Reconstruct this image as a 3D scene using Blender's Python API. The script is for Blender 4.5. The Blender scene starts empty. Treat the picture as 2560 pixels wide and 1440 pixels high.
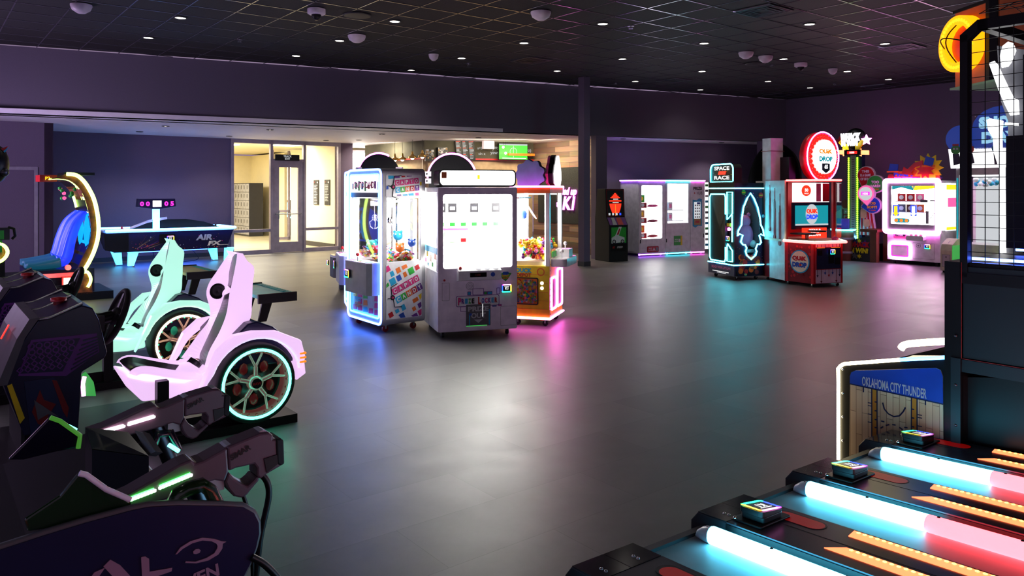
import bpy, math, random
from mathutils import Vector, Matrix
C = bpy.context.scene.collection
F, HY, CX, H = 1890.0, 475.0, 1280.0, 1.65      # focal length in px, horizon row, centre column, camera height
# ---------------------------------------------------------------- camera, exposure, world
cam = bpy.data.cameras.new('camera'); co = bpy.data.objects.new('camera', cam); C.objects.link(co)
co.location = (0, 0, H); co.rotation_euler = (math.pi / 2, 0, 0)
cam.sensor_width = 36; cam.lens = 36 * F / 2560; cam.shift_y = -(720 - HY) / 2560; cam.clip_start = .02
bpy.context.scene.camera = co
vs = bpy.context.scene.view_settings
vs.view_transform = 'Standard'; vs.look = 'None'; vs.gamma = 1; vs.use_curve_mapping = False; vs.exposure = 0.18
w = bpy.data.worlds.new('world'); bpy.context.scene.world = w; w.use_nodes = True
w.node_tree.nodes['Background'].inputs[0].default_value = (.84, .60, .95, 1)
w.node_tree.nodes['Background'].inputs[1].default_value = .28
cy = bpy.context.scene.cycles
cy.max_bounces = 8; cy.transparent_max_bounces = 16; cy.sample_clamp_indirect = 6; cy.caustics_reflective = False; cy.caustics_refractive = False
P = Vector((.785, .62)); Q = Vector((-.62, .785)); A = Vector((.893, .45))   # the room's directions

# ---------------------------------------------------------------- lamps: the big area sources of the place (tuned here)
E = dict(claw=12.0, marquee=10.0, neon=12.0, lane=13.0, lobby=10., down=12.0, screen=1.8)
def lamp(name, loc, target, size, power, col, size_y=None, spread=math.pi, parent=None):
    l = bpy.data.lights.new(name, 'AREA'); l.energy = power; l.color = col; l.shape = 'RECTANGLE'; l.size = size; l.size_y = size_y or size; l.spread = spread
    o = bpy.data.objects.new(name, l); C.objects.link(o); o.location = loc
    o.rotation_euler = (Vector(target) - Vector(loc)).to_track_quat('-Z', 'Y').to_euler(); return o

# ---------------------------------------------------------------- colour, materials
def lin(h):
    if isinstance(h, str):
        h = h.lstrip('#'); h = [int(h[i:i + 2], 16) / 255 for i in (0, 2, 4)]
        return tuple(c / 12.92 if c <= .04045 else ((c + .055) / 1.055) ** 2.4 for c in h)
    return tuple(h)
MATS = {}
def mat(name, col='#808080', rough=.5, metal=0., em=0., ecol=None, var=.12, scale=8., bump=0., alpha=1., coat=0., spec=.5):
    if name in MATS: return MATS[name]
    m = bpy.data.materials.new(name); m.use_nodes = True; nt = m.node_tree; b = nt.nodes['Principled BSDF']
    c = lin(col)
    tc = nt.nodes.new('ShaderNodeTexCoord'); n = nt.nodes.new('ShaderNodeTexNoise'); n.inputs['Scale'].default_value = scale; n.inputs['Detail'].default_value = 3
    nt.links.new(tc.outputs['Object'], n.inputs['Vector'])
    r = nt.nodes.new('ShaderNodeValToRGB'); r.color_ramp.elements[0].position = .3; r.color_ramp.elements[1].position = .7
    r.color_ramp.elements[0].color = (*[x * (1 - var) for x in c], 1); r.color_ramp.elements[1].color = (*[min(1, x * (1 + var)) for x in c], 1)
    nt.links.new(n.outputs['Fac'], r.inputs['Fac']); nt.links.new(r.outputs['Color'], b.inputs['Base Color'])
    b.inputs['Roughness'].default_value = rough; b.inputs['Metallic'].default_value = metal; b.inputs['Coat Weight'].default_value = coat
    b.inputs['Specular IOR Level'].default_value = spec
    if em: b.inputs['Emission Color'].default_value = (*lin(ecol or col), 1); b.inputs['Emission Strength'].default_value = em
    if bump:
        bp = nt.nodes.new('ShaderNodeBump'); bp.inputs['Strength'].default_value = bump; bp.inputs['Distance'].default_value = .01
        nt.links.new(n.outputs['Fac'], bp.inputs['Height']); nt.links.new(bp.outputs['Normal'], b.inputs['Normal'])
    if alpha < 1: b.inputs['Alpha'].default_value = alpha
    MATS[name] = m; return m
def glass(name, tint='#ffffff', gloss=.12, rough=.02, opac=0.):
    if name in MATS: return MATS[name]
    m = bpy.data.materials.new(name); m.use_nodes = True; nt = m.node_tree; nt.nodes.clear()
    o = nt.nodes.new('ShaderNodeOutputMaterial'); t = nt.nodes.new('ShaderNodeBsdfTransparent'); g = nt.nodes.new('ShaderNodeBsdfGlossy'); mx = nt.nodes.new('ShaderNodeMixShader')
    t.inputs[0].default_value = (*lin(tint), 1); g.inputs['Roughness'].default_value = rough
    f = nt.nodes.new('ShaderNodeLayerWeight'); f.inputs[0].default_value = gloss
    nt.links.new(f.outputs['Facing'], mx.inputs[0]); nt.links.new(t.outputs[0], mx.inputs[1]); nt.links.new(g.outputs[0], mx.inputs[2])
    mu = nt.nodes.new('ShaderNodeMath'); mu.operation = 'MULTIPLY'; mu.inputs[1].default_value = .35; nt.links.new(f.outputs['Fresnel'], mu.inputs[0]); nt.links.new(mu.outputs[0], mx.inputs[0])
    nt.links.new(mx.outputs[0], o.inputs[0]); MATS[name] = m; return m
def nd(nt, t, **k):
    n = nt.nodes.new(t)
    for a, v in k.items():
        if a.startswith('i_'): n.inputs[a[2:].replace('_', ' ')].default_value = v
        else: setattr(n, a, v)
    return n

# plain palette
for nm, col, kw in [
    ('black', '#0a0a0d', dict(rough=.4, spec=.3)), ('black_matte', '#0d0d11', dict(rough=.8)), ('charcoal', '#232329', dict(rough=.5)), ('darkblue', '#12123a', dict(rough=.3)),
    ('white', '#e6e6ea', dict(rough=.35)), ('white_gloss', '#f0f0f4', dict(rough=.15, coat=.4)), ('grey', '#8a8a90', dict(rough=.5)), ('light_grey', '#b9b9be', dict(rough=.4)),
    ('mid_grey', '#5c5c62', dict(rough=.5)), ('steel', '#b5b5bb', dict(rough=.25, metal=1)), ('chrome', '#d5d5da', dict(rough=.08, metal=1)), ('dark_steel', '#55555c', dict(rough=.35, metal=1)),
    ('rubber', '#0a0a0b', dict(rough=.7, bump=.1)), ('red', '#c01822', dict(rough=.35)), ('deepred', '#7d1218', dict(rough=.3)), ('orange', '#e8701a', dict(rough=.4)),
    ('yellow', '#f2cf18', dict(rough=.4)), ('green', '#2fae3c', dict(rough=.4)), ('teal', '#1fb9a8', dict(rough=.4)), ('cyan', '#1fa6d8', dict(rough=.4)),
    ('blue', '#1d4fb8', dict(rough=.4)), ('navy', '#10204c', dict(rough=.35)), ('purple', '#6b2a8c', dict(rough=.4)), ('magenta', '#d8257c', dict(rough=.4)),
    ('pink', '#ec6fa6', dict(rough=.4)), ('cream', '#f0e6cf', dict(rough=.5)), ('brown', '#6b3c22', dict(rough=.6)), ('tan', '#c09a68', dict(rough=.6)),
    ('skin', '#d8a078', dict(rough=.6)), ('brass', '#c9a15a', dict(rough=.25, metal=1)), ('screen_off', '#050507', dict(rough=.1)), ('lav', '#f2e4f8', dict(rough=.35))]:
    mat(nm, col, **kw)
def em(name, col, s, base='#e8e8e8'):   # something that gives off light; strong lamps show a whitish core
    if name.startswith('L_') and s > 2.5: c = lin(col); k = .045; col = tuple(x * (1 - k) + k for x in c)
    if name.startswith('S_'): base = '#15151a'
    return mat(name, base, rough=.4, em=s, ecol=col)
em('L_white', '#fffaf2', E['claw']); em('L_marquee', '#ffffff', E['marquee']); em('L_blue', '#2a5cff', E['neon'] * 1.2); em('L_cyan', '#20d8f0', E['neon'])
em('L_magenta', '#ff38e0', E['neon']); em('L_pink', '#ff58e0', E['neon']); em('L_red', '#ff1408', E['neon']); em('L_yellowgreen', '#c8ff50', 5.); em('L_purple', '#a040ff', E['neon'])
em('L_teal', '#20ffc8', E['neon'] * .7); em('L_warm', '#ffe9b0', E['neon']); em('L_orange', '#ff8a20', E['neon'] * .6); em('L_green', '#20ff40', E['neon'] * .6)
em('L_skyblue', '#1c98ff', E['neon'] * .8); em('L_down', '#fff4e4', E['down']); em('L_amber', '#ff7a1c', 3.); em('L_dimwhite', '#ffffff', 1.3); em('L_dimred', '#ff2a1a', 1.2)
em('S_green', '#3fd832', E['screen']); em('S_teal', '#18a8b8', .7); em('S_white', '#f4f4f4', 1.3); em('S_red', '#ff3018', 1.4); em('S_blue', '#2a4cff', 1.2); em('S_black', '#020204', .01, '#020204')
em('S_yellow', '#ffd020', 1.3); em('S_pink', '#ff5a9a', 1.2); em('S_orange', '#ff8020', 1.2); em('S_dimgreen', '#40b050', .7); em('S_grey', '#c8ccd0', .9); em('S_magenta', '#ff2ac0', 2.); em('S_snowblue', '#1c3c98', .6); em('S_snowtext', '#90c8e8', .9); em('L_pinkwhite', '#ffa8f0', 9.); em('L_under', '#1060ff', 7.)
em('L_hub', '#ffffff', 4.)
for _n, _c in (('green', '#20ff40'), ('warm', '#ffe040'), ('orange', '#ff8020'), ('pink', '#ff90e0'), ('magenta', '#ff20d0'), ('blue', '#2040ff'), ('cyan', '#20e0ff'), ('teal', '#20ffb0')): em('R_' + _n, _c, 4.0, '#303030')
glass('glass'); glass('glass_green', '#20d040'); glass('glass_purple', '#6a50c8'); glass('smoke', '#9aa0a8')

# ---------------------------------------------------------------- mesh builder
_txt = {}
def textmesh(s, bold):
    k = (s, bold)
    if k not in _txt:
        cu = bpy.data.curves.new('t', 'FONT'); cu.body = s; cu.align_x = 'CENTER'; cu.align_y = 'CENTER'; cu.offset = bold; cu.resolution_u = 3
        o = bpy.data.objects.new('t', cu); C.objects.link(o); bpy.context.view_layer.update()
        me = bpy.data.meshes.new_from_object(o.evaluated_get(bpy.context.evaluated_depsgraph_get()))
        vv = [v.co.copy() for v in me.vertices]; ff = [tuple(p.vertices) for p in me.polygons]
        if vv:
            x0 = min(v.x for v in vv); x1 = max(v.x for v in vv); y0 = min(v.y for v in vv); y1 = max(v.y for v in vv)
            vv = [Vector((v.x - (x0 + x1) / 2, v.y - (y0 + y1) / 2, 0)) for v in vv]; k2 = (x1 - x0, y1 - y0)
        else: k2 = (1, 1)
        bpy.data.objects.remove(o); bpy.data.curves.remove(cu); bpy.data.meshes.remove(me); _txt[k] = (vv, ff, k2)
    return _txt[k]
class MB:
    def __init__(s): s.v = []; s.f = []; s.m = []; s.sm = []; s.mats = []; s.T = None
    def mi(s, m):
        if m not in s.mats: s.mats.append(m)
        return s.mats.index(m)
    def add(s, vs_, fs, m, smooth=False):
        b = len(s.v)
        for p in vs_:
            p = Vector(p)
            if s.T is not None: p = s.T @ p
            s.v.append(p)
        k = s.mi(m)
        for f in fs: s.f.append([b + i for i in f]); s.m.append(k); s.sm.append(smooth)
        return s
    def box(s, x0, x1, y0, y1, z0, z1, m):
        return s.add([(x0, y0, z0), (x1, y0, z0), (x1, y1, z0), (x0, y1, z0), (x0, y0, z1), (x1, y0, z1), (x1, y1, z1), (x0, y1, z1)],
              [(0, 3, 2, 1), (4, 5, 6, 7), (0, 1, 5, 4), (1, 2, 6, 5), (2, 3, 7, 6), (3, 0, 4, 7)], m)
    def prism(s, pts, a0, a1, m, ax='y', smooth=False):      # polygon in the plane across axis ax, from a0 to a1 along it
        n = len(pts)
        if ax == 'y': g = lambda u, v, a: (u, a, v)
        elif ax == 'x': g = lambda u, v, a: (a, u, v)
        else: g = lambda u, v, a: (u, v, a)
        vs_ = [g(u, v, a0) for u, v in pts] + [g(u, v, a1) for u, v in pts]
        s.add(vs_, [list(range(n))[::-1], list(range(n, 2 * n))], m)
        b = len(s.v) - 2 * n; k = s.mi(m)
        for i in range(n):
            j = (i + 1) % n; s.f.append([b + i, b + j, b + n + j, b + n + i]); s.m.append(k); s.sm.append(smooth)
        return s
    def frame(s, po, pi, a0, a1, m, ax='y'):                  # ring between two outlines of the same count
        n = len(po)
        if ax == 'y': g = lambda p, a: (p[0], a, p[1])
        elif ax == 'x': g = lambda p, a: (a, p[0], p[1])
        else: g = lambda p, a: (p[0], p[1], a)
        vs_ = [g(p, a0) for p in po] + [g(p, a0) for p in pi] + [g(p, a1) for p in po] + [g(p, a1) for p in pi]; fs = []
        for i in range(n):
            j = (i + 1) % n
            fs += [(i, j, n + j, n + i), (2 * n + j, 2 * n + i, 3 * n + i, 3 * n + j), (i, 2 * n + i, 2 * n + j, j), (n + i, n + j, 3 * n + j, 3 * n + i)]
        return s.add(vs_, fs, m)
    def tube(s, pts, r, m, n=8, closed=False, flat=1.):
        pts = [Vector(p) for p in pts]; N = len(pts); vs_ = []; fs = []; up = None
        for i, p in enumerate(pts):
            if closed: t = (pts[(i + 1) % N] - pts[i - 1])
            else: t = (pts[min(i + 1, N - 1)] - pts[max(i - 1, 0)])
            t = t.normalized() if t.length > 1e-9 else Vector((1, 0, 0))
            if up is None: up = Vector((0, 0, 1)) if abs(t.z) < .9 else Vector((0, 1, 0))
            a = t.cross(up).normalized(); b_ = a.cross(t).normalized(); up = b_
            rr_ = r[i] if isinstance(r, (list, tuple)) else r
            for k in range(n):
                an = 2 * math.pi * k / n; vs_.append(p + a * math.cos(an) * rr_ * flat + b_ * math.sin(an) * rr_)
        for i in range(N if closed else N - 1):
            j = (i + 1) % N
            for k in range(n): fs.append((i * n + k, i * n + (k + 1) % n, j * n + (k + 1) % n, j * n + k))
        s.add(vs_, fs, m, True)
        if not closed: s.add(vs_[:n], [list(range(n))], m); s.add(vs_[-n:], [list(range(n))[::-1]], m)
        return s
    def cyl(s, p0, p1, r, m, n=20, r1=None): return s.tube([p0, p1], [r, r if r1 is None else r1], m, n)
    def lathe(s, prof, c, m, n=24, ax='z', smooth=True, caps=True):     # prof: (radius, offset along axis)
        vs_ = []; fs = []
        for r, h in prof:
            for k in range(n):
                a = 2 * math.pi * k / n; x, y = r * math.cos(a), r * math.sin(a)
                p = (x, y, h) if ax == 'z' else ((x, h, y) if ax == 'y' else (h, x, y)); vs_.append(Vector(c) + Vector(p))
        for i in range(len(prof) - 1):
            for k in range(n): fs.append((i * n + k, i * n + (k + 1) % n, (i + 1) * n + (k + 1) % n, (i + 1) * n + k))
        s.add(vs_, fs, m, smooth)
        for i, rev in ((0, True), (len(prof) - 1, False)):
            if caps and prof[i][0] > 1e-5: s.add(vs_[i * n:(i + 1) * n], [list(range(n))[::-1] if rev else list(range(n))], m)
        return s
    def ball(s, c, r, m, n=12, sc=(1, 1, 1)):
        vs_ = []; fs = []; k_ = n // 2
        for i in range(k_ + 1):
            th = math.pi * i / k_
            for j in range(n):
                a = 2 * math.pi * j / n; vs_.append((c[0] + r * sc[0] * math.sin(th) * math.cos(a), c[1] + r * sc[1] * math.sin(th) * math.sin(a), c[2] + r * sc[2] * math.cos(th)))
        for i in range(k_):
            for j in range(n): fs.append((i * n + j, (i + 1) * n + j, (i + 1) * n + (j + 1) % n, i * n + (j + 1) % n))
        return s.add(vs_, fs, m, True)
    def text(s, t, o, m, w=None, h=None, x=(1, 0, 0), up=(0, 0, 1), bold=.02, shear=0., depth=0.):
        vv, ff, (tw, th) = textmesh(t, bold); x = Vector(x).normalized(); up = Vector(up).normalized(); o = Vector(o)
        if h is None: h = th * w / tw
        if w is None: w = tw * h / th
        sx, sy = w / tw, h / th
        s.add([o + x * (v.x * sx + v.y * sy * shear) + up * (v.y * sy) for v in vv], ff, m)
        return s
    def build(s, name, parent=None, bevel=0., solid=0., sub=0, seg=2, loc=None):
        me = bpy.data.meshes.new(name); me.from_pydata(s.v, [], s.f)
        for m in s.mats: me.materials.append(MATS[m])
        me.polygons.foreach_set('material_index', s.m); me.polygons.foreach_set('use_smooth', s.sm); me.update()
        o = bpy.data.objects.new(name, me); C.objects.link(o)
        if parent is not None: o.parent = parent
        if loc is not None: o.location = loc
        if solid: k = o.modifiers.new('solid', 'SOLIDIFY'); k.thickness = solid; k.offset = 0
        if bevel: k = o.modifiers.new('bevel', 'BEVEL'); k.width = bevel; k.segments = seg; k.limit_method = 'ANGLE'; k.angle_limit = math.radians(40)
        if sub: k = o.modifiers.new('sub', 'SUBSURF'); k.levels = sub; k.render_levels = sub
        return o
def rr(x0, x1, z0, z1, r=.03, n=5):
    o = []
    for cx_, cz, a0 in ((x1 - r, z0 + r, -90), (x1 - r, z1 - r, 0), (x0 + r, z1 - r, 90), (x0 + r, z0 + r, 180)):
        for i in range(n + 1):
            a = math.radians(a0 + 90 * i / n); o.append((cx_ + r * math.cos(a), cz + r * math.sin(a)))
    return o
def circ(cx_, cz, r, n=28, a0=0, a1=360, rz=None):
    k = n if a1 - a0 == 360 else n + 1
    return [(cx_ + r * math.cos(math.radians(a0 + (a1 - a0) * i / n)), cz + (rz or r) * math.sin(math.radians(a0 + (a1 - a0) * i / n))) for i in range(k)]
def star(cx_, cz, ro, ri, n=5, rot=90):
    return [(cx_ + (ro if i % 2 == 0 else ri) * math.cos(math.radians(rot + 180 * i / n)), cz + (ro if i % 2 == 0 else ri) * math.sin(math.radians(rot + 180 * i / n))) for i in range(2 * n)]
def smooth(pts, n=6, closed=False):                            # Catmull-Rom through the points
    pts = [Vector(p) for p in pts]; N = len(pts); out = []
    for i in range(N if closed else N - 1):
        g = (lambda k: pts[k % N]) if closed else (lambda k: pts[max(0, min(N - 1, k))])
        a, b, c, d = g(i - 1), g(i), g(i + 1), g(i + 2)
        for j in range(n):
            t = j / n; out.append(.5 * ((2 * b) + (c - a) * t + (2 * a - 5 * b + 4 * c - d) * t * t + (3 * b - a - 3 * c + d) * t ** 3))
    if not closed: out.append(pts[-1])
    return out

# ---------------------------------------------------------------- places: where a thing stands, and its own frame
def G(px, py): Y = H * F / (py - HY); return Vector(((px - CX) / F * Y, Y))      # the floor point seen at a pixel
class Fr:
    """A local frame standing on the floor: x along the front to the right, y inwards, z up."""
    def __init__(s, o, d): s.o = Vector(o[:2]); s.d = Vector(d[:2]).normalized(); s.i = Vector((-s.d.y, s.d.x)); s.a = math.atan2(s.d.y, s.d.x)
    def _ray(s, px, py): return Vector(((px - CX) / F, 1.)), (HY - py) / F
    def fr(s, px, py, y=0.):
        r, rz = s._ray(px, py); t = (s.o.dot(s.i) + y) / r.dot(s.i); p = r * t - s.o; return p.dot(s.d), H + rz * t
    def sd(s, px, py, x=0.):
        r, rz = s._ray(px, py); t = (s.o.dot(s.d) + x) / r.dot(s.d); p = r * t - s.o; return p.dot(s.i), H + rz * t
    def tp(s, px, py, z=0.):
        r, rz = s._ray(px, py); t = (z - H) / rz; p = r * t - s.o; return p.dot(s.d), p.dot(s.i)
    def w(s, x, y, z=0.): p = s.o + s.d * x + s.i * y; return Vector((p.x, p.y, z))
def thing(name, label, cat, fr=None, group=None, loc=None, rot=None):
    o = bpy.data.objects.new(name, None); o.empty_display_size = .1; C.objects.link(o)
    if fr is not None: o.location = (fr.o.x, fr.o.y, 0); o.rotation_euler = (0, 0, fr.a)
    if loc is not None: o.location = loc
    if rot is not None: o.rotation_euler = (0, 0, rot)
    o['label'] = label; o['category'] = cat
    if group: o['group'] = group
    return o
def tag(o, label, cat, group=None, kind=None):
    o['label'] = label; o['category'] = cat
    if group: o['group'] = group
    if kind: o['kind'] = kind
    return o
def struct(o): o['kind'] = 'structure'; return o
def dup(r, loc=None, rot=None, label=None, group=None):
    c = r.copy(); C.objects.link(c)
    if loc is not None: c.location = loc
    if rot is not None: c.rotation_euler = (0, 0, rot)
    if label: c['label'] = label
    if group: c['group'] = group
    for ch in list(r.children):
        d = ch.copy(); C.objects.link(d); d.parent = c
        for g in ch.children: e = g.copy(); C.objects.link(e); e.parent = d
    return c
ORD = 'first second third fourth fifth sixth seventh eighth ninth tenth eleventh twelfth thirteenth fourteenth fifteenth sixteenth seventeenth eighteenth nineteenth twentieth twenty-first twenty-second twenty-third twenty-fourth twenty-fifth'.split()
def caster(par, x, y, h=.07, m='rubber'):
    b = MB(); r = h * .42; b.cyl((x - .014, y, r), (x + .014, y, r), r, m, 14); b.box(x - .02, x + .02, y - .012, y + .012, r, h, 'steel'); b.box(x - .03, x + .03, y - .03, y + .03, h - .006, h, 'steel')
    return b.build('caster', par)
def reader(par, at, s=.055, x=(1, 0, 0), up=(0, 0, 1), name='card_reader', logo='K1'):
    """A payment reader: black body, rainbow light ring, small lit screen."""
    x = Vector(x).normalized(); up = Vector(up).normalized(); n = x.cross(up); o = Vector(at)
    T = Matrix((( x.x, n.x * -1, up.x, o.x), (x.y, n.y * -1, up.y, o.y), (x.z, n.z * -1, up.z, o.z), (0, 0, 0, 1)))
    b = MB(); b.T = T; b.prism(rr(-s, s, -s * .8, s * .8, s * .25), -.018, .0, 'black'); o1 = b.build(name, par)
    b = MB(); b.T = T
    po = rr(-s, s, -s * .8, s * .8, s * .25); pi = rr(-s * .76, s * .76, -s * .56, s * .56, s * .12)
    cols = ['R_green', 'R_warm', 'R_orange', 'R_pink', 'R_magenta', 'R_blue', 'R_cyan', 'R_teal']; k = len(po)
    for i in range(k):
        j = (i + 1) % k
        b.add([(po[i][0], -.022, po[i][1]), (po[j][0], -.022, po[j][1]), (pi[j][0], -.022, pi[j][1]), (pi[i][0], -.022, pi[i][1])], [(0, 1, 2, 3)], cols[i * 8 // k])
    b.build('light_ring', o1)
    b = MB(); b.T = T; b.prism(rr(-s * .74, s * .74, -s * .54, s * .54, s * .1), -.0215, -.019, 'S_black'); b.text(logo, (0, -.023, 0), 'S_white', h=s * .5, bold=.03); b.box(-s * .5, s * .5, -.0235, -.0225, s * .32, s * .38, 'S_white')
    b.build('screen', o1); return o1
# ================================================================ THE ROOM
def wallseg(name, p0, p1, z0, z1, m, th=.12, side=1):
    p0 = Vector(p0[:2]); p1 = Vector(p1[:2]); d = (p1 - p0).normalized(); n = Vector((-d.y, d.x)) * th * side
    b = MB(); q = [p0, p1, p1 + n, p0 + n]; b.prism([(p.x, p.y) for p in q], z0, z1, m, 'z'); return struct(b.build(name))
def nodemat(name, fn, rough=.5, metal=0., coat=0., bump=.2, spec=.5):
    m = bpy.data.materials.new(name); m.use_nodes = True; nt = m.node_tree; b = nt.nodes['Principled BSDF']; b.inputs['Roughness'].default_value = rough; b.inputs['Metallic'].default_value = metal
    b.inputs['Coat Weight'].default_value = coat; b.inputs['Specular IOR Level'].default_value = spec
    tc = nt.nodes.new('ShaderNodeTexCoord'); fn(nt, b, tc); MATS[name] = m; return m
def _floor(nt, b, tc):
    mp = nd(nt, 'ShaderNodeMapping'); mp.inputs['Rotation'].default_value = (0, 0, math.atan2(P.y, P.x)); mp.vector_type = 'TEXTURE'; nt.links.new(tc.outputs['Object'], mp.inputs['Vector'])
    br = nd(nt, 'ShaderNodeTexBrick'); nt.links.new(mp.outputs[0], br.inputs['Vector']); br.inputs['Scale'].default_value = 1; br.inputs['Brick Width'].default_value = 1.22; br.inputs['Row Height'].default_value = .46
    br.inputs['Mortar Size'].default_value = .002; br.inputs['Mortar Smooth'].default_value = .3; br.inputs['Bias'].default_value = 0
    br.inputs['Color1'].default_value = (.115, .113, .115, 1); br.inputs['Color2'].default_value = (.16, .157, .158, 1); br.inputs['Mortar'].default_value = (.085, .085, .085, 1)
    n = nd(nt, 'ShaderNodeTexNoise'); n.inputs['Scale'].default_value = 3.; n.inputs['Detail'].default_value = 8; n.inputs['Roughness'].default_value = .65; nt.links.new(mp.outputs[0], n.inputs['Vector'])
    mx = nd(nt, 'ShaderNodeMix', data_type='RGBA', blend_type='MULTIPLY'); mx.inputs[0].default_value = .5; nt.links.new(br.outputs['Color'], mx.inputs[6])
    r = nd(nt, 'ShaderNodeValToRGB'); r.color_ramp.elements[0].position = .3; r.color_ramp.elements[0].color = (.55, .55, .55, 1); r.color_ramp.elements[1].position = .7; r.color_ramp.elements[1].color = (1.3, 1.3, 1.3, 1)
    nt.links.new(n.outputs['Fac'], r.inputs[0]); nt.links.new(r.outputs[0], mx.inputs[7]); nt.links.new(mx.outputs[2], b.inputs['Base Color'])
    mr = nd(nt, 'ShaderNodeMapRange'); mr.inputs['To Min'].default_value = .34; mr.inputs['To Max'].default_value = .5; nt.links.new(n.outputs['Fac'], mr.inputs['Value']); nt.links.new(mr.outputs[0], b.inputs['Roughness'])
    bp = nd(nt, 'ShaderNodeBump'); bp.inputs['Strength'].default_value = .12; bp.inputs['Distance'].default_value = .004; nt.links.new(br.outputs['Fac'], bp.inputs['Height']); bp.invert = True; nt.links.new(bp.outputs[0], b.inputs['Normal'])
nodemat('M_floor', _floor, spec=.8)
def _tile(nt, b, tc):
    mp = nd(nt, 'ShaderNodeMapping'); mp.inputs['Rotation'].default_value = (0, 0, math.atan2(P.y, P.x)); mp.vector_type = 'TEXTURE'; nt.links.new(tc.outputs['Object'], mp.inputs['Vector'])
    br = nd(nt, 'ShaderNodeTexBrick'); nt.links.new(mp.outputs[0], br.inputs['Vector']); br.inputs['Scale'].default_value = 1; br.inputs['Brick Width'].default_value = 1.2; br.inputs['Row Height'].default_value = .3
    br.inputs['Mortar Size'].default_value = .004; br.inputs['Color1'].default_value = (.42, .37, .26, 1); br.inputs['Color2'].default_value = (.5, .45, .33, 1); br.inputs['Mortar'].default_value = (.25, .22, .16, 1)
    nt.links.new(br.outputs['Color'], b.inputs['Base Color'])
nodemat('M_tile', _tile, rough=.3)
def _wood(nt, b, tc):
    mp = nd(nt, 'ShaderNodeMapping'); nt.links.new(tc.outputs['Object'], mp.inputs['Vector']); sx = nd(nt, 'ShaderNodeSeparateXYZ'); nt.links.new(mp.outputs[0], sx.inputs[0]); cb = nd(nt, 'ShaderNodeCombineXYZ')
    nt.links.new(sx.outputs['X'], cb.inputs['X']); nt.links.new(sx.outputs['Z'], cb.inputs['Y'])
    br = nd(nt, 'ShaderNodeTexBrick'); nt.links.new(cb.outputs[0], br.inputs['Vector']); br.inputs['Scale'].default_value = 1; br.inputs['Brick Width'].default_value = .9; br.inputs['Row Height'].default_value = .14; br.inputs['Mortar Size'].default_value = .003
    br.inputs['Color1'].default_value = (.10, .055, .04, 1); br.inputs['Color2'].default_value = (.30, .19, .12, 1); br.inputs['Mortar'].default_value = (.02, .012, .01, 1); br.offset = .37
    n = nd(nt, 'ShaderNodeTexNoise'); n.inputs['Scale'].default_value = 14; mp2 = nd(nt, 'ShaderNodeMapping'); mp2.inputs['Scale'].default_value = (.12, 1, 1); nt.links.new(cb.outputs[0], mp2.inputs['Vector']); nt.links.new(mp2.outputs[0], n.inputs['Vector'])
    mx = nd(nt, 'ShaderNodeMix', data_type='RGBA', blend_type='OVERLAY'); mx.inputs[0].default_value = .5; nt.links.new(br.outputs['Color'], mx.inputs[6]); nt.links.new(n.outputs['Color'], mx.inputs[7]); nt.links.new(mx.outputs[2], b.inputs['Base Color'])
nodemat('M_planks', _wood, rough=.6)
def _court(nt, b, tc):
    sx = nd(nt, 'ShaderNodeSeparateXYZ'); nt.links.new(tc.outputs['Object'], sx.inputs[0]); cb = nd(nt, 'ShaderNodeCombineXYZ'); nt.links.new(sx.outputs['Z'], cb.inputs['X']); nt.links.new(sx.outputs['X'], cb.inputs['Y'])
    br = nd(nt, 'ShaderNodeTexBrick'); nt.links.new(cb.outputs[0], br.inputs['Vector']); br.inputs['Scale'].default_value = 1; br.inputs['Brick Width'].default_value = .22; br.inputs['Row Height'].default_value = .03; br.inputs['Mortar Size'].default_value = .0012
    br.inputs['Color1'].default_value = (.62, .42, .24, 1); br.inputs['Color2'].default_value = (.78, .58, .36, 1); br.inputs['Mortar'].default_value = (.25, .15, .08, 1); nt.links.new(br.outputs['Color'], b.inputs['Base Color'])
nodemat('M_court', _court, rough=.4)
def _moss(nt, b, tc):
    v = nd(nt, 'ShaderNodeTexVoronoi'); v.inputs['Scale'].default_value = 60; nt.links.new(tc.outputs['Object'], v.inputs['Vector']); r = nd(nt, 'ShaderNodeValToRGB'); r.color_ramp.elements[0].color = (.03, .035, .03, 1); r.color_ramp.elements[1].color = (.004, .004, .004, 1)
    nt.links.new(v.outputs['Distance'], r.inputs[0]); nt.links.new(r.outputs[0], b.inputs['Base Color']); bp = nd(nt, 'ShaderNodeBump'); bp.inputs['Strength'].default_value = .8; nt.links.new(v.outputs['Distance'], bp.inputs['Height']); nt.links.new(bp.outputs[0], b.inputs['Normal'])
nodemat('M_moss', _moss, rough=.8)
mat('M_wall', '#64566e', rough=.75, var=.04, bump=.05, scale=60); mat('M_wall_upper', '#5c5464', rough=.75, var=.04, scale=60); mat('M_soffit', '#e6e0e8', rough=.7, var=.03)
mat('M_ceiling', '#141215', rough=.75, var=.25, scale=40, bump=.2); mat('M_tbar', '#8c8c94', rough=.22, metal=.9); mat('M_cream', '#f1e6c4', rough=.7, var=.02); mat('M_alu', '#93899a', rough=.4, metal=.2)
mat('M_bartile', '#b39a78', rough=.5); mat('M_chalk', '#4d4a3c', rough=.8, var=.3, scale=3); mat('M_base', '#2a2830', rough=.5)
ZC, ZR = 4.10, 2.95                                   # main ceiling, lower ceiling of the side areas

b = MB(); b.prism([(-20, -4), (24, -4), (24, 30), (-20, 30)], -.1, 0, 'M_floor', 'z'); struct(b.build('floor'))
corner = Vector((7.43, 20.5)); A0 = Vector((-17.6, 8.3)); colp = Vector((1.58, 17.86))
# ceiling slab outline (main room)
b = MB(); b.prism([(-19, -4), (23.5, -4), (23.5, 1), (corner.x, corner.y), (A0.x, A0.y), (-19, 7.6)], ZC, ZC + .1, 'M_ceiling', 'z'); struct(b.build('ceiling'))
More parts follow.
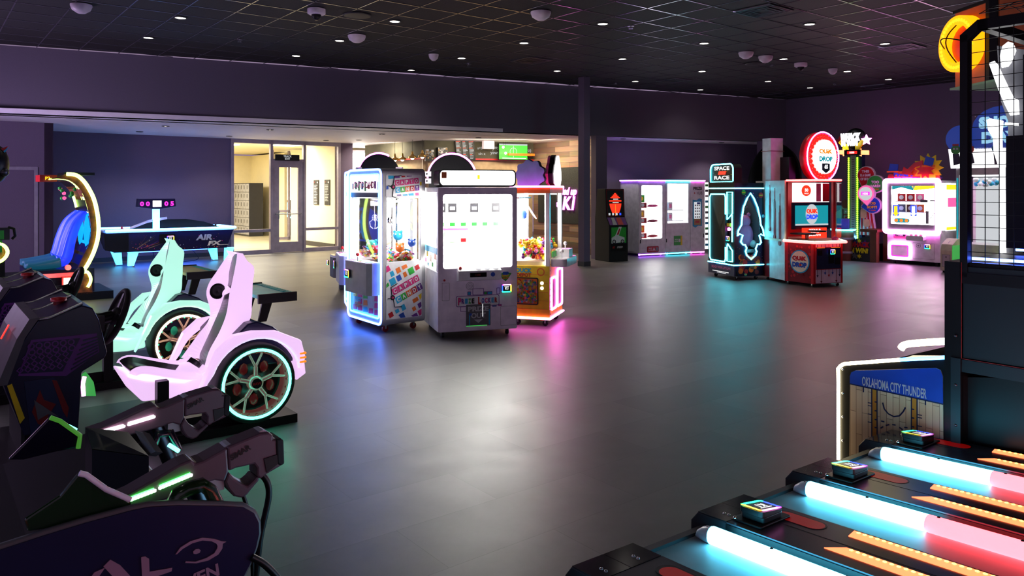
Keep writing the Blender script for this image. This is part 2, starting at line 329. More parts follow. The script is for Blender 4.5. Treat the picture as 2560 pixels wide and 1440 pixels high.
# suspended grid: cross tees every 0.61 m in both directions
b = MB(); g = .61; an = math.atan2(P.y, P.x); R2 = Matrix.Rotation(an, 4, 'Z'); anchor = Vector((2.30, 11.37 * 2.45 / 2.64 + .0))
ca, sa = anchor.dot(P), anchor.dot(Q)
nA = Vector((-A.y, A.x)); cA = colp.dot(nA); nB = Vector((.785, .62)); cB = corner.dot(nB)
def clip(o, d):                                         # the part of a line inside the ceiling outline
    lo, hi = -40., 40.
    for n_, c_ in ((nA, cA), (nB, cB), (Vector((0, -1)), 1.5), (Vector((-1, 0)), 15.), (Vector((1, 0)), 20.)):
        dn = d.dot(n_); rest = c_ - o.dot(n_)
        if abs(dn) < 1e-6: continue
        t = rest / dn
        if dn > 0: hi = min(hi, t)
        else: lo = max(lo, t)
    return lo, hi
for k in range(-45, 46):
    for d, n_, c0 in ((P, Q, sa), (Q, P, ca)):
        o = n_ * (c0 + k * g); lo, hi = clip(o, d)
        if hi - lo < .3: continue
        wd = .012 if d is P else .008; q0 = o + d * lo; q1 = o + d * hi; nn = n_ * wd
        b.prism([(q0 - nn)[:], (q1 - nn)[:], (q1 + nn)[:], (q0 + nn)[:]], ZC - .006, ZC + .004, 'M_tbar', 'z')
struct(b.build('ceiling_grid'))
# upper wall over the side areas (wall A), full height walls
wallseg('wall_back', A0, colp, ZR, ZC, 'M_wall_upper', .25)
wallseg('wall_back_upper_right', colp, corner, ZR, ZC, 'M_wall_upper', .25)
wallseg('wall_right', corner, corner - Q * 26, 0, ZC, 'M_wall', .15)
b = MB(); q = colp + Vector((0, -.9)); b.T = Matrix.Translation((q.x - .01, 16.45, 0)) @ Matrix.Rotation(math.atan2(P.y, P.x), 4, 'Z'); b.box(-.09, .09, -.09, .09, 0, ZC, 'M_wall'); b.box(-.1, .1, -.1, .1, 0, .1, 'M_base'); struct(b.build('column'))
# left bump-out with a flush door, then the wall behind the air hockey table
K = Vector((-8.92, 14.7)); wallseg('wall_left_bump', K - P * 12, K, 0, ZR, 'M_wall', .15); wallseg('wall_left_return', K, K + Q * 2.6, 0, ZR, 'M_wall', .15)
S0 = Vector((-10.14, 16.7)); S1 = Vector((-7.08, 19.11)); wallseg('wall_alcove', S0 - P * 3, S1, 0, ZR, 'M_wall', .15); wallseg('baseboard_alcove', S0, S1 - P * .01 , 0, .1, 'M_base', .02, -1)
wallseg('baseboard_bump', K - P * 8, K, 0, .1, 'M_base', .02, -1)
b = MB(); fd = Fr(K, P); x1, zt = fd.fr(85, 425); b.frame(rr(x1 - .98, x1 + .06, -.2, zt + .06, .01, 1), rr(x1 - .92, x1, -.2, zt, .01, 1), -.03, .0, 'M_alu'); b.prism(rr(x1 - .92, x1, .01, zt, .005, 1), -.012, .0, 'M_wall'); b.box(x1 - .9, x1 - .86, -.06, -.01, 1.0, 1.03, 'steel')
o = struct(b.build('door_1')); o.location = (K.x, K.y, 0); o.rotation_euler = (0, 0, fd.a)
# lower ceiling over the side areas (one slab), white
g1 = S1 + P * 3.5
b = MB(); b.prism([tuple(A0 - P * 1), tuple(colp + nA * .02), (2.0, 18.12), (2.2, 19.7), (1.2, 22.0), (-2, 25.0), tuple(g1 + Q * 2), tuple(S1 + P * .0 + Q * .1), tuple(S0 - P * 3 + Q * .2), tuple(K - P * 12)], ZR, ZR + .08, 'M_soffit', 'z'); struct(b.build('ceiling_lower'))
# recess to the right of the column
R0 = Vector((2.28, 18.16)); back0 = Vector((2.3, 19.75)); Pd = Vector((.93, .37)).normalized(); back1 = back0 + Pd * 5.2
wallseg('wall_pier', (2.0, 18.0), R0, 0, ZR, 'M_wall', .2); wallseg('baseboard_pier', (2.0, 18.0), R0, 0, .12, 'M_base', .02, -1)
wallseg('wall_recess_side', R0 + nA * .2, back0, 0, ZR, 'M_wall', .12); wallseg('wall_recess_back', back0, back1, 0, ZR, 'M_wall', .12)
e1 = Vector((6.6, 20.1)); wallseg('wall_recess_end', e1, back1, 0, ZR, 'M_wall', .12, -1); wallseg('wall_corner', e1, corner, 0, ZR, 'M_wall', .12)
b = MB(); b.prism([tuple(R0 + nA * .09), tuple(e1 + nA * .1), tuple(back1), tuple(back0)], ZR, ZR + .08, 'M_soffit', 'z'); struct(b.build('ceiling_recess'))
wallseg('baseboard_right', corner, corner - Q * 20, 0, .11, 'M_base', .02, -1)

# ---------------------------------------------------------------- glazed lobby wall
fg = Fr(S1, P)
def gx(px): return fg.fr(px, 500)[0]
zt = ZR
bm = MB(); T = .05
xs = [gx(580), gx(678), gx(760), gx(847)]
for x in xs: bm.box(x - .035, x + .035, -.05, .06, 0, zt, 'M_alu')
bm.box(xs[0], xs[3], -.05, .06, zt - .1, zt, 'M_alu'); bm.box(xs[0], xs[1], -.05, .06, 0, .1, 'M_alu'); bm.box(xs[2], xs[3], -.05, .06, 0, .1, 'M_alu')
for a_, c_ in ((xs[0], xs[1]), (xs[2], xs[3])): bm.box(a_, c_, -.04, .05, fg.fr(620, 578)[1] - .03, fg.fr(620, 578)[1] + .04, 'M_alu')
dz = fg.fr(700, 405)[1]; bm.box(xs[1], xs[2], -.05, .06, dz, dz + .08, 'M_alu'); b = bm
o = struct(b.build('window_1')); o.location = (S1.x, S1.y, 0); o.rotation_euler = (0, 0, fg.a)
b = MB()
for a_, c_, z0, z1 in ((xs[0], xs[1], .1, .95), (xs[0], xs[1], .95, zt - .1), (xs[2], xs[3], .1, .95), (xs[2], xs[3], .95, zt - .1), (xs[1], xs[2], dz + .08, zt - .1)): b.box(a_ + .03, c_ - .03, 0, .01, z0, z1, 'glass')
g_ = struct(b.build('window_1_glass', o))
b = MB(); x0, x1 = xs[1] + .04, xs[2] - .04; b.frame(rr(x0, x1, .01, dz, .01, 1), rr(x0 + .16, x1 - .13, .28, dz - .14, .01, 1), -.03, .03, 'M_alu'); b.box(x0 + .12, x0 + .14, -.11, -.09, .9, 1.1, 'steel')
b.tube([(x0 + .06, -.1, 1.02), (x1 - .08, -.1, 1.02)], .016, 'steel'); b.tube([(x0 + .06, -.1, 1.02), (x0 + .06, -.03, 1.02)], .014, 'steel'); b.tube([(x1 - .08, -.1, 1.02), (x1 - .08, -.03, 1.02)], .014, 'steel')
d = struct(b.build('door_2')); d.location = (S1.x, S1.y, 0); d.rotation_euler = (0, 0, fg.a)
b = MB(); b.box(x0 + .15, x1 - .12, 0, .01, .27, dz - .13, 'glass'); struct(b.build('door_2_glass', d))
b = MB(); sx, sz = fg.fr(718, 395, -.06); b.box(sx - .33, sx + .33, -.08, -.055, sz - .07, sz + .09, 'black'); b.text('TRACK', (sx, -.085, sz + .045), 'S_grey', h=.05); b.text('EXIT', (sx, -.085, sz - .02), 'S_grey', h=.05)
o = b.build('exit_sign'); o.location = (S1.x, S1.y, 0); o.rotation_euler = (0, 0, fg.a); tag(o, 'small black TRACK EXIT sign over the glass lobby door', 'sign')
# pier between lobby glass and bar
pe = S1 + P * xs[3]; wallseg('wall_lobby_pier', pe + P * .04, pe + P * .42, 0, ZR, 'M_wall', .25)
# lobby shell
LQ = Q; Lb = S1 + Q * 9.5
b = MB(); b.prism([tuple(S1 + Q * .06 - P * 3), tuple(pe + Q * .06), tuple(pe + Q * .3 + P * 3), tuple(pe + Q * 9.5 + P * 3), tuple(Lb - P * 3)], .001, .006, 'M_tile', 'z'); struct(b.build('floor_lobby'))
wallseg('wall_lobby_right', pe + Q * .25, pe + Q * 2.2, 0, ZR, 'M_cream', .1, -1)
wallseg('baseboard_lobby', pe + Q * .25, pe + Q * 2.2, .006, .14, 'M_base', .02)
wallseg('wall_lobby_inner', pe + Q * 6.2 + P * .9, pe + Q * 9.5 + P * .9, 0, ZR, 'M_cream', .1, -1); wallseg('wall_lobby_far', pe + Q * 4.6 + P * 3.2, pe + Q * 9.5 + P * 3.2, 0, ZR, 'M_wall', .1, -1)
wallseg('wall_lobby_back', Lb - P * 3, pe + Q * 9.5 + P * 5, 0, ZR, 'M_cream', .1); wallseg('wall_lobby_left', S1 - P * 3 + Q * .1, Lb - P * 3, 0, ZR, 'M_cream', .1)
b = MB(); b.prism([tuple(S1 + Q * .1 - P * 3), tuple(pe + Q * .1), tuple(pe + Q * 1.2 + P * 3), tuple(pe + Q * 9.5 + P * 5), tuple(Lb - P * 3)], ZR + .05, ZR + .1, 'M_cream', 'z'); struct(b.build('ceiling_lobby'))
fl = Fr(S1, P)
for k, (x, y) in enumerate(((-.6, 3.2), (.9, 3.6), (1.2, 6.8), (-.9, 6.5), (2.4, 2.2))):
    b = MB(); b.box(x - .3, x + .3, y - .6, y + .6, ZR + .02, ZR + .048, 'L_lobby' if 'L_lobby' in MATS else em('L_lobby', '#fff0c8', E['lobby']).name)
    o = b.build('ceiling_light'); o.location = (S1.x, S1.y, 0); o.rotation_euler = (0, 0, fl.a); tag(o, 'bright rectangular ceiling panel in the lobby, ' + ('nearest left pane', 'behind door transom', 'farthest behind door', 'farthest at left', 'by the cream right wall')[k], 'ceiling light')
# lockers
lk = G(623, 592); flk = Fr(lk + Q * 1.8, -Q); t = thing('locker_bank', 'grey bank of small lockers standing behind the left lobby glass', 'lockers', flk)
wl = 1.8; hl = 1.9; b = MB(); b.box(0, wl, 0, .5, 0, hl, 'charcoal'); b.build('body', t)
for i in range(6):
    for j in range(6):
        x = i * wl / 6; z = .06 + j * (hl - .08) / 6; b = MB(); b.box(x + .008, x + wl / 6 - .008, -.015, 0, z + .008, z + (hl - .08) / 6 - .008, 'grey'); b.box(x + .1, x + .15, -.018, -.015, z + .1, z + .24, 'black'); b.build('door', t)
# posters
fpp = Fr(pe + Q * 4.6, -Q)
for k, (px, n_) in enumerate(((790, 'left'), (817.5, 'right'))):
    x, z = fpp.fr(px, 481, -.02); b = MB(); b.box(x - .17, x + .17, -.02, -.002, z - .36, z + .36, 'charcoal')
    for r_ in range(11 if k else 13): b.box(x - .13, x - .13 + .24 * (.6 + .4 * random.Random(r_ + k * 9).random()), -.023, -.02, z + .2 - r_ * .045, z + .222 - r_ * .045, 'light_grey')
    b.box(x - .13, x - .09, -.023, -.02, z + .29, z + .31, 'red'); b.box(x + .06, x + .13, -.023, -.02, z + .27, z + .31, 'white')
    o = b.build('poster'); o.location = (fpp.o.x, fpp.o.y, 0); o.rotation_euler = (0, 0, fpp.a); tag(o, f'tall black text notice on the cream lobby wall, {n_} one of the pair', 'poster', 'notices on the lobby wall')
# inner glazed partition seen through the door
fi = Fr(S1 + Q * 4.8, P); b = MB(); a0 = fi.fr(690, 500)[0]
for x in (a0 - .1, a0 + .45, a0 + 1.0, a0 + 1.55, a0 + 2.1): b.box(x - .03, x + .03, 0, .08, 0, ZR, 'M_alu')
for z in (.06, .95): b.box(a0 - .1, a0 + 2.1, 0, .08, z - .04, z + .04, 'M_alu')
o = struct(b.build('window_2')); o.location = (fi.o.x, fi.o.y, 0); o.rotation_euler = (0, 0, fi.a)
b = MB(); b.box(a0 - .1, a0 + 2.1, .03, .04, .1, ZR, 'glass'); struct(b.build('window_2_glass', o))
b = MB(); xl, xr_ = fi.fr(702, 450, 2.2)[0], fi.fr(735, 450, 2.2)[0]; b.box(xl, xr_, 2.2, 2.25, 1.3, 2.5, 'L_lobby'); b.box(xl - .05, xr_ + .05, 2.25, 2.3, 0.0, 2.55, 'black'); o = b.build('lit_window'); o.location = (fi.o.x, fi.o.y, 0); o.rotation_euler = (0, 0, fi.a); tag(o, 'glowing white panel seen through the lobby door', 'light panel')
b = MB(); x = fi.fr(716, 530, 2.15)[0]; b.tube([(x - .1, 2.15, .65), (x - .15, 2.15, .8), (x - .05, 2.15, 1.1), (x + .02, 2.15, 1.2), (x + .02, 2.15, .7), (x + .15, 2.15, .66), (x + .5, 2.15, .66)], .02, 'L_cyan'); o = b.build('neon_line'); o.location = (fi.o.x, fi.o.y, 0); o.rotation_euler = (0, 0, fi.a); tag(o, 'cyan neon squiggle reflected low in the lobby door', 'neon light')  # door reflection built as a glowing tube behind the glass

mat('M_far', '#3c3a40', rough=.6); b = MB(); b.box(fi.fr(676, 450, 2.35)[0], fi.fr(790, 450, 2.35)[0], 2.35, 2.45, 0, ZR, 'M_far'); o = struct(b.build('wall_lobby_beyond')); o.location = (fi.o.x, fi.o.y, 0); o.rotation_euler = (0, 0, fi.a)  # dark wall added behind the glazing so the view beyond stays dim
# ---------------------------------------------------------------- bar area
cb_ = Vector((-2.3, 19.8)); c1 = Vector((-4.3, 22.1)); c2 = Vector((.62, 21.0))
for nm, p0, p1 in (('left', c1, cb_), ('right', cb_, c2)):
    wallseg('wall_bar_upper_' + nm, p0, p1, 2.5, ZR, 'M_chalk', .1); wallseg('trim_bar_' + nm, p0 - Vector((0, .02)), p1 - Vector((0, .02)), 2.46, 2.5, 'red', .1); d_ = (p1 - p0).normalized(); n_ = Vector((-d_.y, d_.x)) * .12
    wallseg('wall_bar_lower_' + nm, p0 + n_, p1 + n_, 0, 2.46, 'M_bartile', .1)
wallseg('wall_bar_far', (-7.2, 24.6), (-3.6, 24.4), 0, ZR, 'M_cream', .1)
b = MB(); b.box(-6.0, -4.2, 23.6, 23.65, 1.2, 2.8, 'L_white'); b.box(-6.1, -4.1, 23.65, 23.7, 1.1, 2.9, 'M_alu'); o = b.build('lit_window'); tag(o, 'overexposed bright window beside the bar, right of the lobby pier', 'window')
fw = Fr((.61, 21.0), -Q); wallseg('wall_wood', fw.o, fw.o - Q * 2.6, 0, ZR, 'black', .1)
b = MB(); b.box(0, 2.55, -.02, 0, 0, ZR, 'M_planks'); o = struct(b.build('wall_wood_planks')); o.location = (fw.o.x, fw.o.y, 0); o.rotation_euler = (0, 0, fw.a)
b = MB(); xa, z1 = fw.fr(1346, 421, -.04); xb, z0 = fw.fr(1452, 560, -.04); b.box(xa, xb, -.05, -.02, z0, z1, 'M_moss'); o = b.build('moss_panel'); o.location = (fw.o.x, fw.o.y, 0); o.rotation_euler = (0, 0, fw.a); tag(o, 'black textured panel on the reclaimed wood wall', 'panel')
b = MB(); em('L_sign', '#ff40e8', 5.)
x, z = fw.fr(1421, 481, -.08); b.text('ded up', (x, -.08, z), 'L_sign', w=.62, h=.27, bold=.03, shear=.25)
x, z = fw.fr(1422, 508, -.08); b.text('K1', (x, -.08, z), 'L_sign', w=.42, h=.36, bold=.035, shear=.2); x, z = fw.fr(1398, 508, -.08); b.text('at', (x, -.08, z - .02), 'L_sign', h=.16, bold=.03)
o = b.build('neon_sign', solid=.02); o.location = (fw.o.x, fw.o.y, 0); o.rotation_euler = (0, 0, fw.a); tag(o, 'pink neon K1 lettering on the black panel of the wood wall', 'sign')
# pendants over the bar
pl = None
for k, (px, py) in enumerate(((987, 399), (1006, 398), (1031, 394), (1056, 391))):
    Y = 19.5 if k > 1 else 20.2; x = (px - CX) / F * Y; z = H + (HY - py) / F * Y
    if pl is None:
        pl = thing('pendant_lamp', '', 'pendant lamp', loc=(x, Y, z), group='pendant lamps over the bar')
        b = MB(); b.lathe([(.02, .16), (.03, .1), (.04, .06), (.1, .03), (.11, -.02), (.1, -.02), (.03, .05)], (0, 0, 0), 'brass'); b.build('lamp_shade', pl)
        b = MB(); b.ball((0, 0, -.01), .05, em('L_bulb', '#ffe2b0', 8.).name, 10); b.build('bulb', pl); b = MB(); b.cyl((0, 0, .15), (0, 0, .62), .005, 'black', 6); b.build('cord', pl); q = pl
    else: q = dup(pl, (x, Y, z))
    q['label'] = f'brass dome pendant lamp over the bar, {ORD[k]} from the left of four'
# wall-mounted tv, menu boards, pictures, shelf
def onbar(px, py, off=.05): f_ = Fr(cb_, c2 - cb_); return f_, f_.fr(px, py, -off)
fb = Fr(cb_, c2 - cb_)
def place(o, f_): o.location = (f_.o.x, f_.o.y, 0); o.rotation_euler = (0, 0, f_.a); return o
x0, z1 = fb.fr(1247, 358, -.2); x1, z0 = fb.fr(1319, 400, -.2)
t = place(thing('television', 'wall television showing a green football pitch above the bar', 'television'), fb)
b = MB(); b.box(x0, x1, -.2, -.12, z0, z1, 'black'); b.box((x0 + x1) / 2 - .03, (x0 + x1) / 2 + .03, -.12, 0, (z0 + z1) / 2, z1 - .05, 'black'); b.build('body', t)
b = MB(); b.box(x0 + .01, x1 - .01, -.205, -.2, z0 + .01, z1 - .01, 'S_green'); b.box(x0 + .01, x1 - .01, -.208, -.205, z1 - .05, z1 - .01, 'S_grey'); b.box(x0 + .1, x1 - .05, -.208, -.205, z0 + .03, z0 + .05, 'S_white'); b.tube([(p[0], -.207, p[1]) for p in circ((x0 + x1) / 2, (z0 + z1) / 2, .1)], .004, 'S_white', 4, True); b.box((x0 + x1) / 2 - .004, (x0 + x1) / 2 + .004, -.208, -.205, z0 + .06, z1 - .06, 'S_white'); b.build('screen', t)
for k, px in enumerate((1148, 1164, 1180)):
    x, z = fb.fr(px, 378, -.15); z = 2.72; b = MB(); b.T = Matrix.Translation((x, -.12, z)) @ Matrix.Rotation(math.radians(-5), 4, 'Y'); b.box(-.085, .085, -.015, .015, -.28, .25, 'black')
    for r_ in range(14): b.box(-.07, -.07 + .13 * (.5 + .5 * random.Random(r_ * 3 + k).random()), -.018, -.015, .21 - r_ * .034, .222 - r_ * .034, 'S_red' if r_ % 5 == 0 else 'S_grey')
    tag(place(b.build('menu_board'), fb), ('leftmost', 'middle', 'rightmost')[k] + ' of three narrow black menu boards above the bar', 'menu board', 'menu boards above the bar')
for k, (pa, pb, ya, yb) in enumerate(((1064, 1085, 373, 403), (1095, 1120, 368, 400))):
    x0, z1 = fb.fr(pa, ya, -.1); x1, z0 = fb.fr(pb, yb, -.1); b = MB(); b.box(x0, x1, -.1, -.0, z0, z1, 'charcoal'); rn = random.Random(k)
    for _ in range(26):
        u, v = rn.uniform(x0, x1 - .05), rn.uniform(z0, z1 - .05); b.box(u, min(x1, u + rn.uniform(.02, .08)), -.103, -.1, v, min(z1, v + rn.uniform(.02, .06)), rn.choice(['tan', 'grey', 'charcoal', 'light_grey']))
    tag(place(b.build('picture'), fb), ('left', 'right')[k] + ' speckled brown picture hanging left of the menu boards', 'picture')
x0, z1 = fb.fr(1205, 357, -.3); x1, z0 = fb.fr(1231, 373, -.3); b = MB(); b.box(x0, x1, -.45, -.3, z0, ZR, 'lav'); tag(place(b.build('ceiling_box'), fb), 'small pale purple box hung under the lower ceiling by the television', 'box')
x0, z1 = fb.fr(1272, 383, -.3); x1, z0 = fb.fr(1336, 390, -.3); b = MB(); b.box(x0, x1, -.32, 0, z0, z1, 'orange'); tag(place(b.build('wall_shelf'), fb), 'thin orange wood shelf crossing in front of the television', 'shelf')
for k, (px, py) in enumerate(((1325, 404), (1264, 383), (1258, 368))):
    x, z = fb.fr(px, py, -.35); b = MB(); b.ball((x, -.35, z), .035, 'L_bulb', 10); b.cyl((x, -.35, z + .03), (x, -.35, ZR), .003, 'black', 5); tag(place(b.build('hanging_bulb'), fb), ('bare bulb right of the television', 'lower bare bulb in front of the television', 'upper bare bulb in front of the television')[k], 'light bulb')
b = MB(); fx = Fr(cb_, c2 - cb_)
for (px, py, s_, h_) in ((1240, 372, 'y=x', .1), (1235, 384, 'yaw', .09), (1320, 377, '(yz)', .12), (1205, 384, 'sin x', .07), (1200, 370, 'a+b', .07)):
    x, z = fx.fr(px, py, -.01); b.text(s_, (x, -.012, z), 'S_grey', h=h_, bold=0)
struct(place(b.build('trim_chalk_writing'), fx))
# ================================================================ CEILING FITTINGS
def up(px, py, z): t = (z - H) / ((HY - py) / F); return Vector(((px - CX) / F * t, t, z))
dl = [(451, 44), (371, 94), (987, 53), (849, 101), (740, 139), (1154, 145), (1028, 175), (1310, 107), (1507, 59), (1393, 177), (1556, 147), (1588, 203), (1760, 108), (1755, 178), (1751, 224), (2024, 60), (1959, 147), (2212, 109), (1920, 203), (2118, 178), (2221, 198), (2025, 219)]
def downlight(p, label, group, r=.075):
    t = thing('downlight', label, 'downlight', loc=p, group=group); b = MB(); b.lathe([(r * 1.25, .0), (r * 1.25, -.008), (r, -.012), (r * .95, .0)], (0, 0, 0), 'charcoal', 20); b.build('trim_ring', t)
    b = MB(); b.lathe([(r * .95, -.004), (.001, -.006)], (0, 0, 0), 'L_down', 20); b.build('lens', t); return t
d0 = None
for k, (px, py) in enumerate(sorted(dl)):
    p = up(px, py, ZC - .006); lb = f'lit round downlight in the black ceiling, {ORD[k]} from the left'
    d0 = downlight(p, lb, 'downlights in the black ceiling') if d0 is None else dup(d0, p, None, lb); 
sdl = [(414, 315), (349, 329), (675, 324), (573, 340), (955, 335), (897, 350), (1196, 344), (815, 351), (1558, 347), (1804, 356)]; d1 = None
for k, (px, py) in enumerate(sorted(sdl)):
    p = up(px, py, ZR - .001); lb = f'small downlight in the low pale ceiling, {ORD[k]} from the left'
    d1 = downlight(p, lb, 'downlights in the low ceiling', .06) if d1 is None else dup(d1, p, None, lb)
dm = [(203, 12, .13, 0), (791, 23, .12, 1), (892, 89, .14, 0), (1084, 136, .09, 0), (1352, 30, .14, 0), (1865, 131, .13, 0), (1914, 141, .13, 0), (2002, 158, .12, 1), (2082, 172, .09, 0)]
mat('M_dome', '#d8ccd8', rough=.4)
for k, (px, py, r, cylk) in enumerate(dm):
    p = up(px, py, ZC - .01); b = MB()
    if cylk: b.lathe([(r, 0), (r, -.06), (r * .8, -.075), (.001, -.075)], (0, 0, 0), 'M_dome'); b.ball((0, 0, -.085), r * .55, 'black', 12); b.cyl((0, 0, -.07), (0, 0, -.15), .02, 'dark_steel', 8)
    else: b.lathe([(r, 0), (r, -.02), (r * .85, -.07), (r * .4, -.11), (.001, -.12)], (0, 0, 0), 'M_dome')
    tag(b.build('ceiling_camera' if cylk else 'smoke_detector', loc=p), (f'white ceiling dome, {ORD[[203, 892, 1084, 1352, 1865, 1914, 2082].index(px)]} from the left of seven' if not cylk else ('left' if px < 1000 else 'right') + ' white drum camera with black lens under the ceiling'), 'ceiling dome' if not cylk else 'security camera')
for k, (px, py) in enumerate(((893, 38), (1888, 159))):
    p = up(px, py, ZC - .01); b = MB(); b.lathe([(.19, 0), (.19, -.01), (.17, -.014), (.001, -.014)], (0, 0, 0), 'charcoal', 28); tag(b.build('ceiling_speaker', loc=p), ('left', 'right')[k] + ' dark round speaker grille flush in the black ceiling', 'speaker')
for k, (px, py) in enumerate(((599, 105), (1172, 165), (1540, 212), (1577, 72), (1930, 167), (2087, 213))):
    p = up(px, py, ZC - .05); b = MB(); b.cyl((0, 0, .05), (0, 0, 0), .012, 'steel', 8); b.lathe([(.035, 0), (.03, .006)], (0, 0, 0), 'steel', 10); b.lathe([(.05, .045), (.05, .035)], (0, 0, 0), 'steel', 14)
    b.tube([(-.025, 0, .03), (-.02, 0, 0)], .004, 'steel', 5); b.tube([(.025, 0, .03), (.02, 0, 0)], .004, 'steel', 5); tag(b.build('sprinkler_head', loc=p), f'tiny metal sprinkler head under the black ceiling, {ORD[k]} from the left', 'sprinkler')
def diffuser(px, py, label, lit=None):
    p = up(px, py, ZC - .01); t = thing('air_diffuser', label, 'air vent', loc=p, rot=math.atan2(P.y, P.x), group='square air vents in the black ceiling'); h = .29
    b = MB(); b.frame(rr(-h, h, -h, h, .01, 1), rr(-h + .03, h - .03, -h + .03, h - .03, .01, 1), -.012, .004, 'steel', 'z'); b.build('frame', t)
    b = MB()
    for i, q in enumerate((.24, .18, .12)): b.frame(rr(-q, q, -q, q, .005, 1), rr(-q + .03, q - .03, -q + .03, q - .03, .005, 1), -.01 - .004 * i, -.004 - .004 * i, 'dark_steel', 'z')
    b.box(-h + .02, h - .02, -h + .02, h - .02, .0, .004, 'black'); b.build('louvre', t); return t
for px, py, l in ((1328, 151, 'square black air vent in the ceiling left of the column'), (1685, 201, 'square black air vent in the ceiling just right of the column'), (1908, 27, 'square mirror-edged air vent nearest the camera, with a yellow reflection'), (2255, 119, 'square black air vent in the ceiling left of the basketball ring'), (2195, 216, 'dim square air vent near the right wall'), (1945, 237, 'dim square air vent near the far ceiling corner')): diffuser(px, py, l)
# ================================================================ CENTRE ISLAND
def put(o, f_): o.location = (f_.o.x, f_.o.y, 0); o.rotation_euler = (0, 0, f_.a); return o
# ---- white key-locker prize machine
f = Fr(G(1095, 848), (.953, .30)); zb, zt = .07, f.fr(1095, 468)[1]; W = f.fr(1293, 700)[0]; D = .86
t = thing('prize_vending_machine', 'tall white PRIZE LOCKER machine with a glowing square window, front of the centre island', 'arcade machine', f)
wx0, wz1 = f.fr(1108, 486); wx1, wz0 = f.fr(1281, 667); a = .03
b = MB(); b.frame(rr(0, W, zb, zt, .02), rr(wx0, wx1, wz0, wz1, .03), 0, .03, 'lav')          # front skin, window cut out; lavender room light tinted into its white
b.box(0, W, .03, D, zb, wz0 - .04, 'white'); b.box(0, W, .03, D, wz1 + .02, zt, 'white'); b.box(0, W, D - .03, D, zb, zt, 'white'); b.box(W - .03, W, .03, D, zb, zt, 'white')
for y0_, y1_ in ((.03, .1), (D - .1, D - .03)): b.box(0, .03, y0_, y1_, wz0 - .04, wz1 + .02, 'white')
b.build('cabinet', t, bevel=.006)
b = MB(); b.box(.005, .012, .1, D - .1, wz0 - .03, wz1, 'glass'); b.build('side_glass', t)
b = MB(); b.prism(rr(wx0, wx1, wz0, wz1, .03), .012, .018, 'glass'); b.build('front_glass', t)
b = MB(); b.box(.05, W - .05, D - .06, D - .05, wz0, wz1, 'L_white'); b.box(.04, W - .04, .05, D - .05, wz1 - .02, wz1 - .005, 'L_white'); b.box(wx1 + .005, wx1 + .02, .06, D - .06, wz0, wz1 - .03, 'L_white'); b.build('light_panel', t)
mt = f.fr(1200, 424, .05)[1]; mx0 = f.fr(1097, 440)[0]; mx1 = f.fr(1291, 440)[0]
b = MB(); b.prism(rr(mx0, mx1, zt + .005, mt, .05), .01, .30, 'black'); m_ = b.build('marquee', t, bevel=.004)
b = MB(); b.prism(rr(mx0 + .02, mx1 - .02, zt + .025, mt - .015, .04), .0, .012, 'L_marquee'); b.box(mx0 + .03, mx0 + .09, -.004, 0, mt - .1, mt - .03, 'orange'); b.box((mx0 + mx1) / 2 - .01, (mx0 + mx1) / 2 + .02, -.004, 0, zt + .09, zt + .14, 'S_yellow'); b.build('light_box', m_)
# shelves and prizes
mat('pale_green', '#b8e4bc', rough=.5)
rn = random.Random(4); pal = ['green', 'white', 'red', 'yellow', 'cyan', 'grey', 'orange']
sh = [wz0 + .05 + i * (wz1 - wz0 - .08) / 4 for i in range(4)]
for i, z in enumerate(sh):
    b = MB(); b.box(.06, W - .06, .42, D - .07, z - .015, z, 'glass'); b.box(.06, W * (.55 if i == 2 else 1) - .06, .41, .425, z - .02, z + .005, 'pink' if i == 2 else 'light_grey'); b.build('shelf', t)
names = ['earbud case', 'gift card', 'figurine box', 'speaker box']
for i, z in enumerate(sh[:4]):
    for j in range(6):
        x = .13 + j * (W - .26) / 5; c = ('light_grey', 'cream', 'green', 'light_grey')[i] if j < 4 or i == 2 else 'white'; c = 'red' if (i, j) == (1, 2) else c; b = MB(); h_ = .13; b.box(x - .05, x + .05, .43, .49, z + .001, z + h_, ('white', 'pale_green', 'lav', 'charcoal' if j in (0, 1, 3, 5) else 'white')[i]); b.box(x - .03, x + .03, .427, .43, z + .03, z + h_ - .06, c); b.box(x - .05, x + .05, .426, .43, z + h_ - .02, z + h_ + .015, 'pale_green' if i in (1, 2) and j < 4 else 'white')
        tag(put(b.build('prize_box'), f), f'small {c} labelled box, {ORD[j]} from left on the {("bottom", "second", "third", "top")[i]} shelf of PRIZE LOCKER', 'prize box', 'prize boxes in the white prize machine')
# control shelf
cx0, cz1 = f.fr(1146, 676, -.09); cx1, cz0 = f.fr(1253, 697, -.09)
b = MB(); b.prism([(-.10, cz0 + .0), (-.10, cz1 - .01), (0, cz1 + .04), (0, cz0 - .02)], cx0, cx1, 'white', 'x'); b.box(cx0 + .13, cx0 + .32, -.103, -.1, cz0 + .03, cz1 - .03, 'screen_off'); b.text('12:00', (cx0 + .22, -.105, (cz0 + cz1) / 2), 'deepred', h=.022); b.prism(circ(cx1 - .1, (cz0 + cz1) / 2, .025), -.104, -.1, 'blue')
c_ = b.build('control_shelf', t, bevel=.004)
for k in range(3): b = MB(); b.lathe([(.035, 0), (.035, .012), (.03, .018), (.001, .02)], (cx0 + .24 + k * .1, -.05, cz1 + .012), 'S_white'); b.build('button', c_)
b = MB(); b.ball((cx0 + .03, -.06, cz1 + .02), .018, 'red'); b.build('joystick', c_)
x, z = f.fr(1265, 720, -.0); reader(t, (x, -.005, z), .058)
b = MB(); x, z = f.fr(1111, 701); b.prism(circ(x, z, .012), -.004, 0, 'red'); x, z = f.fr(1175, 715)
for r_ in (.045, .03, .015): b.frame(circ(x, z, r_), circ(x, z, r_ - .004), -.002, 0, 'grey')
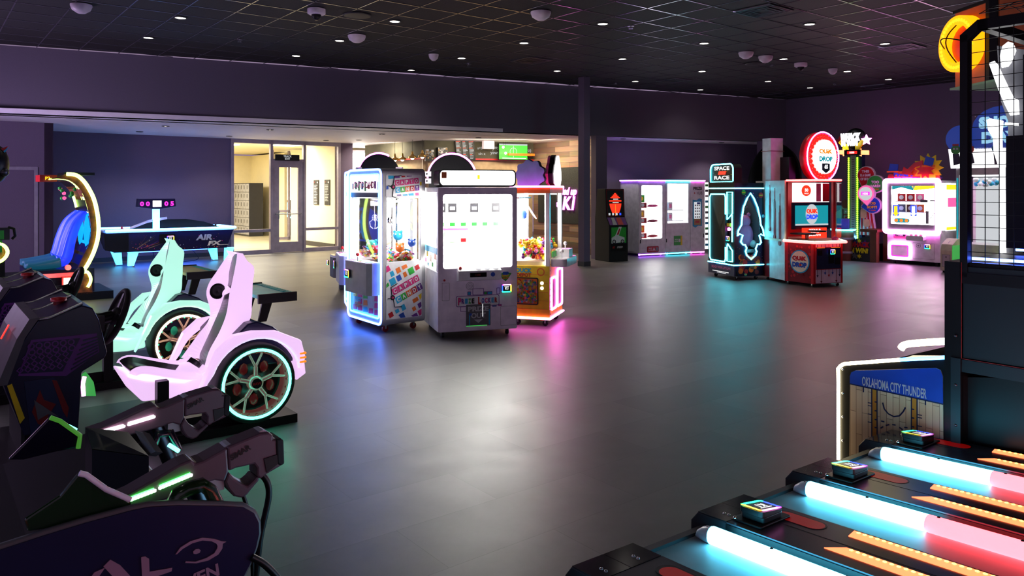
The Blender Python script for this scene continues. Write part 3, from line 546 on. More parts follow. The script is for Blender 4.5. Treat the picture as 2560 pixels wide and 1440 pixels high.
b.frame(rr(.045, .13, .42, .62, .006, 1), rr(.048, .127, .423, .617, .006, 1), -.002, 0, 'grey'); b.frame(rr(.0 + W - .2, W - .01, zb + .04, .33, .006, 1), rr(W - .197, W - .013, zb + .043, .327, .006, 1), -.001, 0, 'grey')
x, z = f.fr(1264, 690); b.prism([(x - .07, z + .03), (x, z + .045), (x + .07, z + .03), (x + .03, z - .03), (x, z - .06), (x - .04, z - .03)], -.003, 0, 'green'); b.prism(rr(x - .035, x + .035, z + .01, z + .05, .01), -.005, -.002, 'blue'); b.text('SMART', (x, -.006, z + .005), 'yellow', h=.022, bold=.04); b.text('CLAW', (x, -.006, z - .02), 'orange', h=.02, bold=.04)
b.build('front_fittings', t)
b = MB(); x0, z1 = f.fr(1140, 736); x1, z0 = f.fr(1248, 766)
cols = ['magenta', 'purple', 'cyan', 'green', 'black', 'red', 'blue', 'magenta', 'purple', 'cyan', 'red']; word = 'PRIZE LOCKER'; n = 0; xx = x0 + .035
zc = (z0 + z1) / 2
b.frame(rr(x0, x1, z0 + .015, z1 - .02, .02), rr(x0 + .006, x1 - .006, z0 + .021, z1 - .026, .017), -.003, 0, 'purple'); b.prism(rr(x0 + .006, x1 - .006, z0 + .021, z1 - .026, .017), -.002, 0, 'white')
for (u0, u1, v0, v1, c) in ((.13, .17, 1, 1.35, 'cyan'), (.19, .32, 1, 1.6, None), (.32, .36, 1, 1.3, 'green'), (.36, .42, 1, 1.3, 'cyan'), (.47, .51, 1, 1.6, None), (.05, .13, -.45, 0, None), (.42, .47, -.15, 0, 'cyan'), (.49, .53, -.1, .05, 'magenta')):
    hh = z1 - z0 - .035; q = rr(x0 + u0, x0 + u1, z0 + .018 + v0 * hh, z0 + .018 + v1 * hh, .003, 1); b.frame(q, rr(x0 + u0 + .005, x0 + u1 - .005, z0 + .023 + v0 * hh, z0 + .013 + v1 * hh, .002, 1), -.0035, 0, 'purple')
    if c: b.prism(rr(x0 + u0 + .005, x0 + u1 - .005, z0 + .023 + v0 * hh, z0 + .013 + v1 * hh, .002, 1), -.003, 0, c)
wd = (x1 - x0 - .04) / 12
for ch in word:
    if ch != ' ': big = ch in 'PL' and n in (0, 5); b.text(ch, (xx + .005, -.006, zc - .002), cols[n % 11], w=wd * .82 * (1.15 if big else 1), h=.085 if big else .058, bold=.05); n += 1
    xx += wd
b.build('logo_decal', t)
x0, z1 = f.fr(1165, 762); x1, z0 = f.fr(1226, 813)
b = MB(); b.box(x0, x1, -.004, .0, z0, z1, 'mid_grey'); b.text('PRIZE', ((x0 + x1) / 2, -.006, z1 - .05), 'light_grey', w=(x1 - x0) * .85, h=.055, bold=.04); b.text('OUT', ((x0 + x1) / 2, -.006, z1 - .125), 'light_grey', w=(x1 - x0) * .6, h=.06, bold=.04); b.prism([((x0 + x1) / 2 - .05, z1 - .17), ((x0 + x1) / 2 + .05, z1 - .17), ((x0 + x1) / 2, z1 - .21)], -.006, -.004, 'light_grey')
b.prism(circ(x0 + .05, z1 - .11, .016), -.007, -.004, 'blue'); b.box(x0 + .035, x0 + .045, -.007, -.004, z0 + .01, z1 - .12, 'cyan'); b.box(x1 - .02, x1 - .008, -.007, -.004, z0 + .01, z1 - .06, 'cyan'); b.box(x0, x1 - .04, -.007, -.004, z0, z0 + .008, 'S_dimgreen'); b.box(x0 + .19, x0 + .195, -.007, -.004, z1 - .14, z1, 'S_white')
b.build('prize_door', t)
b = MB(); gx0 = .02; ym = D / 2   # coloured print on the lower left side
b.box(-.003, 0, .04, D - .03, .93, 1.0, 'cyan'); 
for k, (y_, z_, s_, c) in enumerate(((.15, .9, .1, 'red'), (.4, .86, .12, 'cream'), (.6, .9, .09, 'yellow'), (.3, .8, .08, 'green'), (.7, .82, .07, 'pink'), (.55, .78, .06, 'cyan'))): b.box(-.0025, 0, y_ - s_ / 2, y_ + s_ / 2, z_ - s_ / 3, z_ + s_ / 3, c)
b.build('side_decal', t)
for x, y in ((.07, .08), (W - .1, .08), (.07, D - .08), (W - .1, D - .08)): caster(t, x, y, zb)

# ---- CAPTO CANDY claw machine
def capto(f, label, full=True):
    t = thing('claw_machine', label, 'claw machine', f)
    W, D, zb, zt = .91, .57 if full else .8, .09, 1.90
    gz0, gz1 = .82, 1.56
    b = MB(); r = .07
    po = rr(0, W, zb, zt, r, 6); pi = rr(.06, W - .06, zb + .06, zt - .06, r * .6, 6)
    b.frame(po, pi, .0, .06, 'light_grey'); b.frame(po, pi, D - .06, D, 'light_grey')
    b.box(0.0, .03, .06, D - .06, zb + r, gz0, 'white'); b.box(0, .03, .06, D - .06, gz1, zt - r, 'white')
    b.box(W - .03, W, .06, D - .06, zb + r, gz0, 'white'); b.box(W - .03, W, .06, D - .06, gz1, zt - r, 'white')
    b.box(.03, W - .03, D - .05, D - .03, zb + .06, gz0, 'white'); b.box(r, W - r, .04, D - .04, zb, zb + .04, 'light_grey'); b.box(r, W - r, .04, D - .04, zt - .03, zt, 'light_grey')
    b.box(.05, W - .05, .08, D - .05, gz0 - .06, gz0 - .03, 'white')
    b.prism([(W - r + r * math.cos(math.radians(a_)), zb + r + r * math.sin(math.radians(a_))) for a_ in range(-90, 1, 15)] + [(W - r, zb + r)], .06, D - .06, 'light_grey')
    b.prism([(W - r + r * math.cos(math.radians(a_)), zt - r + r * math.sin(math.radians(a_))) for a_ in range(0, 91, 15)] + [(W - r, zt - r)], .06, D - .06, 'light_grey')
    b.build('cabinet', t)
    b = MB(); b.box(W - .02, W - .014, .06, D - .06, gz0, gz1, 'glass'); b.box(.014, .02, .06, D - .06, gz0, gz1, 'glass'); b.box(.06, W - .06, D - .04, D - .034, gz0, gz1, 'glass'); b.build('side_glass', t)
    b = MB(); b.box(.06, W - .06, .03, .036, gz0 + .04, gz1, 'glass'); b.build('front_glass', t)
    b = MB(); b.box(.06, W - .06, .02, .05, gz1, gz1 + .06, 'mid_grey'); b.build('header_bar', t)
    b = MB(); b.box(.07, W - .07, .012, .03, gz1 + .06, zt - .08, 'L_dimwhite')
    rn = random.Random(3)
    for i in range(9): x = .1 + i * .085; b.box(x, x + rn.uniform(.03, .06), .008, .012, gz1 + .07 + rn.uniform(0, .05), gz1 + .15 + rn.uniform(0, .05), rn.choice(['magenta', 'cyan', 'yellow', 'green', 'orange', 'purple']))
    b.text('CAPTO CANDY', (W / 2, .007, gz1 + .15), 'magenta', w=.6, h=.08, bold=.04); b.build('marquee', t)
    # glowing double outline
    b = MB(); b.tube([(p[0], -.008, p[1]) for p in rr(.012, W - .012, zb + .012, zt - .012, r, 6)], .012, 'L_blue', 8, True); b.build('neon_outline', t)
    b = MB(); q = rr(.07, W - .07, zb + .08, zt - .07, r * .5, 6); b.tube([(p[0], -.004, p[1]) for p in q], .010, 'L_skyblue', 8, True); b.build('neon_outline', t)
    b = MB(); b.box(.09, .11, .06, .09, gz0, gz1 - .02, 'L_white'); b.box(W - .11, W - .09, .06, .09, gz0, gz1 - .02, 'L_white'); b.box(.1, W - .1, .1, D - .1, gz1 - .01, gz1, 'L_white'); b.box(.1, .13, D - .09, D - .06, gz0, gz1 - .02, 'L_white'); b.box(W - .13, W - .1, D - .09, D - .06, gz0, gz1 - .02, 'L_white'); b.build('light_tube', t)
    # side graphics
    def decal(z0, z1, tilt, name, big):
        b = MB(); X = W + .003; y0, y1 = .05, D - .05; b.box(W, X, y0, y1, z0, z1, 'white_gloss'); rn = random.Random(7 if big else 5); k = 46 if big else 16
        cols = ['magenta', 'red', 'orange', 'yellow', 'green', 'cyan', 'purple', 'blue']; ym = (y0 + y1) / 2; zm = (z0 + z1) / 2; ca, sa = math.cos(tilt), math.sin(tilt)
        gw, gh = (.088, .085) if big else (.08, .06)
        for i in range(-6, 7):
            for j in range(-6, 7):
                u, v = i * gw + (j % 2) * .03, j * gh
                if abs(v) < (.115 if big else .08) and abs(u) < (.30 if big else .22): continue
                if rn.random() < .06: continue
                s1, s2 = rn.uniform(.5, .9) * gw / 2, rn.uniform(.5, .95) * gh / 2; pts = []
                for su, sv in ((-1, -1), (1, -1), (1, 1), (-1, 1)):
                    uu, vv = u + su * s1, v + sv * s2; pts.append((ym + uu * ca - vv * sa, zm + uu * sa + vv * ca))
                if all(y0 - .04 < p[0] < y1 + .04 and z0 - .04 < p[1] < z1 + .04 for p in pts): pts = [(min(max(p[0], y0 + .004), y1 - .004), min(max(p[1], z0 + .004), z1 - .004)) for p in pts]; b.prism(pts, X, X + .001, rn.choice(cols), 'x')
        s_ = .062 if big else .055; xd = Vector((0, ca, sa)); ud = Vector((0, -sa, ca)); o = Vector((X + .002, ym, zm))
        for wi, (word, vo) in enumerate((('CAPTO', .055 if big else .042), ('CANDY', -.055 if big else -.042))):
            for ci, ch in enumerate(word):
                u = (ci - 1.4) * (.076 if big else .064) + .0; c = [['magenta'] * 5, ['cyan', 'green', 'orange', 'red', 'purple']][wi][ci]; cc = o + xd * u + ud * vo
                hw = .035 if big else .029; pts = [cc + xd * sx * hw + ud * sz * hw * 1.1 for sx, sz in ((-1, -1), (1, -1), (1, 1), (-1, 1))]; b.add(pts, [(0, 1, 2, 3)], c)
                b.text(ch, cc + Vector((.0015, 0, 0)), 'white_gloss', w=hw * 1.2, h=hw * 1.5, x=xd, up=ud, bold=.05)
        cc = o - xd * (.165 if big else .145); b.add([cc + xd * (.03 * math.cos(a_ * .5236)) + ud * (.03 * math.sin(a_ * .5236)) for a_ in range(12)], [list(range(12))], 'black'); b.add([cc + Vector((.001, 0, 0)) + xd * (.015 * math.cos(a_ * .5236)) + ud * (.015 * math.sin(a_ * .5236)) for a_ in range(12)], [list(range(12))], 'magenta')
        for pth in (((0, 0), (-.06, .02)), ((0, .02), (.03, .12), (.12, .12)), ((0, -.02), (-.02, -.11), (.06, -.15))):
            b.tube([cc + xd * p[0] + ud * p[1] for p in pth], .005, 'black', 5)
        return b.build(name, t)
    decal(.16, gz0 - .03, .42, 'side_decal', True); decal(gz1 + .02, zt - .08, .1, 'side_decal', False)
    # front lower graphic + control box
    b = MB(); b.box(.08, W - .08, .02, .04, zb + .08, .44, 'light_grey'); rn = random.Random(11)
    for i in range(5):
        for j in range(3):
            if rn.random() < .8: x, z = .1 + i * .145, zb + .1 + j * .08; b.prism([(x, z), (x + .11, z + .01), (x + .1, z + .07), (x + .01, z + .06)], .016, .02, rn.choice(['cyan', 'orange', 'tan', 'yellow', 'magenta', 'green']))
    b.text('PRIZE', (.25, .012, .33), 'cyan', h=.05, bold=.04); b.text('OUT', (.25, .012, .26), 'orange', h=.06, bold=.04); b.build('prize_door', t)
    b = MB(); pts = [(.2, .03), (.2, -.10), (.25, -.15), (W - .1, -.15), (W - .05, -.10), (W - .05, .03)]; b.prism(pts, .44, .80, 'light_grey', 'z'); b.prism([(x, y) for x, y in pts], .80, .812, 'lav', 'z')
    for i in range(4): b.box(.27 + i * .13, .34 + i * .13, -.12, -.02, .812, .815, ['magenta', 'green', 'orange', 'cyan'][i])
    cb = b.build('control_panel', t, bevel=.01)
    b = MB(); b.cyl((.44, -.08, .81), (.44, -.08, .87), .006, 'steel', 8); b.ball((.44, -.08, .885), .022, 'red'); b.build('joystick', cb)
    b = MB(); b.lathe([(.05, .812), (.05, .83), (.001, .84)], (.66, -.08, 0), 'S_white'); b.build('button', cb)
    reader(t, (.36, -.165, .66), .062)
    # gantry and claw
    b = MB(); b.box(.06, W - .06, .32, .36, gz1 - .06, gz1 - .035, 'steel'); b.box(.4, .5, .29, .39, gz1 - .12, gz1 - .06, 'white'); b.build('gantry', t)
    b = MB(); b.cyl((.45, .34, gz1 - .12), (.45, .34, gz1 - .24), .004, 'chrome', 6); b.lathe([(.02, 0), (.035, -.03), (.03, -.07), (.01, -.08)], (.45, .34, gz1 - .24), 'chrome')
    for k in range(3):
        a_ = k * 2.094; c, s_ = math.cos(a_), math.sin(a_); b.tube([(.45 + c * .02, .34 + s_ * .02, gz1 - .3), (.45 + c * .07, .34 + s_ * .07, gz1 - .34), (.45 + c * .06, .34 + s_ * .06, gz1 - .4), (.45 + c * .02, .34 + s_ * .02, gz1 - .43)], .005, 'chrome', 6)
    b.build('claw', t)
    b = MB(); rn = random.Random(2)
    for k in range(3): x0_ = .2 + k * .2; b.tube(smooth([(x0_, .5, gz1 - .03), (x0_ + .05, .45, gz1 - .3), (x0_ + .12, .4, gz1 - .28), (x0_ + .15, .42, gz1 - .05)], 5), .006, 'white', 6)
    b.build('hose', t)
    for x, y in ((.1, .1), (W - .12, .1), (.1, D - .1), (W - .12, D - .1)): caster(t, x, y, zb, 'deepred')
    return t
dF = Vector((.60, -.80)); f1 = Fr(G(955, 836) - dF * .91, dF)
tc_ = capto(f1, 'claw machine outlined in blue neon with a CAPTO CANDY side panel')
# candy heap: one surface of sweets plus separate wrapped sweets and plush balls on it
b = MB(); rn = random.Random(8); nx, ny = 26, 20; vs_ = []; fs = []
for j in range(ny):
    for i in range(nx): vs_.append((.07 + .77 * i / (nx - 1), .08 + .42 * j / (ny - 1), .83 + .05 * math.sin(i * .3) + .04 * math.cos(j * .5) + rn.uniform(0, .02)))
for j in range(ny - 1):
    for i in range(nx - 1): fs.append((j * nx + i, j * nx + i + 1, (j + 1) * nx + i + 1, (j + 1) * nx + i))
for i, q in enumerate(fs): b.add([vs_[k] for k in q], [(0, 1, 2, 3)], rn.choice(['red', 'white', 'pink', 'yellow', 'green', 'orange', 'cream', 'deepred', 'tan']))
o = tag(put(b.build('candy_heap'), f1), 'colourful heap of tiny sweets filling the blue-neon claw machine', 'candy', kind='stuff')
cands = {}
for k in range(150):
    c = rn.choice(['red', 'white', 'pink', 'yellow', 'green', 'orange', 'cyan', 'magenta', 'purple'])
    x, y = rn.uniform(.1, .85), rn.uniform(.1, .48); z = .875 + .05 * math.sin((x - .07) / .77 * 25 * .3) + .04 * math.cos((y - .08) / .42 * 19 * .5)
    if c not in cands:
        b = MB(); b.ball((0, 0, 0), .018, c, 8, (1.2, .9, .7)); b.prism([(.018, -.012), (.036, -.016), (.036, .016), (.018, .012)], -.003, .003, c, 'z'); b.prism([(-.018, -.012), (-.036, -.016), (-.036, .016), (-.018, .012)], -.003, .003, c, 'z'); cands[c] = o = b.build('wrapped_candy')
    else: o = cands[c].copy(); C.objects.link(o)
    p = f1.w(x, y, z); o.location = p; o.rotation_euler = (rn.uniform(-.6, .6), rn.uniform(-.6, .6), rn.uniform(0, 6)); tag(o, f'small {c} wrapped sweet on the heap in the blue-neon claw machine', 'candy', f'{c} sweets in the claw machine')
for k, (x, y, z, r, c) in enumerate(((.25, .2, 1.0, .07, 'teal'), (.6, .22, 1.08, .06, 'cream'), (.78, .3, 1.0, .055, 'orange'), (.45, .45, 1.12, .06, 'cyan'), (.8, .45, 1.05, .05, 'blue'), (.38, .18, .96, .05, 'red'), (.15, .4, 1.02, .06, 'white'))):
    b = MB(); b.ball((0, 0, 0), r, c, 14); b.ball((r * .5, -r * .7, r * .3), r * .2, 'white', 8); b.ball((-r * .3, -r * .8, r * .3), r * .2, 'white', 8); b.ball((r * .7, 0, r * .8), r * .3, c, 8); b.ball((-r * .7, 0, r * .8), r * .3, c, 8)
    o = b.build('plush_toy'); o.location = f1.w(x, y, z - .03); tag(o, f'round {c} plush toy on the sweets in the blue-neon claw machine', 'plush toy')
f2 = Fr(f1.w(.12, 1.62), -f1.d); f2 = Fr(Vector((-2.30, 10.45)), (.30, -.95))
capto(f2, 'second claw machine behind the blue-neon one, only its left edge showing', False)
b = MB(); pp = Fr(G(846, 722), (.4, -.92))
t = thing('control_pedestal', 'grey joystick control box left of the blue-neon claw machine', 'control panel', pp)
x1, z1 = 0, pp.fr(846, 642)[1]; b.prism(rr(-.16, .22, -.12, .14, .05), z1 - .33, z1, 'mid_grey', 'z'); b.prism(rr(-.16, .22, -.12, .14, .05), z1, z1 + .04, 'white_gloss', 'z'); b.box(.02, .1, .0, .1, .0, z1 - .33, 'mid_grey'); b.build('body', t, bevel=.01)
b = MB(); b.ball((.0, 0, z1 + .08), .03, 'white_gloss'); b.cyl((.0, 0, z1 + .04), (0, 0, z1 + .07), .01, 'white'); b.build('joystick', t); reader(t, (-.12, -.14, z1 - .1), .05)

# ---- DUCK DEPOT style claw machine (yellow)
f = Fr(G(1374, 818), (.297, .955)); t = thing('claw_machine', 'yellow wooden-look duck claw machine with pink neon base, right of the white prize machine', 'claw machine', f)
W, D = .66, .50; zb = .08; zt = f.fr(1374, 468)[1]; gz0 = f.fr(1374, 662)[1]; gz1 = zt - .09
b = MB(); b.box(0, W, 0, D, zb, gz0 - .02, 'yellow'); b.box(-.005, W + .005, -.005, D, zt - .07, zt, 'orange'); 
for x in (0, W - .05):
    for y in (0, D - .05): b.box(x, x + .05, y, y + .05, gz0 - .02, zt - .07, 'white_gloss')
for k in range(6): b.box(-.003, 0, .02, D - .02, zb + .02 + k * .105, zb + .024 + k * .105, 'orange')
for k in range(9): b.prism(circ(.03, .15 + k * .075, .008, 10), -.003, 0, 'brown')
b.build('cabinet', t, bevel=.006)
b = MB(); b.box(.004, .01, .05, D - .05, gz0, gz1, 'glass'); b.box(.05, W - .05, .004, .01, gz0, gz1, 'glass'); b.build('glass_panel', t)
b = MB(); b.box(.06, W - .06, D - .03, D - .02, gz0, gz1, 'L_white'); b.box(.06, W - .06, .06, D - .06, gz1, gz1 + .01, 'L_white'); b.box(.03, .05, .05, .07, gz0, gz1, 'L_white'); b.build('light_panel', t)
b = MB(); y0, y1 = f.sd(1371, 700)[0] * 0 + .2, D - .02; zz0, zz1 = f.sd(1330, 762, 0)[1], f.sd(1330, 694, 0)[1]; ya = f.sd(1346, 740)[0]
b.frame(rr(ya, D - .005, zz0, zz1, .02), rr(ya + .012, D - .017, zz0 + .012, zz1 - .012, .015), -.012, -.002, 'charcoal', 'x'); b.prism(rr(ya, D - .005, zz0, zz1, .02), -.003, -.001, 'orange', 'x'); rn = random.Random(5)
for k in range(330):
    yy, zz = rn.uniform(ya + .03, D - .03), rn.uniform(zz0 + .03, zz1 - .03); c = rn.choice(['yellow', 'yellow', 'orange', 'red', 'cream', 'blue', 'pink', 'green', 'cyan']); b.add([(-.005, yy + .018 * math.cos(a_), zz + .016 * math.sin(a_)) for a_ in [i * math.pi / 3 for i in range(6)]], [tuple(range(6))[::-1]], c)
b.build('side_window_print', t)
b = MB(); yq, zq = f.sd(1310, 680); b.text('DUCK', (-.004, yq, zq + .02), 'cyan', h=.055, x=(0, -1, 0), bold=.05); b.text('DEPOT', (-.004, yq, zq - .035), 'red', h=.045, x=(0, -1, 0), bold=.04); yq, zq = f.sd(1352, 680); b.frame(circ(yq, zq, .05, 16), circ(yq, zq, .035, 16), -.004, 0, 'orange', 'x')
yq, zq = f.sd(1355, 708)
for k in range(2): b.prism(circ(yq, zq - k * .06, .022, 14), -.006, 0, 'S_white', 'x')
b.build('side_decal', t)
b = MB(); b.tube([(-.01, D, zb + .02), (-.01, -.01, zb + .02), (W + .01, -.01, zb + .02)], .014, 'L_pink', 8); b.build('neon_strip', t)
b = MB(); b.tube([(-.01, D, zt + .008), (-.01, -.01, zt + .008), (W + .01, -.01, zt + .008)], .012, 'L_pink', 8); b.build('neon_strip', t)
for (a0, a1) in ((.06, .3), (.36, .6)):
    b = MB(); b.tube([(p[0], -.01, p[1]) for p in rr(a0, a1, .2, .58 if a0 < .2 else .66, .03)], .012, 'L_pink', 8, True); b.prism(rr(a0 + .02, a1 - .02, .22, .56 if a0 < .2 else .64, .03), -.006, 0, 'pink'); b.build('neon_door', t)
b = MB(); b.prism(rr(.02, W - .02, -.20, 0, .05), .72, .82, 'white_gloss', 'z'); cs = b.build('control_shelf', t, bevel=.01)
b = MB(); b.cyl((.2, -.1, .82), (.2, -.1, .88), .008, 'white', 8); b.ball((.2, -.1, .9), .028, 'white_gloss'); b.build('joystick', cs)
b = MB(); b.box(.3, .5, -.17, 0, .82, .92, 'white_gloss'); b.cyl((.4, -.1, .92), (.4, -.1, .97), .008, 'white', 8); b.ball((.4, -.1, .985), .026, 'white_gloss'); b.box(.1, .3, -.01, 0, .83, .9, 'green'); b.build('joystick', cs)
b = MB(); b.box(.06, W - .06, .4, .44, gz1 - .05, gz1 - .03, 'steel'); b.cyl((.33, .42, gz1 - .03), (.33, .42, gz1 - .2), .004, 'chrome', 6); b.lathe([(.02, 0), (.04, -.04), (.03, -.1), (.005, -.11)], (.33, .42, gz1 - .2), 'blue'); 
for k in range(3): a_ = k * 2.094; c, s_ = math.cos(a_), math.sin(a_); b.tube([(.33 + c * .02, .42 + s_ * .02, gz1 - .3), (.33 + c * .08, .42 + s_ * .08, gz1 - .36), (.33 + c * .03, .42 + s_ * .03, gz1 - .44)], .006, 'chrome', 6)
b.tube(smooth([(.33, .42, gz1 - .02), (.2, .3, gz1 - .2), (.3, .25, gz1 - .3), (.35, .4, gz1 - .1)], 5), .006, 'white', 6); b.build('claw', t)
for x, y in ((.07, .07), (W - .08, .07), (.08, D - .08)): caster(t, x, y, zb)
for k, (xx, yy, pk, label, cm) in enumerate(((.12, .48, (1352, 408), 'pale', 'topper_blue'), (.5, .06, (1388, 396), 'lit', 'L_pink'))):   # cut-out toppers
    mat('topper_blue', '#88b0d8', rough=.4)
    b = MB(); zt2 = f.fr(*pk)[1]; s_ = .0
    if k == 0:
        pts = [(-.17 + .18 * math.cos(math.radians(a_)) * (1 + .08 * math.cos(math.radians(a_ * 9))), zt + .15 + .18 * math.sin(math.radians(a_)) * (1 + .08 * math.cos(math.radians(a_ * 9)))) for a_ in range(-50, 231, 7)]
        b.prism([(u + .45, v) for u, v in pts], .1, .13, cm, 'x'); b.prism([(u + .44, v + .005) for u, v in pts], .13, .18, 'black', 'x'); o = b.build('topper', t)
    else:
        pts = [(.0, .01), (-.12, .05), (-.15, .17), (-.1, .27), (-.06, .3), (-.03, .37), (.02, .4), (.06, .34), (.1, .28), (.14, .2), (.15, .1), (.1, .02)]; b.prism([(.46 + u, zt + v) for u, v in pts], -.0, .03, 'L_dimwhite'); b.prism([(.42 + u * 1.05, zt + v * 1.02) for u, v in pts], .03, .09, 'black'); b.prism([(.40 + u * 1.05, zt + v * 1.0) for u, v in pts], .09, .12, 'pink'); o = b.build('topper', t)
# ducks: individual toys in the tank
def duck(col):
    b = MB(); b.ball((0, 0, .02), .03, col, 10, (1.15, .9, .8)); b.ball((.018, 0, .048), .019, col, 8); b.ball((.038, 0, .046), .008, 'orange', 6, (1.4, 1.2, .6)); b.ball((.03, .009, .054), .004, 'black', 5); b.ball((.03, -.009, .054), .004, 'black', 5); return b.build('toy_duck')
b = MB(); b.box(.05, W - .05, .05, D - .05, gz0 - .02, gz0 + .03, 'cream'); b.build('tank_floor', t)
protos = {}; rn = random.Random(12)
for k in range(190):
    c = rn.choice(['yellow', 'yellow', 'yellow', 'orange', 'red', 'pink', 'green', 'white', 'magenta', 'cyan', 'purple']); x, y = rn.uniform(.06, W - .06), rn.uniform(.07, D - .1)
    lay = k % 5; z = gz0 + .03 + lay * .042 + rn.uniform(0, .01) + .03 * math.sin(y * 5)
    if c not in protos: protos[c] = o = duck(c)
    else: o = protos[c].copy(); C.objects.link(o)
    o.location = f.w(x, y, z); o.rotation_euler = (rn.uniform(-.4, .4), rn.uniform(-.4, .4), rn.uniform(0, 6.28)); tag(o, f'small {c} toy duck in the glass tank of the yellow claw machine', 'toy duck', f'{c} toy ducks in the yellow claw machine')

# ---- two black cabinets with arched tops behind
def arch(px0, px1, pytop, pyb, Y, lit, label, rim):
    x0, x1 = (px0 - CX) / F * Y, (px1 - CX) / F * Y; R_ = (x1 - x0) / 2; f_ = Fr(Vector((x0, Y)), (1, .0)); ztop = H + (HY - pytop) / F * Y
    t = thing('arched_arcade_cabinet', label, 'arcade machine', f_); zc = ztop - R_ * 1.02
    b = MB(); b.prism([(0, .1), (2 * R_, .1)] + circ(R_, zc, R_, 24, 0, 180), 0, .14, 'black'); b.box(.03, 2 * R_ - .03, .14, .75, .1, zc - .15, 'black')
    for k in range(3): b.box(R_ + .12, R_ + .2, -.003, 0, zc + .05 - k * .035, zc + .06 - k * .035, 'dark_steel'); b.box(R_ - .3 * R_ - .08, R_ - .3 * R_, -.003, 0, zc + .05 - k * .035, zc + .06 - k * .035, 'dark_steel')
    b.build('body', t)
    b = MB(); a0, a1 = rim; b.tube([(p[0], .02, p[1]) for p in circ(R_, zc, R_ + .012, 24, a0, a1)], .014, lit, 8); b.build('neon_strip', t)
    b = MB()
    for s_ in ((0 - .05), 2 * R_ - .03):
        for k in range(2): b.box(s_, s_ + .09, -.02, .1, zc + .02 - k * .1, zc + .09 - k * .1, 'lav'); b.prism(circ(s_ + .03, zc + .055 - k * .1, .012, 10), -.024, -.02, 'black')
    b.build('bracket', t)
    for x in (.1, 2 * R_ - .1):
        for y in (.06, .7): caster(t, x, y, .1)
arch(1071, 1188, 385, 470, 10.7, 'L_magenta', 'black cabinet with a pink neon arch, peeking above the white prize machine', (0, 180))
arch(898, 995, 384, 430, 10.9, 'L_magenta', 'black cabinet with arched top lit pink at left, behind the blue-neon claw machine', (60, 180))
# ================================================================ RIGHT SIDE OF THE ROOM
# ---- prize hub vending bank
f = Fr(G(1597.5, 642), A); W = f.fr(1762, 634)[0]; zt = f.fr(1597, 452)[1]; zb = .07; D = .8
t = thing('prize_vending_bank', 'long white PRIZE HUB vending bank with three doors in the recess right of the column', 'vending machine', f)
xa, xb = f.fr(1663, 500)[0], f.fr(1726, 500)[0]; xs = [0, xa, xb, W]
w1 = [f.fr(1604, 463), f.fr(1656, 596)]; w2 = [f.fr(1669, 459), f.fr(1721, 557)]
b = MB(); b.box(0, W, .04, D, zb, .12, 'white'); b.box(0, W, .04, D, zt - .04, zt, 'white'); b.box(0, W, D - .04, D, zb, zt, 'white')
for x in (0, xa - .02, xb - .02, W - .03): b.box(x, x + .03, .04, D, zb, zt, 'white')
b.build('body', t, bevel=.004)
def wdoor(x0, x1, w, nm):
    b = MB(); b.frame(rr(x0 + .006, x1 - .006, zb, zt - .005, .01), rr(w[0][0], w[1][0], w[1][1], w[0][1], .04 if nm == 'A' else .01), 0, .04, 'white')
    b.box(x0 + .03, x0 + .05, -.012, 0, .33, .42, 'black') ; d = b.build('door', t, bevel=.003)
    g_ = MB(); g_.box(w[0][0], w[1][0], .015, .02, w[1][1], w[0][1], 'glass'); g_.build('glass_pane', d); return d
d1_ = wdoor(0, xa, w1, 'A'); d2_ = wdoor(xa, xb, w2, 'B')
b = MB(); b.box(xb + .006, W, 0, .04, zb, zt - .005, 'white'); b.box(W - .05, W - .03, -.012, 0, .42, .52, 'black'); d3_ = b.build('door', t, bevel=.003)
b = MB(); x, z = f.fr(1628.5, 625, -.002); sx, sz = f.fr(1632, 623); b.prism(rr(sx - .18, sx + .18, sz - .075, sz + .075, .03), -.006, 0, 'deepred'); b.prism(rr(sx - .17, sx + .17, sz - .065, sz + .065, .025), -.008, -.004, 'red'); b.text('PRIZE', (sx - .08, -.01, sz + .022), 'white', h=.03); b.text('DOOR', (sx - .08, -.01, sz - .022), 'white', h=.03); b.text('A', (sx + .03, -.01, sz), 'white', h=.08, bold=.06); b.prism(rr(sx + .08, sx + .16, sz - .05, sz + .05, .035), -.01, -.004, 'grey'); b.build('prize_flap', d1_)
b = MB(); sx, sz = f.fr(1695, 601); b.box(sx - .13, sx + .13, -.008, 0, sz - .12, sz + .12, 'green'); b.box(sx + .08, sx + .13, -.009, -.005, sz - .12, sz + .12, 'yellow'); b.text('PRIZE', (sx - .06, -.011, sz + .025), 'white', h=.028); b.text('DOOR', (sx - .06, -.011, sz - .022), 'white', h=.028); b.text('B', (sx + .04, -.011, sz), 'white', h=.08, bold=.06); b.build('prize_flap', d2_)
b = MB(); sx, sz = f.fr(1744, 471); b.text('PRIZE', (sx, -.004, sz), 'charcoal', w=.29, h=.085, bold=.04); b.text('HUB', (sx + .06, -.004, sz - .12), 'mid_grey', w=.18, h=.075, bold=.01); b.prism(star(sx - .1, sz - .12, .03, .012), -.004, 0, 'red'); b.build('lettering', d3_)
b = MB(); sx = f.fr(1743, 500)[0]; z1 = f.fr(1743, 496)[1]; z0 = f.fr(1743, 569)[1]
pts = [(sx - .15, z0 + .04), (sx - .06, z0), (sx + .02, z0 + .05), (sx + .15, z0 + .04), (sx + .15, z1 - .02), (sx + .06, z1), (sx - .02, z1 - .05), (sx - .15, z1 - .03)]; b.prism(pts, -.006, 0, 'cyan'); kp = b.build('payment_panel', d3_)
b = MB(); b.box(sx - .11, sx + .1, -.012, -.005, z1 - .52, z1 - .09, 'S_grey')
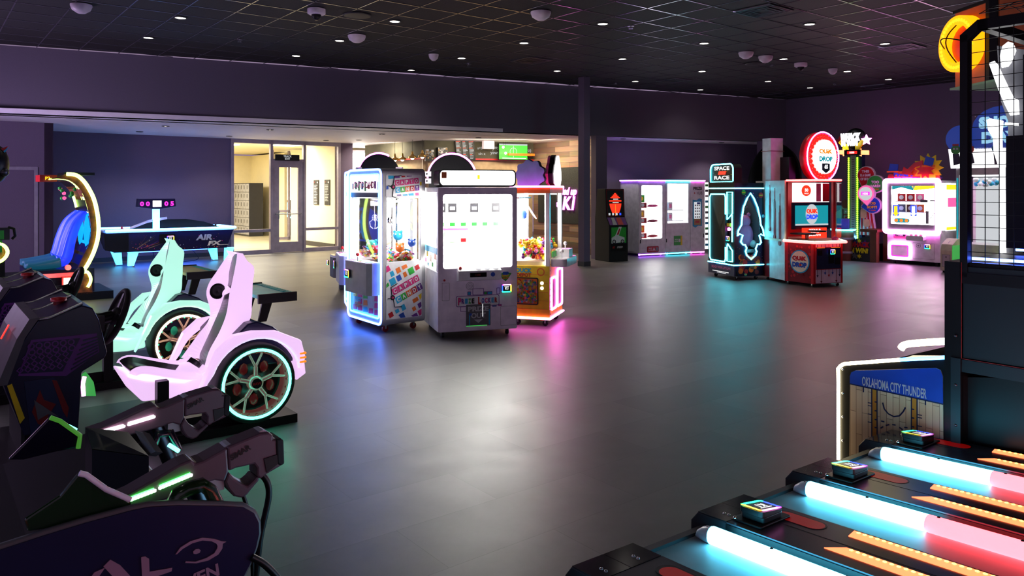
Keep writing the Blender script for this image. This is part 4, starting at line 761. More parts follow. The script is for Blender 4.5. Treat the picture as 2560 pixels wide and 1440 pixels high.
for r_ in range(5):
    for c_ in range(3): b.box(sx - .09 + c_ * .062, sx - .05 + c_ * .062, -.014, -.012, z1 - .2 - r_ * .075, z1 - .16 - r_ * .075, 'light_grey')
b.box(sx - .02, sx + .09, -.014, -.012, z1 - .15, z1 - .1, 'blue'); b.build('screen', d3_)
b = MB(); b.box(sx - .11, sx + .11, -.012, -.005, z0 + .07, z0 + .23, 'tan'); b.box(sx - .07, sx + .06, -.014, -.012, z0 + .12, z0 + .18, 'red'); b.build('card_slot', d3_)
b = MB(); b.box(.04, xa - .03, D - .06, D - .045, .2, zt - .06, 'L_hub'); b.box(xa + .03, xb - .03, D - .3, D - .28, .6, zt - .06, 'L_hub'); b.box(w1[1][0] + .02, w1[1][0] + .04, .06, D - .1, .3, zt - .1, 'L_hub'); b.build('light_panel', t)
for k in range(3):
    z = w1[1][1] + .03 + k * .38; x0 = w1[0][0]; b = MB(); b.box(x0 - .02, x0 + .3, .1, .6, z, z + .015, 'white'); b.box(x0 - .02, x0 + .22, .085, .1, z - .02, z + .11, 'red'); b.prism(circ(x0 + .1, z + .05, .045, 16), .08, .086, 'white'); b.prism(circ(x0 + .42, z + .03, .16, 18, 0, 360, .035), .1, .13, 'magenta' if k == 2 else 'deepred'); b.build('shelf', t)
    c = ('orange', 'tan', 'green')[k]; b = MB(); b.box(x0 + .02, x0 + .2, .15, .3, z + .115, z + .3, c); b.prism(circ(x0 + .11, z + .21, .05, 12), .145, .15, 'yellow'); tag(put(b.build('toy_box'), f), f'{c} toy box on the {("lowest", "middle", "top")[k]} shelf behind prize door A', 'toy box', 'toy boxes in the prize bank')
for k in range(2):
    z = w2[1][1] + .06 + k * .27; b = MB(); b.box(w2[0][0] - .02, w2[1][0], .2, .48, z - .02, z, 'white'); b.build('shelf', t)
    for j, c in enumerate(('cyan', 'white')): x = w2[0][0] + .03 + j * .17; b = MB(); b.box(x, x + .13, .22, .34, z, z + .2, c); b.box(x + .03, x + .1, .215, .22, z + .05, z + .15, 'blue' if j == 0 else 'pink'); tag(put(b.build('toy_box'), f), f'{c} toy box on the {("lower", "upper")[k]} shelf behind prize door B', 'toy box', 'toy boxes in the prize bank')
b = MB(); s_ = [(0, xa, 'L_purple'), (xa, xb, 'L_cyan'), (xb, W, 'L_magenta')]
b.tube([(-.01, D, zt + .01), (-.01, -.012, zt + .01)], .015, 'L_purple', 8)
for a0, a1, m in s_: b.tube([(a0, -.014, zt + .01), (a1, -.014, zt + .01)], .015, m, 8)
b.build('neon_strip', t)
b = MB()
for a0, a1, m in s_: b.tube([(a0, .02, .045), (a1, .02, .045)], .013, m, 8)
b.build('neon_strip', t)
for x in (.05, xa - .1, xa + .1, xb - .1, xb + .08, W - .08): caster(t, x, .06, zb, 'white')
b = MB(); b.box(W, W + .12, .0, .1, .12, zt - .03, 'L_dimwhite')
for k in range(12): b.box(W + .01, W + .11, -.006, 0, .2 + k * .14, .26 + k * .14, ('cyan', 'white', 'mid_grey', 'green')[k % 4])
b.build('light_column', t)

# ---- racing kiosk
f = Fr(G(1523, 655), A); t = thing('racing_kiosk', 'slim black kiosk with red racing screen and kart picture, left of the prize hub bank', 'arcade kiosk', f)
zt = f.fr(1520, 472)[1]; W = f.fr(1570, 655)[0]; zs = f.fr(1530, 548)[1]; zk = f.fr(1530, 563)[1]
b = MB(); b.prism([(0, 0), (.0, zk), (.12, zs + .04), (.16, zt), (.5, zt), (.6, zs), (.6, 0)], 0, W, 'black_matte', 'x'); b.build('cabinet', t, bevel=.01)
b = MB(); dx = .02
def qd(x0, x1, s0, s1, off, m):  # on the tilted screen, s from 0 (bottom) to 1
    y = lambda s: .12 + .04 * s - off; z = lambda s: zs + .04 + (zt - zs - .04) * s; b.add([(x0, y(s0), z(s0)), (x1, y(s0), z(s0)), (x1, y(s1), z(s1)), (x0, y(s1), z(s1))], [(0, 1, 2, 3)], m)
qd(.02, W - .02, .03, .97, .004, 'deepred'); qd(.035, W - .035, .05, .95, .006, 'S_black')
for i in range(14): s0 = .15 + i * .05; hw = .17 * math.sin(math.pi * min(1, .25 + (13 - i) / 13 * .5 + .05)) * (1 if i < 10 else (14 - i) / 5); qd(W / 2 - hw, W / 2 + hw, s0, s0 + .05, .008, 'S_red')
qd(.05, W - .05, .6, .67, .010, 'charcoal'); qd(.05, W - .05, .48, .55, .010, 'charcoal'); qd(W / 2 - .06, W / 2 + .08, .625, .645, .012, 'S_white'); qd(W / 2 - .08, W / 2 + .09, .505, .525, .012, 'S_white'); qd(W / 2 - .01, W / 2 + .005, .05, .45, .010, 'S_orange')
for i in range(4): qd(.06 + i * .1, .11 + i * .1, .07, .15, .012, 'S_blue' if i == 3 else 'S_grey')
b.build('screen', t)
b = MB(); b.add([(.02, -.002, zk), (W - .02, -.002, zk), (W - .02, .115, zs + .035), (.02, .115, zs + .035)], [(0, 1, 2, 3)], 'purple'); b.add([(.1, -.006, zk + .005), (.22, -.006, zk + .005), (.2, .1, zs + .03), (.12, .1, zs + .03)], [(0, 1, 2, 3)], 'light_grey'); b.add([(.25, -.006, zk + .005), (.4, -.006, zk + .005), (.38, .1, zs + .03), (.25, .1, zs + .03)], [(0, 1, 2, 3)], 'red'); b.build('control_deck', t)
b = MB(); z0, z1 = .25, zk - .05; b.box(.05, W - .05, -.006, 0, z0, z1, 'darkblue'); b.box(.055, W - .055, -.008, -.005, z0 + .18, z1 - .005, 'green'); b.prism([(.06, .55), (.2, .62), (.42, .55), (.42, .45), (.06, .42)], -.01, -.007, 'white'); b.prism([(.16, .6), (.26, .8), (.34, .8), (.26, .6)], -.012, -.009, 'white'); b.prism([(.2, .62), (.27, .76), (.3, .76), (.25, .62)], -.014, -.011, 'red')
for x in (.13, .36): b.prism(circ(x, .46, .05, 14), -.012, -.008, 'black'); b.prism(circ(x, .46, .03, 14), -.013, -.011, 'light_grey')
b.box(.05, W - .05, -.009, -.005, z0, z0 + .16, 'black'); b.text('K1', (.12, -.012, z0 + .08), 'red', h=.045, shear=.3, bold=.04); b.text('SPEED', (.29, -.012, z0 + .08), 'light_grey', h=.045, shear=.3, bold=.04); b.build('front_poster', t)

# ---- SPACE RACE cabinet
o_ = G(1836, 702); dS = Vector((.30, -.954)).normalized(); f = Fr(o_ - dS * .86, dS); zb = .075; zt = f.sd(1836, 457, .86)[1]; W, D = .86, .62
t = thing('prize_vending_machine', 'black SPACE RACE prize cabinet with cyan rocket neon outline, left of the quik drop game', 'arcade machine', f)
b = MB(); b.frame(rr(0, W, zb, zt, .01, 1), rr(.06, W - .26, .3, zt - .19, .06, 2), 0, .03, 'black'); b.box(0, W, .03, D, zb, .26, 'black'); b.box(0, W, .03, D, zt - .12, zt, 'black'); b.box(0, .03, .03, D, zb, zt, 'black'); b.box(0, W, D - .03, D, zb, zt, 'black')
b.box(0, W, -.003, 0, zb, .27, 'navy')
# right wall with a rocket-shaped opening, traced on its plane
rk_px = [(1875.5, 483), (1884, 496), (1893, 518), (1899, 545), (1901, 562), (1907, 575), (1909, 590), (1901, 585), (1897, 588), (1902, 606), (1898, 611), (1893, 610), (1888, 622), (1891, 628), (1888, 638), (1877, 648), (1866, 638), (1863, 628), (1866, 620), (1862, 612), (1857, 612), (1851, 605), (1856, 588), (1848, 585), (1843, 590), (1845, 576), (1853, 562), (1854, 545), (1858, 518), (1867, 496)]
rk = [f.sd(px, py, W) for px, py in rk_px]; N = len(rk); cxr = sum(p[0] for p in rk) / N; czr = sum(p[1] for p in rk) / N
po = []
for p in rk:                                             # outer boundary points on the panel's rectangle along the same ray
    dy, dz = p[0] - cxr, p[1] - czr; k = min(((D - cxr) / dy) if dy > 1e-6 else ((0 - cxr) / dy if dy < -1e-6 else 1e9), ((zt - czr) / dz) if dz > 1e-6 else ((zb - czr) / dz if dz < -1e-6 else 1e9)); po.append((cxr + dy * k, czr + dz * k))
b.frame(po, rk, W - .03, W, 'darkblue', 'x')
for yy, zz in ((0, zb), (D, zb), (0, zt), (D, zt)): pass
b.build('cabinet', t)
b = MB()
for yy, zz in ((0.0, zb), (D, zb), (0.0, zt), (D, zt)): sy = 1 if yy == 0 else -1; sz = 1 if zz == zb else -1; b.add([(W - .002, yy, zz), (W - .002, yy + sy * .5, zz), (W - .002, yy, zz + sz * .75)], [(0, 1, 2)], 'darkblue')
rn = random.Random(6)
for k in range(46): b.prism(circ(rn.uniform(.03, D - .03), rn.uniform(.3, zt - .15), rn.uniform(.003, .008), 6), W, W + .001, rn.choice(['light_grey', 'pink', 'orange']), 'x')
for px, py, r, c in ((1859, 481, .045, 'green'), (1902, 488, .05, 'red'), (1864, 686, .03, 'teal'), (1908, 540, .03, 'cyan')): y, z = f.sd(px, py, W); b.prism(circ(y, z, r, 16), W, W + .002, c, 'x'); b.box(W + .002, W + .003, y - r * .8, y + r * .8, z - r * .2, z + r * .15, 'yellow')
for k in range(26): y, z = f.sd(rn.uniform(1850, 1905), rn.uniform(640, 680), W); b.prism(circ(y, z, rn.uniform(.03, .06), 8), W + .001, W + .002 + k * .0001, rn.choice(['deepred', 'orange', 'red', 'deepred', 'brown']), 'x')
b.build('side_decal', t)
b = MB(); b.tube([(W + .012, p[0], p[1]) for p in rk], .014, 'L_cyan', 8, True); b.build('neon_outline', t)
b = MB(); b.prism(rk, W - .02, W - .014, 'glass', 'x'); b.box(.08, W - .28, .01, .014, .3, zt - .19, 'glass'); b.build('glass_panel', t)
b = MB(); b.box(.05, W - .05, D - .05, D - .04, .3, zt - .14, 'mid_grey'); b.box(.1, W - .1, .2, D - .1, zt - .13, zt - .122, 'L_dimwhite'); b.build('interior', t)
zn1 = f.fr(1800, 471)[1]; zn0 = f.sd(1860, 664, W)[1]
for z in (zt - .1, .30 - .02): b = MB(); b.tube([(0, -.01, z), (W + .01, -.01, z), (W + .01, D, z)], .011, 'L_cyan', 8); b.build('neon_strip', t)
q = [(.1, .32), (W - .3, .32), (W - .27, .38), (W - .27, zt - .27), (W - .3, zt - .21), (.1, zt - .21), (.06, zt - .27), (.06, .38)]
b = MB(); b.tube([(x, -.01, z) for x, z in q], .012, 'L_cyan', 8, True); b.build('neon_outline', t)
q = [(W - .23, zt - .16), (W - .05, zt - .16), (W - .05, zt - .55), (W - .18, zt - .68), (W - .06, zt - .76), (W - .06, .75), (W - .2, .62), (W - .05, .5), (W - .05, .32), (W - .23, .32), (W - .23, .6)]
b = MB(); b.tube([(x, -.01, z) for x, z in [(W - .22, .62), (W - .22, .34), (W - .05, .34), (W - .05, .54), (W - .2, .66)]], .011, 'L_cyan', 8, True); b.tube([(x, -.01, z) for x, z in [(W - .22, 1.1), (W - .22, zt - .17), (W - .05, zt - .17), (W - .05, 1.22)]], .011, 'L_cyan', 8, True); b.tube([(W - .06, -.01, 1.2), (W - .06, -.01, .7)], .011, 'L_cyan', 8); b.prism(rr(W - .2, W - .07, 1.2, zt - .2, .02), -.006, 0, 'teal'); b.prism(rr(W - .2, W - .07, .36, .54, .02), -.006, 0, 'teal'); b.build('neon_strip', t)
b = MB(); b.box(W - .2, W - .1, -.03, 0, .98, 1.04, 'yellow'); b.prism(circ(W - .15, .93, .03), -.03, 0, 'L_magenta'); b.box(W - .25, W - .22, -.05, 0, .6, 1.2, 'charcoal'); b.build('control_panel', t); reader(t, (W - .14, -.03, .76), .055)
b = MB(); b.text('READY FOR LIFTOFF!', (W / 2, -.005, .2), 'pink', w=.62, h=.045); b.box(.15, .68, -.005, -.003, .12, .13, 'S_white'); b.box(.3, .6, -.005, -.003, .10, .106, 'S_white'); b.build('lettering', t)
tz = f.fr(1800, 411)[1]; x0, x1 = .06, W - .06; zl = zt + .02
po = [(x0, zl), (x1, zl), (x1, zl + .1)] + [(x1 - .1 + .1 * math.cos(math.radians(a_)), tz - .1 + .1 * math.sin(math.radians(a_))) for a_ in range(0, 91, 15)] + [(x0 + .1 + .1 * math.cos(math.radians(a_)), tz - .1 + .1 * math.sin(math.radians(a_))) for a_ in range(90, 181, 15)]
b = MB(); b.box(0, W, 0, .3, zt, zt + .03, 'black'); b.prism(po, .02, .2, 'black'); tp_ = b.build('marquee', t)
b = MB(); b.tube([(x, .01, z) for x, z in po], .012, 'L_cyan', 8, True); b.build('neon_outline', tp_)
b = MB(); xm = (x0 + x1) / 2; b.text('SPACE', (xm, .012, tz - .075), 'S_white', w=.5, h=.07, bold=.03); b.text('RACE', (xm, .012, tz - .25), 'S_white', w=.5, h=.07, bold=.03); b.prism([(xm - .12, tz - .195), (xm + .12, tz - .195), (xm + .15, tz - .13), (xm - .09, tz - .13)], .008, .014, 'S_red')
for k in range(20): b.prism(circ(rn.uniform(x0 + .04, x1 - .04), rn.uniform(zl + .03, tz - .06), .006, 6), .012, .016, rn.choice(['orange', 'teal', 'yellow']))
b.build('lettering', tp_)
for x, y in ((.1, .1), (W - .1, .1), (.1, D - .1), (W - .1, D - .1)): caster(t, x, y, zb)
# prizes seen through the rocket window
b = MB(); b.ball((0, 0, .25), .17, 'pink', 16, (1, .8, 1.4)); b.ball((0, 0, .52), .12, 'pink', 14); b.ball((-.08, 0, .64), .04, 'pink', 8); b.ball((.08, 0, .64), .04, 'pink', 8); b.ball((-.13, 0, .34), .06, 'pink', 8, (1, 1, 1.6)); b.ball((.15, -.05, .1), .07, 'white', 10); b.ball((-.1, -.1, .1), .07, 'white', 10); b.ball((.05, 0, .4), .03, 'brown', 8)
b2 = b.build('plush_toy'); b2.location = f.w(.55, .42, .55); b2.rotation_euler = (0, 0, f.a + 1.2); tag(b2, 'large pale pink plush bear behind the rocket-shaped window', 'plush toy')
b = MB(); b.box(.3, W - .06, .2, D - .1, .5, .55, 'light_grey'); b.box(.3, .34, .2, D - .1, .26, .5, 'light_grey'); b.build('shelf', t)

# ---- QUIK DROP
Bp = Vector((4.80, 13.26)); fd_ = (G(2106, 719.5) - G(2037, 724)); f = Fr(Bp, Vector((.953, .30)))
pl_ = lambda v: (lambda p: ((Vector(v) - f.o).dot(f.d), (Vector(v) - f.o).dot(f.i)))(v)
fq = [pl_((4.64, 14.05)), (0, 0), pl_((5.09, 12.76)), pl_((5.67, 12.97)), pl_((5.78, 13.55)), pl_((5.60, 14.35))]
t = thing('ball_drop_game', 'red and white QUIK DROP game with a glowing round red marquee', 'arcade machine', f)
zb = .06; zc = f.fr(1990, 604, -.3)[1]; zt = f.fr(1970, 451)[1]
b = MB(); b.prism(fq, zb, zc - .02, 'deepred', 'z'); lo = b.build('base_cabinet', t, bevel=.006)
# white side column at left/back
sx0 = pl_((4.62, 14.2)); b = MB(); b.prism([(-.02, .0), (.03, .02), (sx0[0] + .1, 1.05), (sx0[0] + .02, 1.05)], zb, zt, 'white', 'z')
ys = [(.32, .62, 1.30), (.52, .5, 1.25), (.74, .42, 1.1)]
b.build('side_panel', t, bevel=.004)
fs_ = Fr(f.w(-.02, 0, 0).xy, (Vector((4.62, 14.2)) - f.w(-.02, 0, 0).xy)); 
b = MB(); nrm = Vector((-fs_.i.x, -fs_.i.y))
for px, yb, yt, r in ((1925, 573, 462, .03), (1937, 592, 470, .035), (1950, 608, 484, .037)):
    # comets: a dark tail of thin bars ending in a ball, on the side plane
    (xq, zq) = fs_.fr(px, yb); (_, zq1) = fs_.fr(px, yt); rn = random.Random(px)
    for k in range(5): hx = (k - 2) * r * .36; z1_ = zq + (zq1 - zq) * (1 - abs(k - 2) * .22 * rn.uniform(.6, 1.2)); b.box(xq + hx - r * .17, xq + hx + r * .17, .002, .006, zq, z1_, 'deepred' if k % 2 else 'red')
    b.prism(circ(xq, zq, r * 1.25, 20), .003, .010, 'deepred'); b.prism(circ(xq, zq, r, 20), .004, .013, 'red')
M2 = Matrix.Translation((0, 0, 0)); w0 = f.w(0, 0); Lw = Matrix.Translation((f.o.x, f.o.y, 0)) @ Matrix.Rotation(f.a, 4, 'Z'); Ls = Matrix.Translation((fs_.o.x, fs_.o.y, 0)) @ Matrix.Rotation(fs_.a, 4, 'Z'); X = Lw.inverted() @ Ls
for i, v in enumerate(b.v): b.v[i] = X @ Vector((v.x, v.y + (-.0), v.z))
b.build('side_decal', t)
# front-left face (0,0)->(fq2) logo
def onface(p0, p1):
    p0 = Vector(p0); p1 = Vector(p1); d = (p1 - p0).normalized(); return Matrix.Translation((p0.x, p0.y, 0)) @ Matrix.Rotation(math.atan2(d.y, d.x), 4, 'Z'), (p1 - p0).length
T1, L1 = onface(fq[1], fq[2]); T2, L2 = onface(fq[2], fq[3])
b = MB(); b.T = T1; rn = random.Random(9)
for k in range(70): b.prism(circ(rn.uniform(.06, L1 - .06), rn.uniform(zb + .04, zc - .08), rn.uniform(.012, .03), 8), -.003, -.001, rn.choice(['red', 'deepred', 'deepred']))
b.box(.0, .05, -.004, 0, zb, zc - .02, 'red'); b.box(L1 - .05, L1, -.004, 0, zb, zc - .02, 'red')
cx_, cz_ = L1 * .52, .42; b.prism(circ(cx_, cz_, .2, 32), -.008, 0, 'cyan'); b.prism(circ(cx_, cz_, .18, 32), -.011, -.004, 'cream'); b.text('QUiK', (cx_, -.014, cz_ + .05), 'red', w=.3, h=.09, bold=.08); b.text('DROP', (cx_, -.014, cz_ - .055), 'blue', w=.3, h=.09, bold=.08); b.prism(circ(cx_ + .02, cz_ - .055, .022), -.017, -.012, 'red')
b.T = T2; b.box(0, .04, -.004, 0, zb, zc - .02, 'red'); b.box(L2 - .04, L2, -.004, 0, zb, zc - .02, 'red'); b.box(.04, L2 - .04, -.003, 0, zb + .01, zc - .03, 'lav')
for k, (xx, c, z_) in enumerate(((.08, 'navy', .2), (.16, 'deepred', .1), (.24, 'blue', .24), (.32, 'red', .2), (.4, 'blue', .24), (.48, 'deepred', .1), (.55, 'navy', .2))):
    if xx < L2 - .04: b.box(xx - .004, xx + .004, -.005, -.002, z_, .32, c); b.prism([(xx - .022, z_ + .01), (xx, z_ - .03), (xx + .022, z_ + .01)], -.006, -.002, c); b.box(xx - .004, xx + .004, -.005, -.002, .66, zc - .04, c)
b.build('decal', lo)
b = MB(); b.T = T2; b.box(.045, L2 - .045, -.012, 0, .30, .68, 'red'); b.box(.055, L2 - .055, -.016, -.01, .31, .67, 'navy'); b.box(.07, .17, -.018, -.015, .54, .63, 'black'); b.box(.3, .42, -.018, -.015, .4, .54, 'black'); b.box(.44, L2 - .07, -.018, -.015, .38, .5, 'black'); b.box(.06, .22, -.02, -.015, .665, .672, 'S_orange'); b.box(.36, L2 - .07, -.02, -.015, .665, .672, 'S_orange'); cd = b.build('coin_door', lo)
X2 = T2; p = X2 @ Vector((.36, -.03, .6)); xa_ = (X2.to_3x3() @ Vector((1, 0, 0))); reader(t, p, .052, x=xa_)
# glowing shelf
oq = [fq[1], fq[2], fq[3], fq[4]]; ctr = sum((Vector(p) for p in fq), Vector((0, 0))) / len(fq)
sh_ = [tuple(ctr + (Vector(p) - ctr) * 1.10) for p in fq[1:5]] + [tuple(ctr + (Vector(fq[5]) - ctr)), tuple(ctr + (Vector(fq[0]) - ctr))]
b = MB(); b.prism(sh_, zc - .02, zc + .015, 'cream', 'z'); sf = b.build('shelf', t)
b = MB(); b.tube([(x, y, zc - .002) for x, y in sh_[:4]], .022, 'L_red', 8); b.tube([(x * .995, y * .995, zc + .014) for x, y in sh_[:4]], .010, 'L_warm', 8); b.build('neon_strip', sf)
# glass tower: posts, back, roof
gq = [tuple(ctr + (Vector(p) - ctr) * .97) for p in fq]
b = MB(); b.box(.02, .07, .03, .09, zc, zt, 'red')
b.prism([gq[0], (gq[0][0] + .02, gq[0][1] - .1), (gq[5][0], gq[5][1] - .1), gq[5]], zc, zt, 'red', 'z'); b.box(gq[4][0] - .05, gq[4][0], gq[4][1] - .05, gq[4][1], zc, zt, 'red')
b.build('frame', t)
b = MB(); b.prism(gq, zt - .03, zt, 'red', 'z'); b.build('roof', t)
b = MB(); b.tube([(gq[1][0], gq[1][1], zt), (gq[2][0], gq[2][1], zt), (gq[3][0], gq[3][1], zt)], .016, 'L_red', 8); b.build('neon_strip', t)
b = MB()
for i in (1, 2, 3): p, q = gq[i], gq[i + 1]; b.add([(*p, zc), (*q, zc), (*q, zt - .03), (*p, zt - .03)], [(0, 1, 2, 3)], 'glass')
b.build('glass_panel', t)
b = MB(); cc = ctr; xm, ym = cc; yS = .34; xl3 = f.fr(1978, 540, yS)[0]; xr3 = f.fr(2072, 540, yS)[0]; T3 = Matrix.Translation((xl3, yS, 0)); L3 = xr3 - xl3; b.T = T3; zs1 = zt - .42
b.box(.0, L3, -.03, 0, zc + .17, zs1 + .02, 'navy'); b.box(.06, L3 - .05, -.04, -.03, zc + .24, zs1 - .03, 'S_teal'); b.box(.06, L3 - .05, -.044, -.04, zc + .24, zc + .27, 'S_grey'); b.prism(circ(L3 / 2, (zc + .24 + zs1) / 2 + .01, .13, 28, rz=.18), -.05, -.04, 'S_grey'); zz = (zc + .24 + zs1) / 2 + .01; b.text('QUiK', (L3 / 2, -.054, zz + .05), 'S_red', w=.25, h=.09, bold=.08); b.text('DROP', (L3 / 2, -.054, zz - .05), 'S_blue', w=.25, h=.09, bold=.08); b.build('screen', t)
b = MB(); b.T = T3; b.box(.02, L3 - .02, -.03, 0, zs1 + .03, zt - .04, 'L_dimwhite'); b.prism(circ(.3, zt - .18, .1), -.036, -.03, 'S_red'); b.text('50', (.3, -.04, zt - .17), 'S_white', h=.06, bold=.05); b.text('BALLS', (.3, -.04, zt - .23), 'S_white', h=.025)
b.box(.52, .62, -.034, -.03, zs1 + .04, zt - .05, 'pink'); b.box(.66, L3 - .02, -.036, -.03, zs1 + .04, zt - .05, 'red'); b.build('back_sign', t)
b = MB(); b.T = T3; b.box(.15, L3 - .15, -.12, -.1, zc + .02, zc + .2, 'S_red'); b.text('CATCH ALL 50', (L3 / 2, -.124, zc + .165), 'S_white', w=.25, h=.03, bold=.04); b.text('TO WIN THE', (L3 / 2, -.124, zc + .12), 'S_white', w=.18, h=.024, bold=.02); b.text('JACKPOT!', (L3 / 2, -.124, zc + .065), 'S_white', w=.26, h=.04, bold=.05); b.build('jackpot_sign', t)
b = MB(); b.lathe([(.22, zc + .1), (.22, zc + .12), (.001, zc + .12)], (xm - .12, ym - .05, 0), 'charcoal', 28); b.lathe([(.16, zc + .14), (.16, zc + .16), (.001, zc + .16)], (xm + .2, ym - .02, 0), 'charcoal', 24); b.cyl((xm, ym, zc), (xm, ym, zc + .12), .03, 'red', 12); b.lathe([(.05, 0), (.06, .03), (.03, .06), (.001, .065)], (xm + .25, ym - .42, zc + .012), 'magenta'); b.build('catch_bucket', t)
# round marquee with the ball ring
mc = f.fr(2052, 392, .12); Rm = .0; R_ = (f.fr(2104, 392, .12)[0] - f.fr(2001, 392, .12)[0]) / 2
b = MB(); b.box(.1, .36, .55, .8, zt, f.fr(1990, 346, .5)[1], 'white'); b.box(.08, .38, .53, .82, f.fr(1990, 378, .5)[1] - .005, f.fr(1990, 378, .5)[1] + .005, 'deepred'); b.box(.3, .44, .3, .7, zt, mc[1], 'black'); b.build('rear_tower', t)
Tm = Matrix.Translation((mc[0], .12, mc[1])) @ Matrix.Rotation(math.radians(14), 4, 'Z')
b = MB(); b.T = Tm; b.lathe([(R_ * .98, .12), (R_, .06), (R_ * .98, .0), (R_ * .8, -.03)], (0, 0, 0), 'red', 40, 'y'); b.prism(circ(0, 0, R_ * .97, 40), .1, .13, 'black'); mq = b.build('marquee', t)
b = MB(); b.T = Tm; em('L_redsoft', '#ff2018', 1.2, '#701010')
for ring, (rf, nb, s_) in enumerate(((.88, 30, .047), (.73, 24, .04))):
    for k in range(nb): a_ = 2 * math.pi * k / nb; b.ball((R_ * rf * math.cos(a_), -.02 - ring * .012, R_ * rf * math.sin(a_)), s_, 'L_redsoft', 8)
b.build('ball_ring', mq)
b = MB(); b.T = Tm; b.prism(circ(R_ * .1, 0, R_ * .68, 36), -.07, -.03, 'L_white'); b.tube([(p[0], -.05, p[1]) for p in circ(0, 0, R_ * .99, 36)], .012, 'L_magenta', 6, True); b.text('QUiK', (R_ * .1, -.075, R_ * .2), 'S_orange', w=R_ * .85, h=.1, bold=.08); b.text('DROP', (R_ * .1, -.075, -.04), 'S_teal', w=R_ * .85, h=.1, bold=.08)
b.prism([(R_ * .1 - .11, -.12), (R_ * .1 + .11, -.12), (R_ * .1 + .11, -.24), (R_ * .1, -.3), (R_ * .1 - .11, -.24)], -.076, -.07, 'navy'); b.text('65', (R_ * .1, -.08, -.18), 'S_white', h=.08, bold=.06); b.build('light_disc', mq)
for p in (fq[1], fq[2], fq[3], fq[5], fq[0]): q = Vector(p) * .86 + ctr * .14; caster(t, q.x, q.y, zb)

# ---- black tarp-covered machine
p0 = Vector((4.75, 16.3)); t0 = MB(); rn = random.Random(31); n1, n2 = 30, 22; vs_ = []; fs = []
for i in range(n2 + 1):
    v = i / n2
    for j in range(n1):
        a_ = 2 * math.pi * j / n1; z = 2.72 * v
        sx_ = .85 * (1 if v < .55 else math.sqrt(max(0, 1 - ((v - .55) / .45) ** 2.6)) * .97 + .03 * (v < 1)); ax_ = (abs(math.cos(a_)) ** .6) * (1 if math.cos(a_) > 0 else -1); ay = (abs(math.sin(a_)) ** .6) * (1 if math.sin(a_) > 0 else -1)
        sh2 = .18 * max(0, v - .45); r_ = 1 + .05 * math.sin(a_ * 9 + v * 6) + rn.uniform(-.02, .02); vs_.append((ax_ * sx_ * .62 * r_ + sh2, ay * sx_ * .7 * r_, z + .04 * math.sin(a_ * 3)*(v)))
for i in range(n2):
    for j in range(n1): fs.append((i * n1 + j, i * n1 + (j + 1) % n1, (i + 1) * n1 + (j + 1) % n1, (i + 1) * n1 + j))
mat('tarp', '#010102', rough=.9, spec=.02); t0.add(vs_, fs, 'tarp', True); t0.add(vs_[-n1:], [list(range(n1))], 'tarp')
x_ = (1932 - CX) / F * 17.0; o = t0.build('covered_machine', sub=1, loc=(x_, 17.0, 0)); tag(o, 'tall machine shrouded in glossy black plastic, behind space race', 'covered machine')

# ---- WHACK N WIN
f = Fr(G(2118, 651), -Q); t = thing('strength_tester_game', 'tall strength tester tower with green bulb rows and WHACK N WIN front board', 'arcade machine', f)
X = lambda px, py, y=0: f.fr(px, py, y)
x0 = X(2121, 640)[0]; x1 = X(2176, 640)[0]; x2 = X(2192, 640)[0]; zt_ = X(2150, 592)[1]
b = MB(); pts = [(x0, .0), (x1, .0), (x1, zt_ + .02), ((x0 + x1) / 2 + .1, zt_ - .0), ((x0 + x1) / 2 - .15, zt_ - .08), (x0, zt_ - .06)]; b.prism(pts, 0, .06, 'charcoal')
xm = (x0 + x1) / 2; b.prism(star(x0 + .15, .12, .09, .04), -.004, 0, 'mid_grey'); b.prism(star(x1 - .12, zt_ - .15, .1, .045), -.004, 0, 'purple'); b.prism(star(xm - .1, zt_ - .15, .12, .05), -.004, 0, 'navy')
b.text('WHACK', (xm, -.008, .39), 'red', w=.5, h=.13, bold=.06, shear=.1); b.text('N WIN!', (xm, -.008, .25), 'yellow', w=.42, h=.12, bold=.06, shear=.1); b.prism(star(xm, .12, .06, .03, 6), -.006, 0, 'yellow'); b.prism(star(xm, .47, .06, .03, 6), -.006, 0, 'yellow'); b.build('front_board', t)
b = MB(); b.box(x1, x2, -.02, .12, 0, zt_ + .12, 'brown'); b.box(x0 + .3, x2 + .03, -.04, .7, zt_ + .12, zt_ + .18, 'brown'); b.box(x2 - .1, x2, .5, .64, 0, zt_ + .12, 'brown'); b.build('wooden_frame', t)
b = MB(); b.box(x0, x1, .06, .7, 0, .4, 'black'); b.build('base', t)
xa_, xb_ = X(2118, 400, .6)[0], X(2155, 400, .6)[0]; zt2 = X(2135, 384, .6)[1]
b = MB(); b.box(xa_ - .0, xb_ - .0, .6, .75, .3, zt2, 'navy'); b.box(xa_ + .09, xb_ - .15, .585, .6, .45, zt2 - .02, 'grey')
for k in range(36): z = .5 + k * (zt2 - .6) / 36; b.box(xa_ + .12, xb_ - .18, .582, .585, z, z + .012, 'black')
b.build('tower', t)
b = MB(); em('L_bulbgreen', '#9aff10', 2.2)
for k in range(40):
    z = .5 + k * (zt2 - .56) / 40
    for x in (xa_ + .045, xb_ - .105): b.ball((x, .58, z), .026, 'L_bulbgreen', 6)
b.build('bulb_row', t)
b = MB(); b.box(xa_ + .09, xb_ - .15, .56, .6, .42, .55, 'L_skyblue'); b.build('start_light', t)
zc_ = X(2135, 347, .6)[1]; xc = X(2138, 347, .6)[0]; Rr = X(2164, 347, .6)[0] - xc
b = MB(); b.ball((xc, .62, zc_), .0 + (X(2138, 320, .6)[1] - zc_), 'black', 22, (1, .45, 1)); b.box(xc - .06, xc + .06, .6, .72, zt2, zc_, 'black'); b.build('topper', t)
em('S_bright', '#ffffff', 1.8)
